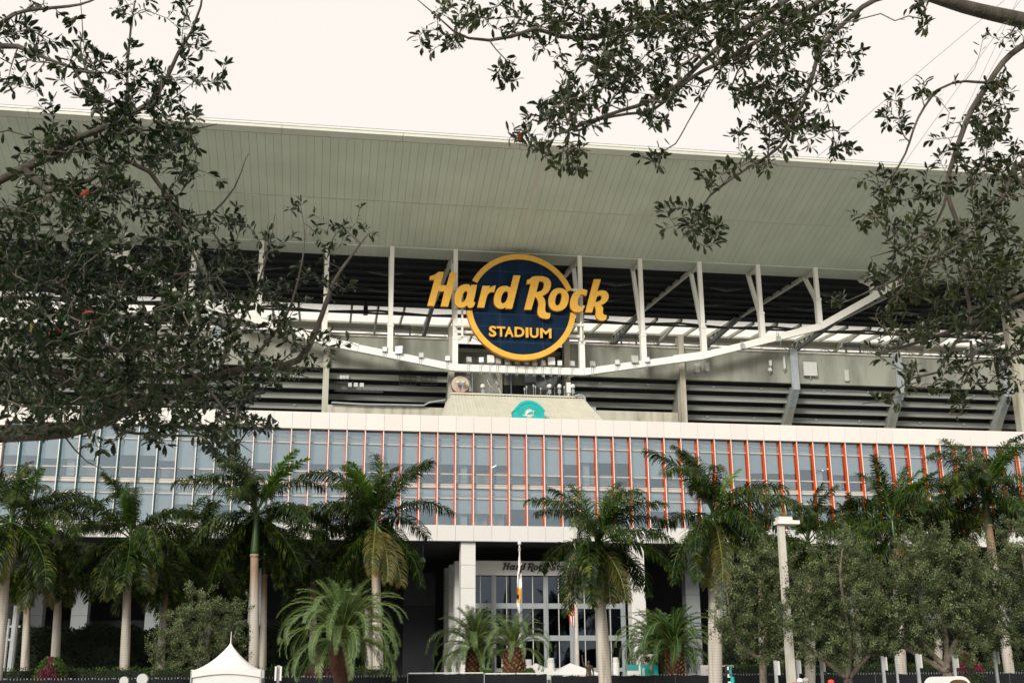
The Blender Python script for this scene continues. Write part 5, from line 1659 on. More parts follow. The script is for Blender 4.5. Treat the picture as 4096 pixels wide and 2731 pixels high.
right_blobs = [
    (1080, 30, 120, 40, .5, 6.0, 7.0), (1010, 90, 55, 32, .9, 6.0, 6.8), (1165, 170, 24, 28, 1.6, 6.2, 6.5), (1240, 40, 110, 50, .8, 6.0, 7.0), (1290, 110, 60, 30, .6, 6.0, 7.0), (1430, 90, 110, 80, 1.2, 5.6, 7.0), (1370, 190, 90, 55, 1.0, 5.4, 6.8),
    (1310, 255, 100, 40, 1.1, 5.4, 6.6), (1240, 315, 80, 30, .8, 6.0, 6.8), (1310, 370, 60, 35, .8, 6.0, 6.6), (1590, 50, 120, 65, 1.3, 5.8, 7.2), (1760, 60, 120, 70, 1.3, 5.8, 7.4), (1880, 60, 80, 70, .9, 6.0, 7.4), (1560, 170, 80, 60, .9, 6.0, 7.0),
    (1480, 250, 90, 40, .7, 6.0, 6.8), (1740, 170, 100, 70, 1.0, 6.0, 7.4), (1830, 230, 90, 70, .9, 6.2, 7.4), (1930, 150, 60, 70, .5, 6.4, 7.4), (1790, 310, 110, 50, .8, 6.0, 7.0), (1900, 320, 70, 50, .45, 6.4, 7.2), (1510, 360, 50, 25, .7, 6.2, 6.8),
    (1640, 395, 50, 25, .8, 6.0, 6.6), (1570, 500, 70, 40, .8, 6.0, 6.6), (1630, 530, 30, 40, 1.1, 5.8, 6.4), (1745, 380, 30, 25, .7, 6.0, 6.6), (2120, 20, 20, 45, 1., 5.4, 5.8),
    (2050, 270, 40, 60, .6, 6.4, 7.0), (2150, 200, 60, 30, .35, 6.4, 7.0), (2300, 70, 50, 30, .5, 6.4, 7.2), (2290, 240, 70, 70, .7, 6.4, 7.4), (2220, 330, 90, 60, .7, 6.2, 7.2), (2310, 330, 60, 60, .7, 6.4, 7.4), (2030, 420, 60, 40, .6, 6.4, 7.0), (2130, 420, 70, 50, .5, 6.2, 7.0),
    (2300, 430, 80, 80, 1.0, 6.2, 7.4), (2030, 490, 80, 40, .6, 6.2, 7.0), (2130, 550, 100, 60, .9, 6.0, 7.2), (2280, 570, 90, 70, 1.2, 6.0, 7.4), (2180, 640, 120, 55, 1.1, 6.0, 7.2), (2300, 670, 70, 70, 1.2, 6.0, 7.4), (2060, 640, 60, 40, .7, 6.2, 7.0), (1935, 690, 30, 18, 1., 6.4, 6.8),
    (2090, 720, 90, 50, .55, 6.2, 7.0), (2200, 760, 100, 60, .7, 6.0, 7.0), (2310, 780, 60, 60, .8, 6.2, 7.2), (2040, 800, 50, 25, .4, 6.4, 7.0), (2130, 850, 70, 50, .45, 6.2, 6.8), (2220, 880, 60, 50, .6, 6.2, 6.8), (2320, 870, 45, 45, .6, 6.4, 7.0), (2030, 915, 45, 25, .4, 6.2, 6.6), (2190, 930, 30, 30, .5, 6.2, 6.6),
    (2480, 500, 120, 500, .35, 6.2, 7.4), (2980, 150, 280, 300, .5, 6.4, 8.0), (2800, -350, 500, 350, .4, 6.2, 8.2), (2900, -100, 200, 200, .3, 6.2, 8.2),
]
n2 = near_oak('live oak with open twisting branches and sparser olive leaves hanging before the stay cables', right_spines, right_blobs, 2350, 9, .20, .068, M['oak_r'], 33, (60, 120, 200))
print('near leaves', n1, n2)

# ================================================================== ROYAL PALMS
def frond_mesh(name, L, e0, bend, lmax, nl, wid, droop, plum, sweep, mats, seedv, vee=0., start=.14, curtain=1., bexp=1.25):
    r = random.Random(seedv)
    n = 14
    pts = [Vector((0, 0, 0))]
    tang = []
    sw_ = r.uniform(-.18, .18)
    for i in range(n):
        s_ = (i + .5) / n
        th = e0 - bend * s_ ** bexp
        d = Vector((math.cos(th), sw_ * s_, math.sin(th))).normalized()
        tang.append(d)
        pts.append(pts[-1] + d * (L / n))
    tang.append(tang[-1])
    q = MB()
    q.tube(pts, [.032 * (1 - .85 * i / n) * (L / 3.5) + .004 for i in range(n + 1)], 4, 1, cap=False)
    V, Fq = [], []
    for k in range(nl):
        s_ = start + (1 - start) * (k + r.uniform(0, .8)) / nl
        i = min(int(s_ * n), n - 1)
        f_ = s_ * n - i
        p_ = pts[i].lerp(pts[i + 1], f_)
        d = tang[i]
        side = d.cross(Vector((0, 0, 1)))
        side = side.normalized() if side.length > .05 else Vector((0, 1, 0))
        upv = side.cross(d).normalized()
        ll = lmax * (math.sin(math.pi * (.18 + .74 * s_)) ** .7) * r.uniform(.85, 1.1)
        for sg in (-1, 1):
            pa = vee + r.uniform(-plum, plum)
            dr = (side * sg * math.cos(pa) + upv * math.sin(pa)) * math.cos(sweep) + d * math.sin(sweep)
            dr.normalize()
            dr2 = (dr + Vector((0, 0, -droop * curtain * r.uniform(.7, 1.3)))).normalized()
            dr3 = (dr2 + Vector((0, 0, -droop * 1.3 * r.uniform(.6, 1.4)))).normalized()
            wv = (d - dr * d.dot(dr))
            wv = wv.normalized() * (wid / 2) if wv.length > .01 else upv * wid / 2
            a = p_; b = a + dr * ll * .34; c_ = b + dr2 * ll * .36; e = c_ + dr3 * ll * .30
            q.add([a - wv * .5, a + wv * .5, b - wv, b + wv, c_ - wv * .8, c_ + wv * .8, e], [(0, 1, 3, 2), (2, 3, 5, 4), (4, 5, 6)], 0)
    return mesh(name, q.v, q.f, mats, q.m)
RF = {}
def royal_frond(cls, var):
    key = (cls, var)
    if key not in RF:
        e0, bend = {'spear': (1.25, .75), 'up': (1.38, .95), 'mid': (.98, 1.45), 'flat': (.52, 1.35), 'low': (.02, 1.35), 'hang': (-.5, .95), 'dry': (-.7, .8)}[cls]
        r = random.Random(hash((cls, var)) % 1000 + 5 * var)
        m_ = {'spear': M['royal_young'], 'dry': M['royal_dry']}.get(cls, M['royal'])
        L = {'spear': 3.6, 'up': 4.5, 'mid': 4.9, 'flat': 4.9, 'low': 4.6, 'hang': 4.3, 'dry': 4.0}[cls]
        RF[key] = frond_mesh('frond', L, e0 + .1 * (var - 1), bend + .15 * (var - 1), 1.05 if cls != 'spear' else .6, 100 if cls != 'spear' else 80, .052 if cls != 'spear' else .06, {'spear': .2, 'up': .6, 'mid': .9, 'flat': 1.1, 'low': 1.0, 'hang': .7, 'dry': .7}[cls], .75 if cls != 'spear' else .5, {'up': .85, 'mid': .68, 'spear': .7}.get(cls, .5), [m_, M['rachis_dark'] if cls not in ('spear', 'dry') else M['rachis']], 100 * var + {'spear': 1, 'up': 2, 'mid': 3, 'flat': 4, 'low': 5, 'hang': 6, 'dry': 7}[cls])
    return RF[key]
def royal(label, bx, cx, cy, Y, r0, shaft, scale=1., seedv=1, spear_az=None, ndry=1, nf=17, young=1, clear=False, group='royal palms in front of the stadium'):
    r = random.Random(seedv)
    C = P(cx, cy, Y)
    B = P(bx, 1560, Y)
    t = thing('royal_palm', label, 'palm tree', group, (B.x, Y, 0))
    off = Vector((-B.x, -Y, 0))
    zt = C.z - shaft
    topx = C.x
    n = 14
    pts, rs, mi_split = [], [], 0
    for k in range(n + 1):
        f_ = k / n
        pts.append(Vector((B.x + (topx - B.x) * f_ ** 1.2, Y, zt * f_)))
        rs.append(.88 * r0 * (1.08 - .25 * f_ + .10 * math.exp(-((f_ - .45) / .22) ** 2)))
    brown = max(.5, zt * .16)
    q = MB(); kk = int(n * .88)
    q.tube(pts, rs, 16); q.build('trunk', M['ringbark'], t, True, off)
    q = MB(); q.tube([(topx, Y, zt - .02), (topx, Y, zt + shaft * .12), (topx, Y, zt + shaft * .6), (topx, Y, zt + shaft), (topx, Y, zt + shaft + .35)], [rs[-1] * 1.02, rs[-1] * 1.12, rs[-1] * .9, rs[-1] * .62, rs[-1] * .3], 14); q.build('crownshaft', M['shaft'], t, True, off)
    q = MB(); q.tube([(topx, Y, zt - .06), (topx, Y, zt + .10)], [rs[-1] * 1.15, rs[-1] * 1.1], 14); q.build('leaf_scar_ring', M['brownbark'], t, True, off)
    cl = ['up'] * 4 + ['mid'] * 5 + ['flat'] * 5 + ['low'] * 6 + ['hang'] * 6
    nf = int(nf * 1.42)
    cl = (cl * 2)[:nf] if nf > len(cl) else r.sample(cl, nf)
    az0 = r.uniform(0, 6.28)
    for k, c_ in enumerate(cl):
        o = link('frond', royal_frond(c_, k % 3), t, (topx - B.x, 0, C.z + (.1 if c_ in ('up', 'mid') else -.05)))
        o.rotation_euler = (r.uniform(-.22, .22), r.uniform(-.2, .2), az0 + k * 2.399 + r.uniform(-.3, .3))
        if clear and c_ in ('low', 'hang') and abs(math.cos(o.rotation_euler.z)) < .8 and math.sin(o.rotation_euler.z) < 0: o.rotation_euler.z += math.pi
        s_ = scale * r.uniform(.86, 1.08)
        o.scale = (s_, s_, s_)
    for k in range(young):
        o = link('young_frond', royal_frond('spear', k % 3), t, (topx - B.x, 0, C.z + .2))
        o.rotation_euler = (0, r.uniform(.0, .25), (spear_az if spear_az is not None else r.uniform(0, 6.28)) + r.uniform(-.5, .5))
        s_ = scale * r.uniform(.9, 1.1)
        o.scale = (s_, s_, s_)
    for k in range(ndry):
        o = link('yellowing_frond', royal_frond('dry', k % 3), t, (topx - B.x, 0, C.z - .15))
        o.rotation_euler = (0, r.uniform(-.1, .1), -1.57 + r.uniform(-1.5, 1.5))
        s_ = scale * r.uniform(.8, 1.)
        o.scale = (s_, s_, s_)
    return t
royal('royal palm with green crownshaft and brown-stained trunk, beside the bougainvillea mound near the left lamps', 288, 300, 1235, 66, .27, 1.7, .92, 11, -1.2, 2)
royal('tall royal palm with long green crownshaft rising behind the white peaked tent', 586, 590, 1180, 66, .30, 2.3, 1.08, 12, -.4, 0, 18, 3, True)
royal('tall royal palm with yellow dry frond over the fat-trunked date palm', 872, 864, 1200, 66, .31, 2.0, 1.10, 13, -2.0, 3, 18, 3, True)
royal('royal palm half hidden behind the yellow-fronded one, slim green crownshaft', 852, 845, 1225, 69, .22, 2.6, .85, 14, None, 0, 11, 0)
royal('royal palm with bright yellow-green upright spear leaf in front of the entrance flag', 1392, 1372, 1245, 56, .33, 1.2, .90, 15, -.35, 4, 19, 3)
royal('thick-trunked royal palm with full crown in front of the right entrance column', 1640, 1638, 1185, 53, .34, 1.2, .98, 16, 1.0, 2, 18)
royal('royal palm at the far left whose trunk stays behind its own fronds', -6, 26, 1195, 63, .28, 1.8, 1.0, 17, -.5, 2)
royal('shorter royal palm rising out of the bougainvillea mound by the grey utility pipes', 128, 142, 1265, 70, .27, 1.6, .95, 18, None, 3, 15)
royal('royal palm with pale leaning trunk behind the round oak by the tent', 366, 384, 1285, 70, .25, 1.5, .95, 19, None, 2, 14)
royal('thin second trunk royal palm standing close behind the tent palm', 604, 610, 1275, 70, .22, 1.2, .75, 20, None, 0, 9, 0)
royal('royal palm right behind the tall white lamp post', 1856, 1856, 1248, 62, .30, 1.6, .92, 21, 2.5, 1, 15)
royal('royal palm behind the oak with forked trunk, slim white trunk below', 1968, 1962, 1262, 70, .25, 1.5, .85, 22, None, 1, 13)
royal('royal palm with light green young leaf above the oak crowns, pale stout trunk', 2070, 2050, 1200, 64, .30, 1.6, 1.0, 23, -.6, 1, 17, 3)
royal('royal palm leaning behind the thick-limbed oak near the bougainvillea', 2146, 2160, 1215, 68, .26, 1.6, .95, 24, None, 1, 14)
royal('tallest royal palm at the far right end with pale trunk clear of the oak crown', 2322, 2262, 1145, 63, .31, 1.6, 1.1, 25, -.3, 1, 18, 3)
royal('royal palm at the outer right edge behind the grey-green oak', 2378, 2360, 1175, 66, .28, 1.6, 1.0, 26, None, 1, 14)
royal('royal palm in the gap between the left-end palms, crown low', 60, 70, 1300, 72, .25, 1.3, .85, 27, None, 1, 12)
royal('royal palm seen dimly between the crownshaft palm and the oak by the tent', 478, 470, 1280, 73, .25, 1.3, .9, 28, None, 1, 13, 0)
royal('royal palm in the shade between the tent palm and the yellow-fronded palm', 720, 722, 1290, 73, .25, 1.3, .9, 29, None, 1, 13, 0)
royal('royal palm crown in shade between entrance column and lamp post', 1752, 1745, 1262, 68, .26, 1.4, .85, 30, None, 0, 12, 0)

# ================================================================== DATE PALMS
DF = {}
def date_frond(cls, var, dark):
    key = (cls, var, dark)
    if key not in DF:
        e0, bend, L = {0: (1.45, .9, 2.9), 1: (1.30, 1.7, 3.5), 2: (1.15, 2.35, 4.0), 3: (.92, 2.55, 4.1), 4: (.60, 2.4, 3.9), 5: (.15, 1.9, 3.4)}[cls]
        DF[key] = frond_mesh('frond', L, e0 + .07 * (var - 1), bend + .15 * (var - 1), .42, 112, .019, .25, .38, .72, [M['date_dark'] if dark else M['date'], M['rachis']], 500 + cls * 10 + var, .30, .10, 1., 1.55)
    return DF[key]
def date_palm(label, bx, cx, cy, Y, rt, ztr, scale, seedv, nf=48, dark=False, pine=True, neck=None):
    r = random.Random(seedv)
    C = P(cx, cy, Y)
    t = thing('date_palm', label, 'palm tree', 'date palms near the entrance', (C.x, Y, 0))
    off = Vector((-C.x, -Y, 0))
    zc = C.z
    # fat trunk head, narrower stem below
    zn = zc - ztr
    prof = [(rt * .62, 0), (rt * .62, max(.3, zn - .35)), (rt * .66, max(.35, zn - .1)), (rt * 1.0, zn + .15), (rt * 1.06, zn + ztr * .5), (rt * .95, zc - .25), (rt * .6, zc + .1)]
    q = MB(); q.lathe(prof, 18, (C.x, Y, 0)); q.build('trunk', M['datebark'], t, True, off)
    # cut leaf bases in spirals
    sm = MB(); sm.add([(-.10, 0, -.05), (.10, 0, -.05), (0, 0, .12), (0, -.11, .03)], [(0, 1, 3), (1, 2, 3), (2, 0, 3)])
    stub = mesh('leaf_base', sm.v, sm.f, M['datestub'])
    if pine:
        rows_ = int(ztr / .14)
        for i in range(rows_):
            z = zn + .1 + i * .14
            for j in range(9):
                a = 2 * math.pi * (j + .5 * (i % 2)) / 9 + i * .08
                if math.sin(a) > .35: continue                  # rear side stays plain
                rr = float(np.interp(z, [p_[1] for p_ in prof], [p_[0] for p_ in prof]))
                o = link('leaf_base', stub, t, (rr * math.cos(a) * .97, rr * math.sin(a) * .97, z))
                o.rotation_euler = (r.uniform(-.2, .1), 0, a + math.pi / 2)
                s_ = r.uniform(.8, 1.15) * rt / .5
                o.scale = (s_, s_, s_)
    for k in range(nf):
        f_ = k / (nf - 1)
        cls = min(5, int(6 * f_ ** .85))
        o = link('frond', date_frond(cls, k % 3, dark), t, (.10 * rt * math.cos(k * 2.4), .10 * rt * math.sin(k * 2.4), zc - .05 + .22 * (1 - f_)))
        o.rotation_euler = (r.uniform(-.08, .08), r.uniform(-.08, .08), k * 2.399 + r.uniform(-.3, .3))
        s_ = scale * r.uniform(.88, 1.08)
        o.scale = (s_, s_, s_)
    return t
date_palm('large pale-green date palm with fat red-brown trunk between the tent and the entrance', 785, 785, 1468, 57, .52, 1.55, 1.0, 41, 78, False, False)
date_palm('date palm with pineapple trunk in front of the left entrance column', 1090, 1090, 1492, 72, .52, 2.2, .95, 42, 64, False, True)
date_palm('small date palm with stout scaly trunk and few fronds beside the white flagpole', 1183, 1180, 1490, 70, .62, 2.2, .78, 43, 36, False, True)
date_palm('dark green date palm with full crown in front of the right entrance column', 1550, 1548, 1490, 72, .55, 2.2, 1.0, 44, 70, True, True)
date_palm('date palm half hidden behind the dark full-crowned one', 1508, 1505, 1488, 76, .50, 2.2, .9, 45, 56, True, True)

# ================================================================== MID-DISTANCE OAKS AND SHRUBS
def far_oak(label, tx_, Y, crown, ntips, seedv, limbs, trunk_r=.14, lf=.088, per=105, group=None, col_='oak_far', zroot=0):
    """crown: blobs (cx, cy, rx, ry, weight) in picture units; limbs: list of picture polylines starting at the trunk"""
    random.seed(seedv)
    B = P(tx_, 1560, Y)
    t = thing('oak_tree', label, 'tree', group, (B.x, Y, 0))
    off = Vector((-B.x, -Y, 0))
    spn = [[(Vector((B.x, Y, 0)), trunk_r * 1.2), (Vector((B.x + .03, Y, .9)), trunk_r), (P(limbs[0][0][0], limbs[0][0][1], Y), trunk_r * .9)]]
    for L in limbs:
        n = len(L)
        dy = random.uniform(-1.2, 1.2)
        spn.append([(P(a, b, Y + dy * i / max(1, n - 1)), trunk_r * .6 * (1 - .75 * i / (n - 1))) for i, (a, b) in enumerate(L)])
    blobs = [(a, b, rx, ry, w_, Y - .0150 * rx * 1.0 * Y / 45, Y + .0125 * rx * Y / 45) for a, b, rx, ry, w_ in crown]
    tips = tips_in(blobs, ntips, 1.)
    # single shoots that stand out of the crown
    hi = tips[np.argsort(tips[:, 2])[-int(ntips * .35):]]
    pick = hi[RNG.choice(len(hi), int(ntips * .09))]
    tips = np.vstack([tips, pick + np.stack([RNG.normal(0, .12, len(pick)), RNG.normal(0, .1, len(pick)), RNG.uniform(.25, .75, len(pick))], 1)])
    paths, twigs, pos, R_ = grow(spn, tips, .25, .0042, -.04, .42, .12)
    q = MB(); tubes(q, paths[:1], pos, R_, 10, False); q.build('trunk', M['bark_far'], t, True, off)
    for pth in paths[1:]:
        q = MB(); tubes(q, [pth], pos, R_, 8); q.build('limb', M['bark_far'], t, True, off)
    q = MB(); tubes(q, twigs, pos, R_, 4); tag(q.build('twigs', M['bark_far'], t, True, off), kind='stuff')
    PP, DD, UU, SS = twig_leaves(twigs, pos, per, .9, lf, 1.1, .5, 5)
    PP = PP + jit(len(PP), .07)
    v, f = stamp(KITE_V, KITE_F, PP, DD, UU, SS)
    tag(link('crown', fast_mesh('crown', v, f, M[col_]), t, off), kind='stuff')
    return t
GO = 'grey-green oaks by the sign posts'
far_oak('grey-green oak with thick knotted trunk standing left of the white lamp post', 1750, 45, [(1720, 1420, 82.6, 97.2, 1.2), (1770, 1340, 70.8, 75.6, 0.9), (1700, 1350, 47.2, 64.8, 0.7), (1800, 1440, 70.8, 86.4, 1), (1740, 1290, 29.5, 43.2, 0.5)], 700, 51, [[(1752, 1515), (1700, 1480), (1680, 1430), (1670, 1360)], [(1752, 1515), (1765, 1430), (1770, 1350), (1760, 1290)], [(1752, 1515), (1800, 1490), (1820, 1440), (1830, 1380)]], .16, group=GO)
far_oak('wide grey-green oak whose limbs fork low behind the red cap', 1950, 42, [(1900, 1440, 106.2, 86.4, 1.2), (1860, 1380, 70.8, 75.6, 0.9), (1960, 1380, 94.4, 97.2, 1.1), (1930, 1300, 53.1, 54, 0.7), (2010, 1440, 70.8, 75.6, 1), (1940, 1245, 21.24, 32.4, 0.3)], 820, 52, [[(1946, 1558), (1900, 1520), (1860, 1490), (1840, 1420), (1830, 1360)], [(1946, 1558), (1952, 1480), (1940, 1400), (1930, 1320), (1935, 1260)], [(1946, 1558), (1990, 1510), (2020, 1470), (2040, 1400)]], .17, group=GO)
far_oak('tallest grey-green oak with a thick trunk beside the cart canopy', 2176, 43, [(2120, 1420, 106.2, 97.2, 1.2), (2090, 1340, 82.6, 86.4, 1), (2190, 1350, 94.4, 97.2, 1.1), (2140, 1270, 53.1, 48.6, 0.7), (2240, 1420, 70.8, 86.4, 1), (2110, 1235, 18.88, 32.4, 0.4), (2040, 1400, 47.2, 64.8, 0.6)], 900, 53, [[(2176, 1545), (2120, 1510), (2060, 1475), (2030, 1440)], [(2176, 1530), (2170, 1440), (2150, 1340), (2130, 1260)], [(2176, 1520), (2205, 1450), (2230, 1400), (2240, 1340)], [(2176, 1535), (2130, 1490), (2095, 1430), (2080, 1350)]], .21, group=GO)
far_oak('grey-green oak filling the right edge above the pale palm trunks', 2400, 44, [(2310, 1400, 82.6, 97.2, 1.2), (2290, 1330, 59, 64.8, 0.9), (2360, 1330, 70.8, 97.2, 1), (2340, 1260, 47.2, 64.8, 0.8), (2420, 1400, 94.4, 129.6, 0.7)], 720, 54, [[(2396, 1540), (2360, 1480), (2310, 1440), (2280, 1380)], [(2396, 1540), (2390, 1440), (2360, 1340), (2345, 1250)], [(2396, 1540), (2440, 1470), (2460, 1380)]], .2, group=GO)
far_oak('round bushy oak with light olive leaves behind the white peaked tent', 470, 60, [(470, 1460, 90, 70, 1.1), (420, 1420, 50, 50, .6), (500, 1410, 60, 50, .8), (390, 1490, 60, 50, .9), (540, 1470, 50, 50, .8), (460, 1515, 90, 35, .9), (355, 1520, 40, 30, .4)], 520, 55, [[(470, 1540), (440, 1500), (420, 1440), (410, 1390)], [(470, 1540), (480, 1470), (490, 1400)], [(470, 1540), (520, 1500), (545, 1440)]], .14, .095, 85)

def leafy_box(name, label, cat, x0, x1, y0, y1, z0, z1, n, lf, m_, bumpy=.25, group=None, kindd=None, seedv=1):
    """clipped or loose hedge: dark core with leaves all over its faces"""
    r = np.random.default_rng(seedv)
    t = thing(name, label, cat, group, ((x0 + x1) / 2, (y0 + y1) / 2, 0))
    off = Vector((-(x0 + x1) / 2, -(y0 + y1) / 2, 0))
    nx = max(3, int((x1 - x0) / .8))
    q = MB()
    hs_ = [z1 - bumpy * abs(math.sin(i * 1.7) * .6 + math.sin(i * .61) * .4) - .12 for i in range(nx + 1)]
    for i in range(nx):
        xa, xb = x0 + (x1 - x0) * i / nx, x0 + (x1 - x0) * (i + 1) / nx
        q.add([(xa, y0 + .12, z0), (xb, y0 + .12, z0), (xa, y1, z0), (xb, y1, z0), (xa, y0 + .12, hs_[i]), (xb, y0 + .12, hs_[i + 1]), (xa, y1, hs_[i]), (xb, y1, hs_[i + 1])], [(0, 1, 5, 4), (4, 5, 7, 6), (2, 6, 7, 3)])
    q.build('core', M['hedge_core'], t, False, off)
    xx = r.uniform(x0, x1, n)
    top = np.interp((xx - x0) / (x1 - x0) * nx, np.arange(nx + 1), hs_)
    face = r.random(n) < .7
    zz2 = np.where(face, r.uniform(z0, 1, n) * 0 + z0 + (top - z0) * r.random(n), top + r.normal(.04, .07, n))
    yy2 = np.where(face, y0 + r.normal(.05, .10, n), r.uniform(y0, y1, n))
    pos_ = np.stack([xx, yy2, zz2], 1)
    dirs = r.normal(0, 1, (n, 3)) + np.where(face[:, None], [[0, -.6, .2]], [[0, -.2, .9]])
    ups = r.normal(0, 1, (n, 3)) + np.where(face[:, None], [[0, -1.5, .6]], [[0, -.4, 1.5]])
    v, f = stamp(KITE_V, KITE_F, pos_, dirs, ups, r.uniform(.6, 1.3, n) * lf)
    tag(link('leaves', fast_mesh('leaves', v, f, m_), t, off), kind='stuff')
    return t
# tall dark hedges before the building, clipped light-green strips at their feet
hx0, hx1 = P(-60, 1500, 76).x, P(905, 1500, 76).x
leafy_box('hedge', 'tall dark green hedge behind the palms left of the entrance', 'hedge', hx0, hx1, 76, 78, 0, P(300, 1432, 76).z, 26000, .16, M['hedge'], .5, None, None, 61)
hx0, hx1 = P(1655, 1500, 76).x, P(2420, 1500, 76).x
leafy_box('hedge', 'tall dark green hedge behind the oaks right of the entrance', 'hedge', hx0, hx1, 76, 78, 0, P(2000, 1438, 76).z, 22000, .16, M['hedge'], .5, None, None, 62)
for xa_, xb_2, yt_, lab, sd_ in ((-50, 905, 1536, 'low clipped bright green hedge strip behind the fence left of the entrance', 63), (1665, 2420, 1527, 'low clipped bright green hedge strip behind the fence right of the entrance', 64)):
    hx0, hx1 = P(xa_, 1540, 64.5).x, P(xb_2, 1540, 64.5).x
    leafy_box('hedge', lab, 'hedge', hx0, hx1, 64.6, 65.4, 0, P((xa_ + xb_2) / 2, yt_, 64.6).z + .1, 9000, .09, M['hedge_light'], .08, None, None, sd_)

def mound(name, label, cat, cx, cy, rx, ry, Y, n, lf, m1, m2, frac, seedv, group=None):
    r = np.random.default_rng(seedv)
    C = P(cx, cy, Y)
    hw = P(cx + rx, cy, Y).x - C.x
    hz = C.z + (ry * K * Y / CAM_F)
    t = thing(name, label, cat, group, (C.x, Y, 0))
    q = MB(); q.lathe([(hw * .55, 0), (hw * .8, hz * .45), (hw * .7, hz * .75), (hw * .3, hz * .9)], 14, (0, 0, 0)); q.build('core', M['hedge_core'], t)
    a = r.uniform(0, 2 * math.pi, n)
    u = r.random(n)
    zz2 = hz * (1 - (1 - u) ** 1.3 * .9)
    rr = hw * np.sqrt(np.clip(1 - ((zz2 - hz * .45) / (hz * .58)) ** 2, .02, 1)) * r.uniform(.75, 1.12, n)
    pos_ = np.stack([rr * np.cos(a), rr * np.sin(a), zz2], 1)
    dirs = r.normal(0, 1, (n, 3)) + pos_ / hw
    ups = r.normal(0, .8, (n, 3)) + pos_ / hw + [[0, 0, .5]]
    # flowering sprays sit in clumps
    cl = np.sin(pos_[:, 0] * 5 + seedv) + np.sin(pos_[:, 2] * 6) + .6 * np.sin(pos_[:, 1] * 7) + r.normal(0, .5, n) > frac
    for mk, m_, nm in ((~cl, m1, 'leaves'), (cl, m2, 'flowers')):
        if mk.sum() == 0: continue
        v, f = stamp(KITE_V, KITE_F, pos_[mk], dirs[mk], ups[mk], r.uniform(.6, 1.3, mk.sum()) * lf)
        tag(link(nm, fast_mesh(nm, v, f, m_), t), kind='stuff')
mound('bougainvillea', 'bougainvillea mound with red flowers below the left palms', 'shrub', 118, 1545, 42, 30, 64, 5000, .10, M['hedge_light'], M['bract'], .55, 71)
mound('bougainvillea', 'bougainvillea mound with bright magenta flowers beside the fat-trunked date palm', 'shrub', 737, 1545, 42, 32, 64, 5000, .10, M['hedge_light'], M['bract'], .1, 72)
mound('bougainvillea', 'bougainvillea mound with dull red flowers beside the thick-trunked oak', 'shrub', 2205, 1532, 48, 34, 63.4, 5000, .10, M['hedge_light'], M['bract'], .1, 73)
mound('shrub', 'small green shrub at the foot of the stout scaly date palm', 'shrub', 1215, 1548, 22, 10, 68, 1500, .12, M['hedge_light'], M['hedge_light'], 9, 74)
mound('shrub', 'small green shrub at the foot of the left entrance column', 'shrub', 1120, 1550, 22, 8, 68, 1500, .12, M['hedge_light'], M['hedge_light'], 9, 75)
mound('shrub', 'rounded leafy shrub behind the white barrier boards', 'shrub', 1690, 1490, 40, 60, 74, 4000, .14, M['hedge'], M['hedge_light'], 1.2, 76)

# ================================================================== FENCE, TENTS, POSTS AND OTHER THINGS NEAR THE GROUND
GF = 'black screened fence panels'
def fence(xa, xb, Y, ytop, npan, top_rail, label, seedv):
    t = thing('screened_fence', label, 'fence')
    x0, x1 = P(xa, 1560, Y).x, P(xb, 1560, Y).x
    z1 = P((xa + xb) / 2, ytop, Y).z
    r = random.Random(seedv)
    for k in range(npan):
        a, b = x0 + (x1 - x0) * k / npan, x0 + (x1 - x0) * (k + 1) / npan
        # cloth panel, gently bellied between posts
        q = MB()
        n, m = 8, 5
        vs = []
        for j in range(m + 1):
            for i in range(n + 1):
                u, v_ = i / n, j / m
                sag = .05 * math.sin(math.pi * u) if j == m else 0
                vs.append((a + (b - a) * u, Y + .06 * math.sin(math.pi * u) * math.sin(math.pi * v_) * r.uniform(.4, 1.4) + .02 * math.sin(9 * u + k), .05 + (z1 - .05 - sag) * v_))
        q.add(vs, [(j * (n + 1) + i, j * (n + 1) + i + 1, (j + 1) * (n + 1) + i + 1, (j + 1) * (n + 1) + i) for j in range(m) for i in range(n)])
        q.build('screen', M['mesh_black'], t, True)
        q = MB(); q.tube([(a, Y + .05, 0), (a, Y + .05, z1 + .05)], .03, 6); q.build('post', M['galv'], t)
        if top_rail:
            q = MB(); q.tube([(a + .04, Y + .03, z1 + .02), (b - .04, Y + .03, z1 + .02)], .035, 6); q.build('top_rail', M['white'], t)
    if not top_rail:                                      # chain-link barbs standing above the cloth
        q = MB()
        for x in np.arange(x0, x1, .16): q.box(x - .012, x + .012, Y + .03, Y + .04, z1 - .08, z1 + .05)
        tag(q.build('wire_tips', M['alu_dark'], t), kind='stuff')
    return t
fence(-40, 648, 62.5, 1558, 14, False, 'black screened chain-link fence behind the white peaked tent', 1)
fence(648, 935, 62.5, 1553, 6, False, 'black screened chain-link fence behind the fat-trunked date palm', 2)
fence(937, 1112, 60, 1546, 3, True, 'black screened fence with white top rail below the left entrance column', 3)
fence(1113, 1256, 59.4, 1547, 2, True, 'black screened fence with white top rail below the flagpoles', 4)
fence(1266, 1690, 60, 1549, 9, False, 'black screened fence below the bronze statue and teal boxes', 5)
fence(1690, 2420, 62.5, 1546, 14, False, 'black screened fence behind the sign posts and oak trunks', 6)

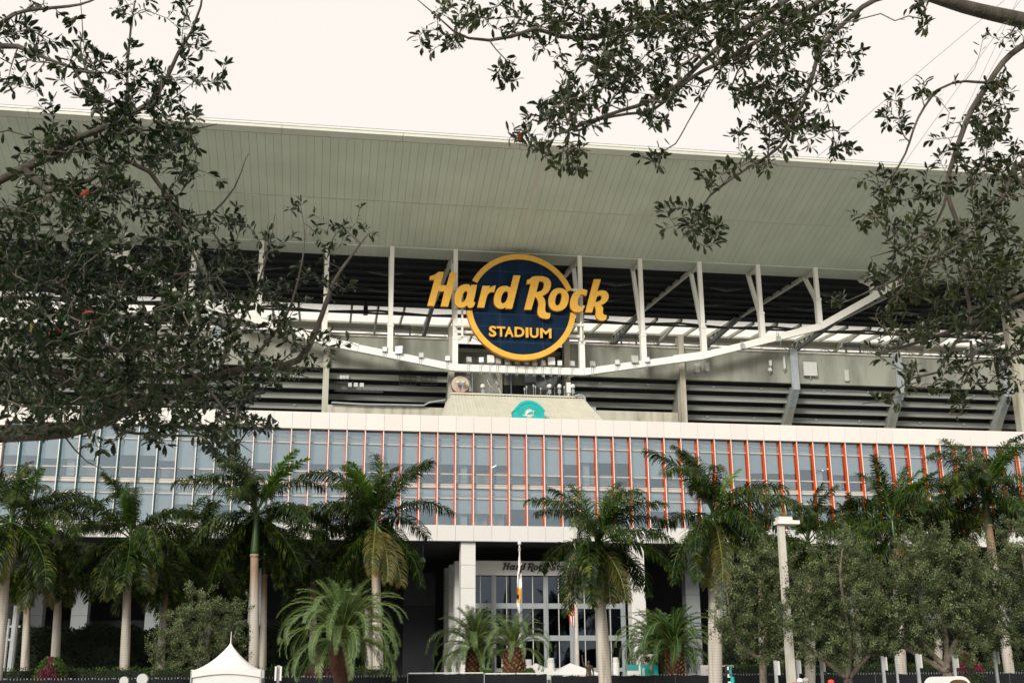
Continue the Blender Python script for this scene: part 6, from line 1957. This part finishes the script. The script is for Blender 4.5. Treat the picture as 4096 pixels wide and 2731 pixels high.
# ---- white peaked tent
tent = thing('peaked_tent', 'white high-peak tent with pointed roof, pole tip and side walls', 'tent')
YTn = 55
xl, xr = P(440, 1540, YTn).x, P(600, 1540, YTn).x
ze, zpk = P(520, 1538, YTn).z, P(527, 1474, YTn).z
cxn, hwn = (xl + xr) / 2, (xr - xl) / 2
cyn = YTn + hwn
q = MB()
n = 24
rings = []
for j in range(13):
    f_ = j / 12
    s_ = (1 - f_)
    z = ze + (zpk - ze) * f_ * (.36 + .64 * f_)
    ring = []
    for i in range(n):
        a = 2 * math.pi * (i + .5) / n - math.pi / 4
        # square plan that rounds towards the peak
        c_, s2 = math.cos(a), math.sin(a)
        m_ = max(abs(c_), abs(s2))
        rr = hwn * (s_ / m_ * (1 - .0 * f_)) if f_ < 1 else .02
        ring.append((cxn + c_ * max(rr, .03), cyn + s2 * max(rr, .03), z))
    rings.append(ring)
v = [p_ for r_ in rings for p_ in r_]
q.add(v, [(j * n + i, j * n + (i + 1) % n, (j + 1) * n + (i + 1) % n, (j + 1) * n + i) for j in range(12) for i in range(n)])
q.build('canopy', M['tent'], tent, True)
q = MB(); q.tube([(cxn, cyn, zpk - .05), (cxn, cyn, P(527, 1455, YTn).z + .18)], [.03, .012], 6); q.build('pole_tip', M['white'], tent)
q = MB()
for i in range(12):                                       # valance with a shallow scallop
    u0, u1 = i / 12, (i + 1) / 12
    for (ax, ay), (bx_, by_) in (((xl - .02, YTn - .02), (xr + .02, YTn - .02)), ((xl - .02, cyn + hwn), (xl - .02, YTn - .02)), ((xr + .02, YTn - .02), (xr + .02, cyn + hwn))):
        d0, d1 = .32 - .16 * math.sin(math.pi * u0), .32 - .16 * math.sin(math.pi * u1)
        q.add([(ax + (bx_ - ax) * u0, ay + (by_ - ay) * u0, ze + .02), (ax + (bx_ - ax) * u1, ay + (by_ - ay) * u1, ze + .02), (ax + (bx_ - ax) * u1, ay + (by_ - ay) * u1, ze - d1), (ax + (bx_ - ax) * u0, ay + (by_ - ay) * u0, ze - d0)], [(0, 1, 2, 3)])
q.build('valance', M['tent'], tent)
for nm, b8 in (('front_wall', (xl + .05, xr - .05, YTn + .06, YTn + .08)), ('side_wall', (xl + .04, xl + .06, YTn + .1, cyn + hwn - .1)), ('side_wall', (xr - .06, xr - .04, YTn + .1, cyn + hwn - .1)), ('rear_wall', (xl + .05, xr - .05, cyn + hwn - .1, cyn + hwn - .08))):
    q = MB(); q.box(*b8, .02, ze - .03); q.build(nm, M['tent'], tent)
for sx in (xl, xr):
    for sy in (YTn, cyn + hwn):
        q = MB(); q.tube([(sx, sy, 0), (sx, sy, ze)], .035, 6); q.build('leg', M['galv'], tent)
q = MB(); q.box(xr + .03, xr + .14, YTn - .1, YTn + .1, ze - .35, ze + .0); q.build('corner_bracket', M['galv'], tent)

# ---- two small white tent tops behind the fence
for (a, pk, b, lab) in ((1210, 1240, 1280, 'white pitched tent top next to the white light bollards, left one of a pair'), (1282, 1320, 1375, 'white pitched tent top behind the bronze statue')):
    Y = 78
    x0, x1 = P(a - 12, 1550, Y).x, P(b + 12, 1550, Y).x
    zpk2, ze2 = P(pk, 1521, Y).z, P(pk, 1549, Y).z
    t = thing('tent_top', lab, 'tent')
    cx2 = P(pk, 1530, Y).x
    q = MB(); q.add([(x0, Y, ze2), (x1, Y, ze2), (x1, Y + 3, ze2), (x0, Y + 3, ze2), (cx2, Y + 1.5, zpk2)], [(0, 1, 4), (1, 2, 4), (2, 3, 4), (3, 0, 4), (3, 2, 1, 0)]); q.build('canopy', M['tent'], t)
    q = MB(); q.box(x0, x1, Y - .01, Y + .01, ze2 - .3, ze2 - .01); q.build('valance', M['tent'], t)
    for sx in (x0 + .05, x1 - .05):
        for sy in (Y + .05, Y + 2.95):
            q = MB(); q.tube([(sx, sy, 0), (sx, sy, ze2 - .02)], .03, 6); q.build('leg', M['galv'], t)

# ---- tall white lamp post
t = thing('lamp_post', 'tall white square concrete lamp post with flat shoebox head among the oaks', 'lamp')
YLp = 42.5
bA, bB = P(1817, 1560, YLp), P(1793, 1205, YLp)
q = MB()
w0, w1 = .145, .11
bx_ = bA.x
q.hexa([(bx_ - w0, YLp - w0, 0), (bx_ + w0, YLp - w0, 0), (bx_ - w0, YLp + w0, 0), (bx_ + w0, YLp + w0, 0), (bB.x - w1, YLp - w1, bB.z), (bB.x + w1, YLp - w1, bB.z), (bB.x - w1, YLp + w1, bB.z), (bB.x + w1, YLp + w1, bB.z)])
q.build('post', M['lamp_post'], t)
zh = P(1800, 1203, YLp).z
q = MB(); q.box(bB.x - .18, bB.x + .68, YLp - .25, YLp + .25, zh - .02, zh + .12); q.build('lamp_head', M['white'], t)
q = MB(); q.hexa([(bB.x - .1, YLp - .2, zh + .122), (bB.x + .42, YLp - .2, zh + .122), (bB.x - .1, YLp + .2, zh + .122), (bB.x + .42, YLp + .2, zh + .122), (bB.x - .14, YLp - .22, zh + .26), (bB.x + .40, YLp - .22, zh + .26), (bB.x - .14, YLp + .22, zh + .26), (bB.x + .40, YLp + .22, zh + .26)]); q.build('ballast_box', M['white'], t)
q = MB(); q.box(bB.x + .1, bB.x + .6, YLp - .2, YLp + .2, zh - .05, zh - .022); q.build('lens', M['alu'], t)

# ---- flagpoles and flags
def flag_strip(name, pts_w, Y, parent, mats, bands, fold):
    """limp flag: list of (x, y, half width) in picture units down its length"""
    q = MB()
    n = 7
    rows_ = []
    for (x, y, hw_) in pts_w:
        c_ = P(x, y, Y)
        hwm = hw_ * K * Y / CAM_F
        rows_.append([(c_.x + hwm * (2 * i / (n - 1) - 1), Y - .12 + .10 * math.sin(fold * i + y * .05), c_.z + .05 * math.sin(i * 1.3)) for i in range(n)])
    v = [p_ for r_ in rows_ for p_ in r_]
    for j in range(len(rows_) - 1):
        for i in range(n - 1):
            q.add([v[j * n + i], v[j * n + i + 1], v[(j + 1) * n + i + 1], v[(j + 1) * n + i]], [(0, 1, 2, 3)], bands(j, i))
    return q.build(name, mats, parent, True)
t = thing('flagpole', 'white flagpole with ball tip holding the white, black and gold flag', 'flagpole')
Y = 82
pb_ = P(1196, 1560, Y)
zt_ = P(1193, 1252, Y).z
q = MB(); q.tube([(pb_.x, Y, 0), (pb_.x, Y, zt_)], [.11, .05], 10); q.build('pole', M['white'], t)
q = MB(); q.lathe([(.03, 0), (.11, .06), (.14, .16), (.11, .26), (.03, .32)], 12, (pb_.x, Y, zt_)); q.build('ball_tip', M['white'], t)
q = MB(); q.lathe([(.09, 0), (.09, .25)], 10, (pb_.x, Y, zt_ - .4)); q.build('truck', M['galv'], t)
ft = thing('flag', 'limp white flag with black and gold marks on the left flagpole', 'flag')
flag_strip('cloth', [(1193, 1272, 1.5), (1193, 1290, 3), (1194, 1298, 4), (1194, 1306, 4), (1192, 1318, 4.5), (1192, 1328, 5), (1192, 1340, 5.5), (1192, 1350, 5.5), (1191, 1358, 5), (1192, 1366, 5), (1191, 1376, 5), (1190, 1384, 5), (1191, 1392, 4), (1193, 1402, 2)], Y, ft,
           [M['flag_white'], M['flag_black'], M['flag_gold']], lambda j, i: 1 if (j in (2, 3) and i > 2) or (j == 4 and 1 < i < 5) or (j == 9 and i < 3) else (2 if j in (7, 8) or (j in (9, 10) and i > 1) else 0), 1.1)
t = thing('flagpole', 'tall white flagpole with gold ball tip half hidden by a palm crown', 'flagpole')
Y = 84
pb_ = P(1327, 1560, Y)
zt_ = P(1314, 1152, Y).z
q = MB(); q.tube([(pb_.x, Y, 0), (pb_.x, Y, 2.9)], [.19, .19], 12); q.tube([(pb_.x, Y, 2.9), (pb_.x, Y, zt_)], [.15, .06], 12); q.build('pole', M['lamp_post'], t)
q = MB(); q.lathe([(.03, 0), (.12, .06), (.15, .16), (.12, .26), (.03, .32)], 12, (pb_.x, Y, zt_)); q.build('ball_tip', M['flag_gold'], t)
ft = thing('flag', 'limp red and white striped flag with a navy corner on the tall flagpole', 'flag')
flag_strip('cloth', [(1313, 1262, 2), (1311, 1280, 5), (1310, 1295, 7), (1309, 1310, 8), (1309, 1325, 8.5), (1308, 1340, 9), (1307, 1355, 9), (1308, 1370, 8.5), (1310, 1385, 8), (1312, 1400, 7), (1313, 1415, 5.5), (1313, 1428, 4), (1314, 1438, 2)], Y, ft,
           [M['flag_white'], M['flag_red'], M['flag_navy']], lambda j, i: 2 if (j < 2 and i < 4) else (1 if ((i + (j // 3)) % 3 == 0 or (i + j // 2) % 4 == 1) else 0), 1.3)

# ---- white light bollards near the entrance
for px_, yt_, Y, lab in ((2019, 2632, 84, 'white light bollard beside the stout scaly date palm'), (2113, 2636, 80, 'white light bollard left of the tent tops'), (2203, 2630, 80, 'white light bollard between the two tent tops'), (2463, 2628, 84, 'white light bollard in front of the right entrance glazing'), (2736, 2625, 78, 'white light bollard in front of the dark date palm'), (2886, 2618, 78, 'white light bollard behind the white barrier boards')):
    p_ = S(px_, yt_, Y)
    t = thing('light_bollard', lab, 'bollard', 'white light bollards')
    q = MB(); q.lathe([(.24, 0), (.24, p_.z - .35)], 14, (p_.x, Y, 0)); q.build('shaft', M['white'], t, False)
    q = MB(); q.lathe([(.23, p_.z - .348), (.23, p_.z - .03), (.2, p_.z)], 14, (p_.x, Y, 0)); q.build('lantern_cap', M['clad_low'], t, False)

# ---- teal boxes and gate pillar, barrier boards, teal banner pole
def t5(x, y, Y): return S(2500 + x * .2551, 2400 + y * .2551, Y)
Y = 74
t = thing('gate_pillar', 'pale square gate pillar with a black and gold crest', 'pillar')
a, b = t5(305, 840, Y), t5(480, 840, Y)
q = MB(); q.box(a.x, b.x, Y, Y + 1., 0, a.z); q.build('shaft', M['clad_low'], t)
c_ = t5(350, 920, Y - .03)
def star(n, r0, r1, sq=1.): return [(c_.x + (r1 if k % 2 == 0 else r0) * math.cos(math.pi * k / n + math.pi / 2) * sq, c_.z + (r1 if k % 2 == 0 else r0) * math.sin(math.pi * k / n + math.pi / 2)) for k in range(2 * n)]
q = MB(); q.prism([star(8, .16, .26)], Y - .03, Y - .005); q.build('crest_black', M['black_letter'], t)
q = MB(); q.prism([star(4, .06, .36, .6)], Y - .05, Y - .032); q.build('crest_gold', M['gold'], t)
q = MB(); q.box(c_.x - .10, c_.x + .10, Y - .07, Y - .052, c_.z - .12, c_.z + .1); q.build('crest_shield', M['black_letter'], t)
for xa_, xb2, lab in ((275, 383, 'teal box sign with white letter shape left of the gate pillar'), (455, 515, 'narrow teal box sign right of the gate pillar')):
    a, b = t5(xa_, 1012, Y - .8), t5(xb2, 1012, Y - .8)
    t = thing('teal_box_sign', lab, 'sign')
    q = MB(); q.box(a.x, b.x, Y - .8, Y - .3, 0, a.z); q.build('case', M['teal'], t)
    if xa_ == 275:
        e = t5(275, 1055, Y - .83); g_ = t5(312, 1130, Y - .83)
        q = MB()
        q.box(e.x - .01, e.x + .12, Y - .84, Y - .802, g_.z - .3, e.z)
        for zz3 in (e.z - .12, (e.z + g_.z) / 2 - .05, g_.z - .12): q.box(e.x + .12, g_.x, Y - .84, Y - .802, zz3, zz3 + .12)
        q.build('white_letter', M['white'], t)
for xa_, xb2, lab in ((1187, 1322, 'white barrier board left of the thick palm trunk'), (1450, 1703, 'white barrier board right of the thick palm trunk')):
    a, b = t5(xa_, 1013, 68), t5(xb2, 1013, 68)
    t = thing('barrier_board', lab, 'barrier', 'white barrier boards')
    q = MB(); q.box(a.x, b.x, 68, 68.12, .15, a.z); q.build('board', M['white'], t)
    for sx in (a.x + .2, b.x - .2):
        q = MB(); q.box(sx - .05, sx + .05, 68.12, 68.3, 0, a.z - .1); q.build('foot', M['galv'], t)
    zz3 = t5(xa_, 1085, 68).z
    q = MB()
    for k in range(5 if xa_ > 1300 else 3): q.box(a.x + .3 + k * .18, a.x + .42 + k * .18, 67.985, 67.998, zz3 - .06, zz3 + .06)
    tag(q.build('grey_lettering', M['alu'], t), kind='stuff')
t = thing('banner_pole', 'teal banner post with black and white lettering strip', 'sign')
Y = 52
a, b = t5(1578, 1018, Y), t5(1632, 1018, Y)
q = MB(); q.box(a.x, b.x, Y, Y + .12, t5(1600, 1195, Y).z, a.z); q.build('panel', M['black_letter'], t)
q = MB(); q.box(a.x + .26, b.x - .02, Y - .012, Y - .002, t5(1600, 1190, Y).z, a.z); q.build('teal_strip', M['teal_dark'], t)
q = MB()
for k in range(5): q.box(a.x + .06, a.x + .2, Y - .012, Y - .002, a.z - .2 - k * .32, a.z - .05 - k * .32)
tag(q.build('white_lettering', M['white'], t), kind='stuff')
q = MB(); q.tube([(a.x + .3, Y + .06, 0), (a.x + .3, Y + .06, t5(1600, 1195, Y).z)], .09, 8); q.build('post', M['teal'], t)
c_ = t5(125, 1100, 70)
t = thing('small_sign', 'small teal and white notice beside the entrance column foot', 'sign')
q = MB(); q.box(c_.x - .35, c_.x + .35, 70, 70.06, c_.z - .5, c_.z + .02); q.build('white_panel', M['white'], t)
q = MB(); q.box(c_.x - .35, c_.x + .35, 69.97, 70.05, c_.z + .022, c_.z + .35); q.build('teal_panel', M['teal_dark'], t)
q = MB(); q.box(c_.x - .05, c_.x + .05, 70.07, 70.15, 0, c_.z); q.build('post', M['galv'], t)

# ---- bronze statue: man with raised arm above two seated figures
def skin_body(name, joints, edges, mats, parent, root=0, sub=2, matfn=None):
    me = bpy.data.meshes.new('skin_tmp')
    me.from_pydata([j[0] for j in joints], edges, [])
    o = bpy.data.objects.new('skin_tmp', me)
    col.objects.link(o)
    o.modifiers.new('skin', 'SKIN')
    for i, j in enumerate(joints):
        r_ = j[1] if isinstance(j[1], tuple) else (j[1], j[1])
        me.skin_vertices[0].data[i].radius = r_
        me.skin_vertices[0].data[i].use_root = (i == root)
    sm_ = o.modifiers.new('sub', 'SUBSURF'); sm_.levels = sub; sm_.render_levels = sub
    bpy.context.view_layer.update()
    m2 = bpy.data.meshes.new_from_object(o.evaluated_get(bpy.context.evaluated_depsgraph_get()))
    bpy.data.objects.remove(o)
    m2.materials.clear()
    for mm in mats: m2.materials.append(mm)
    m2.polygons.foreach_set('use_smooth', [True] * len(m2.polygons))
    if matfn:
        for pgn in m2.polygons: pgn.material_index = matfn(pgn.center)
    return link(name, m2, parent)
HUM_E = [(0, 1), (1, 2), (2, 3), (3, 4), (4, 5), (2, 6), (6, 7), (7, 8), (8, 9), (2, 10), (10, 11), (11, 12), (12, 13), (0, 14), (14, 15), (15, 16), (16, 17), (0, 18), (18, 19), (19, 20), (20, 21)]
def human(h, larm, rarm, seat=False):
    """joints for a figure of height h, feet at z=0, facing -y"""
    s_ = h / 1.75
    J = [((0, 0, .95), (.15, .11)), ((0, 0, 1.15), (.14, .10)), ((0, 0, 1.40), (.15, .10)), ((0, 0, 1.50), .055), ((0, -.01, 1.60), (.085, .10)), ((0, -.01, 1.70), (.075, .09)),
         ((-.19, 0, 1.40), .06)] + [(p_, r_) for p_, r_ in zip(larm, (.045, .037, .045))] + [((.19, 0, 1.40), .06)] + [(p_, r_) for p_, r_ in zip(rarm, (.045, .037, .045))] + \
        [((-.10, 0, .88), .09), ((-.11, -.02, .50), .062), ((-.11, .02, .10), .042), ((-.12, -.13, .04), (.04, .035)), ((.10, 0, .88), .09), ((.11, -.02, .50), .062), ((.11, .02, .10), .042), ((.12, -.13, .04), (.04, .035))]
    if seat:
        J[14:] = [((-.11, -.05, .90), .09), ((-.13, -.42, .88), .065), ((-.13, -.40, .48), .045), ((-.13, -.55, .43), (.04, .035)), ((.11, -.05, .90), .09), ((.13, -.42, .88), .065), ((.13, -.40, .48), .045), ((.13, -.55, .43), (.04, .035))]
    return [((a[0][0] * s_, a[0][1] * s_, a[0][2] * s_), tuple(q_ * s_ for q_ in a[1]) if isinstance(a[1], tuple) else a[1] * s_) for a in J]
t = thing('bronze_statue', 'bronze statue group, standing man with raised arm above two seated figures', 'statue')
Y = 72
c_ = P(1352, 1530, Y)
ztop = P(1352, 1514, Y).z
hang = ((-.24, .02, 1.14), (-.23, -.08, .92), (-.23, -.12, .84)), ((.24, .02, 1.14), (.23, -.08, .92), (.23, -.12, .84))
raise_ = ((-.30, -.02, 1.62), (-.33, -.04, 1.88), (-.33, -.05, 1.98))
o = skin_body('standing_figure', human(2.1, raise_, hang[1]), HUM_E, [M['bronze']], t); o.location = (c_.x, Y, ztop - 2.1)
for dx, dz in ((-.75, -1.02), (.55, -.95)):
    o = skin_body('seated_figure', human(1.9, hang[0], hang[1], True), HUM_E, [M['bronze']], t); o.location = (c_.x + dx, Y - .45, ztop - 1.85 + dz + .12)
q = MB(); q.box(c_.x - 1.4, c_.x + 1.4, Y - 1.2, Y + .8, 0, ztop - 2.1); q.build('plinth', M['clad_low'], t)

# ---- sign posts by the oaks, seen nearly edge-on
posts = [(3100, 2640, 'parking sign post beside the knotted oak trunk'), (3185, 2636, 'parking sign post just right of the white lamp post'), (3283, 2632, 'parking sign post left of the red cap'), (3528, 2623, 'parking sign post between the two forked oaks'), (3581, 2615, 'thin parking sign post behind the clipped hedge'), (3666, 2613, 'parking sign post in front of the leaning oak limb'), (3812, 2615, 'parking sign post against the thick oak trunk'), (3976, 2602, 'dark parking sign post near the pale palm trunk')]
for i_, (px_, yt_, lab) in enumerate(posts):
    Y = 41 + (i_ * 7) % 5 * .8 if i_ != 4 else 60
    p_ = S(px_, yt_, Y)
    t = thing('sign_post', lab, 'sign post', 'parking sign posts by the oaks')
    q = MB(); q.box(p_.x - .05, p_.x + .05, Y - .04, Y + .04, 0, p_.z); q.build('post', M['galv'], t)
    q = MB(); q.box(p_.x + .055, p_.x + .095, Y - .18, Y + .22, p_.z - .5, p_.z - .03); q.build('plate', M['clad_low'] if i_ != 7 else M['alu_dark'], t)
t = thing('sign_post', 'grey post with two white plates beside the peaked tent', 'sign post')
p_ = P(640, 1527, 50)
q = MB(); q.box(p_.x - .05, p_.x + .05, 49.95, 50.05, 0, p_.z); q.build('post', M['galv'], t)
for sg in (-1, 1):
    q = MB(); q.box(p_.x + sg * .10 - .035, p_.x + sg * .10 + .035, 49.8, 50.2, p_.z - .6, p_.z - .04); q.build('plate', M['white'], t)
# grey utility pipes at the far left
for px_, yt_, w_, lab in ((22, 1420, 6, 'thin grey utility pipe at the far left hedge'), (40, 1390, 14, 'thick grey utility pipe at the far left hedge')):
    p_ = P(px_, yt_, 74)
    tag(MB().tube([(p_.x, 74, 0), (p_.x, 74, p_.z)], w_ * K * 74 / CAM_F / 2, 10).bar((p_.x - .3, 74, p_.z - 1.2), (p_.x + .3, 74, p_.z - 1.2), .12).build('utility_pipe', M['galv']), lab, 'pipe')
for px_, yt_, lab in ((815, 1365, 'slim white post left of the oak crown top'), (845, 1372, 'short white post right of the oak crown top')):
    p_ = S(px_, 1900 + (820 if px_ == 815 else 910) * .5298, 75)
    tag(MB().tube([(p_.x, 75, 0), (p_.x, 75, p_.z)], .09, 8).tube([(p_.x, 75, p_.z), (p_.x + .2, 75, p_.z - .15)], .07, 6).build('slim_post', M['galv']), lab, 'post')
# ---- two round lamp heads at the lower left
for px_, r_, lab in ((285, .19, 'smaller round lamp head turned aside near the fence'), (327, .24, 'larger round lamp head with clear lens near the fence')):
    p_ = P(px_, 1563 if px_ < 300 else 1559, 40)
    t = thing('round_lamp', lab, 'lamp')
    q = MB(); n = 20
    rr = r_ * .75
    q.add([(p_.x + rr * f_ * math.cos(2 * math.pi * k / n), 40 + dy, p_.z + rr * f_ * math.sin(2 * math.pi * k / n)) for f_, dy in ((1., 0), (1.02, .08), (.6, .25)) for k in range(n)],
          [(i * n + k, i * n + (k + 1) % n, (i + 1) * n + (k + 1) % n, (i + 1) * n + k) for i in range(2) for k in range(n)] + [tuple(range(2 * n, 3 * n))])
    q.build('bowl', M['galv'], t)
    q = MB(); q.add([(p_.x + rr * .95 * math.cos(2 * math.pi * k / n), 39.99 - .05 * math.cos(0), p_.z + rr * .95 * math.sin(2 * math.pi * k / n)) for k in range(n)], [tuple(range(n))[::-1]]); q.build('lens', M['alu'], t)
    q = MB(); q.tube([(p_.x, 40.2, p_.z - rr * .3), (p_.x, 40.2, 0)], .04, 6); q.build('stand', M['galv'], t)

# ---- people at the lower right, only their heads reach into the view
def person(label, px_, ytop, Y, cap, hair, shirt, seedv):
    t = thing('person', label, 'person', None, (P(px_, 1560, Y).x, Y, 0))
    h = P(px_, ytop, Y).z
    J = human(h, *hang)
    s_ = h / 1.75
    def mf(c2):
        z = c2.z / s_
        if z > 1.47: return 0
        if z > .92: return 0 if abs(c2.x) > .225 * s_ and z < 1.12 else 1
        return 2 if z > .09 else 3
    skin_body('body', J, HUM_E, [M['skin'], M[shirt], M['cloth_dark'], M['rubber']], t, matfn=mf)
    hc = (0, -.01 * s_, 1.645 * s_)
    q = MB(); q.lathe([(.092 * s_, -.02 * s_), (.10 * s_, .03 * s_), (.085 * s_, .085 * s_), (.03 * s_, .112 * s_)], 14, hc)
    if cap:
        q.add([(-.07 * s_, -.07 * s_, hc[2] + .01), (.07 * s_, -.07 * s_, hc[2] + .01), (.05 * s_, -.19 * s_, hc[2] - .005), (-.05 * s_, -.19 * s_, hc[2] - .005)], [(0, 1, 2, 3)])
        q.build('cap', M[cap], t, True)
    else:
        q.build('hair', M[hair], t, True)
    for sg in (-1, 1):
        q = MB(); q.lathe([(.012 * s_, -.03 * s_), (.02 * s_, 0), (.012 * s_, .03 * s_)], 8, (sg * .093 * s_, 0, 1.615 * s_)); q.build('ear', M['skin'], t, True)
        q = MB(); q.lathe([(.006 * s_, -.006 * s_), (.011 * s_, 0), (.006 * s_, .006 * s_)], 8, (sg * .034 * s_, -.105 * s_, 1.635 * s_)); q.build('eye', M['cloth_dark'], t)
    q = MB(); q.lathe([(.016 * s_, -.02 * s_), (.01 * s_, .03 * s_)], 6, (0, -.112 * s_, 1.605 * s_)); q.build('nose', M['skin'], t)
person('person wearing a white cap in front of the pale palm trunk', 1837, 1557, 39, 'cloth_white', None, 'cloth_red', 1)
person('grey-haired person beside the white cap', 1850, 1556, 37, None, 'hair_grey', 'cloth_white', 2)
person('person wearing a red cap below the forked oak', 1908, 1560, 38, 'cloth_red', None, 'cloth_red', 3)
person('person in red mostly below the view beside the white cap', 1822, 1566, 38, 'cloth_red', None, 'cloth_white', 4)

# ---- utility cart with arched white canopy at the lower right
t = thing('utility_cart', 'small utility cart with arched white canopy and tan lining', 'cart')
Y = 36
cL, cR = P(2170, 1560, Y), P(2232, 1560, Y)
zt_ = P(2200, 1552, Y).z
q = MB(); n = 14
prof = []
for k in range(n + 1):
    u = k / n
    prof.append((cL.x + (cR.x - cL.x) * u, zt_ - .30 * (2 * u - 1) ** 4 - .06 * (2 * u - 1) ** 2))
for (dz, mi) in ((0, 0), (-.05, 1)):
    vs = [(x, y_, z + dz) for x, z in prof for y_ in (Y, Y + 1.5)]
    q.add(vs, [(2 * k, 2 * k + 2, 2 * k + 3, 2 * k + 1) for k in range(n)], mi)
q.add([(x, Y - .01, z + .004) for x, z in prof] + [(x, Y - .01, z - .10) for x, z in prof], [(k, k + 1, n + 2 + k, n + 1 + k) for k in range(n)], 0)
q.build('canopy', [M['white'], M['tan']], t)
for sx in (cL.x + .06, cR.x - .06):
    for sy in (Y + .1, Y + 1.4):
        q = MB(); q.tube([(sx, sy, .5), (sx, sy, zt_ - .3)], .025, 6); q.build('canopy_post', M['galv'], t)
q = MB(); q.box(cL.x + .05, cR.x - .05, Y - .5, Y + 1.9, .28, .55); q.hexa([(cL.x + .1, Y - .5, .55), (cR.x - .1, Y - .5, .55), (cL.x + .1, Y, .55), (cR.x - .1, Y, .55), (cL.x + .15, Y - .3, .95), (cR.x - .15, Y - .3, .95), (cL.x + .15, Y - .02, 1.0), (cR.x - .15, Y - .02, 1.0)]); q.build('body', M['white'], t)
q = MB(); q.box(cL.x + .12, cR.x - .12, Y + .75, Y + 1.25, .55, .75); q.box(cL.x + .12, cR.x - .12, Y + 1.2, Y + 1.32, .75, 1.15); q.build('seat', M['tan'], t)
for sx in (cL.x + .02, cR.x - .02):
    for sy in (Y - .15, Y + 1.5):
        q = MB(); n = 14
        q.add([(sx + dx, sy + .24 * math.cos(2 * math.pi * k / n), .24 + .24 * math.sin(2 * math.pi * k / n)) for dx in (-.08, .08) for k in range(n)], [(k, (k + 1) % n, n + (k + 1) % n, n + k) for k in range(n)] + [tuple(range(n))[::-1], tuple(range(n, 2 * n))]); q.build('wheel', M['rubber'], t)
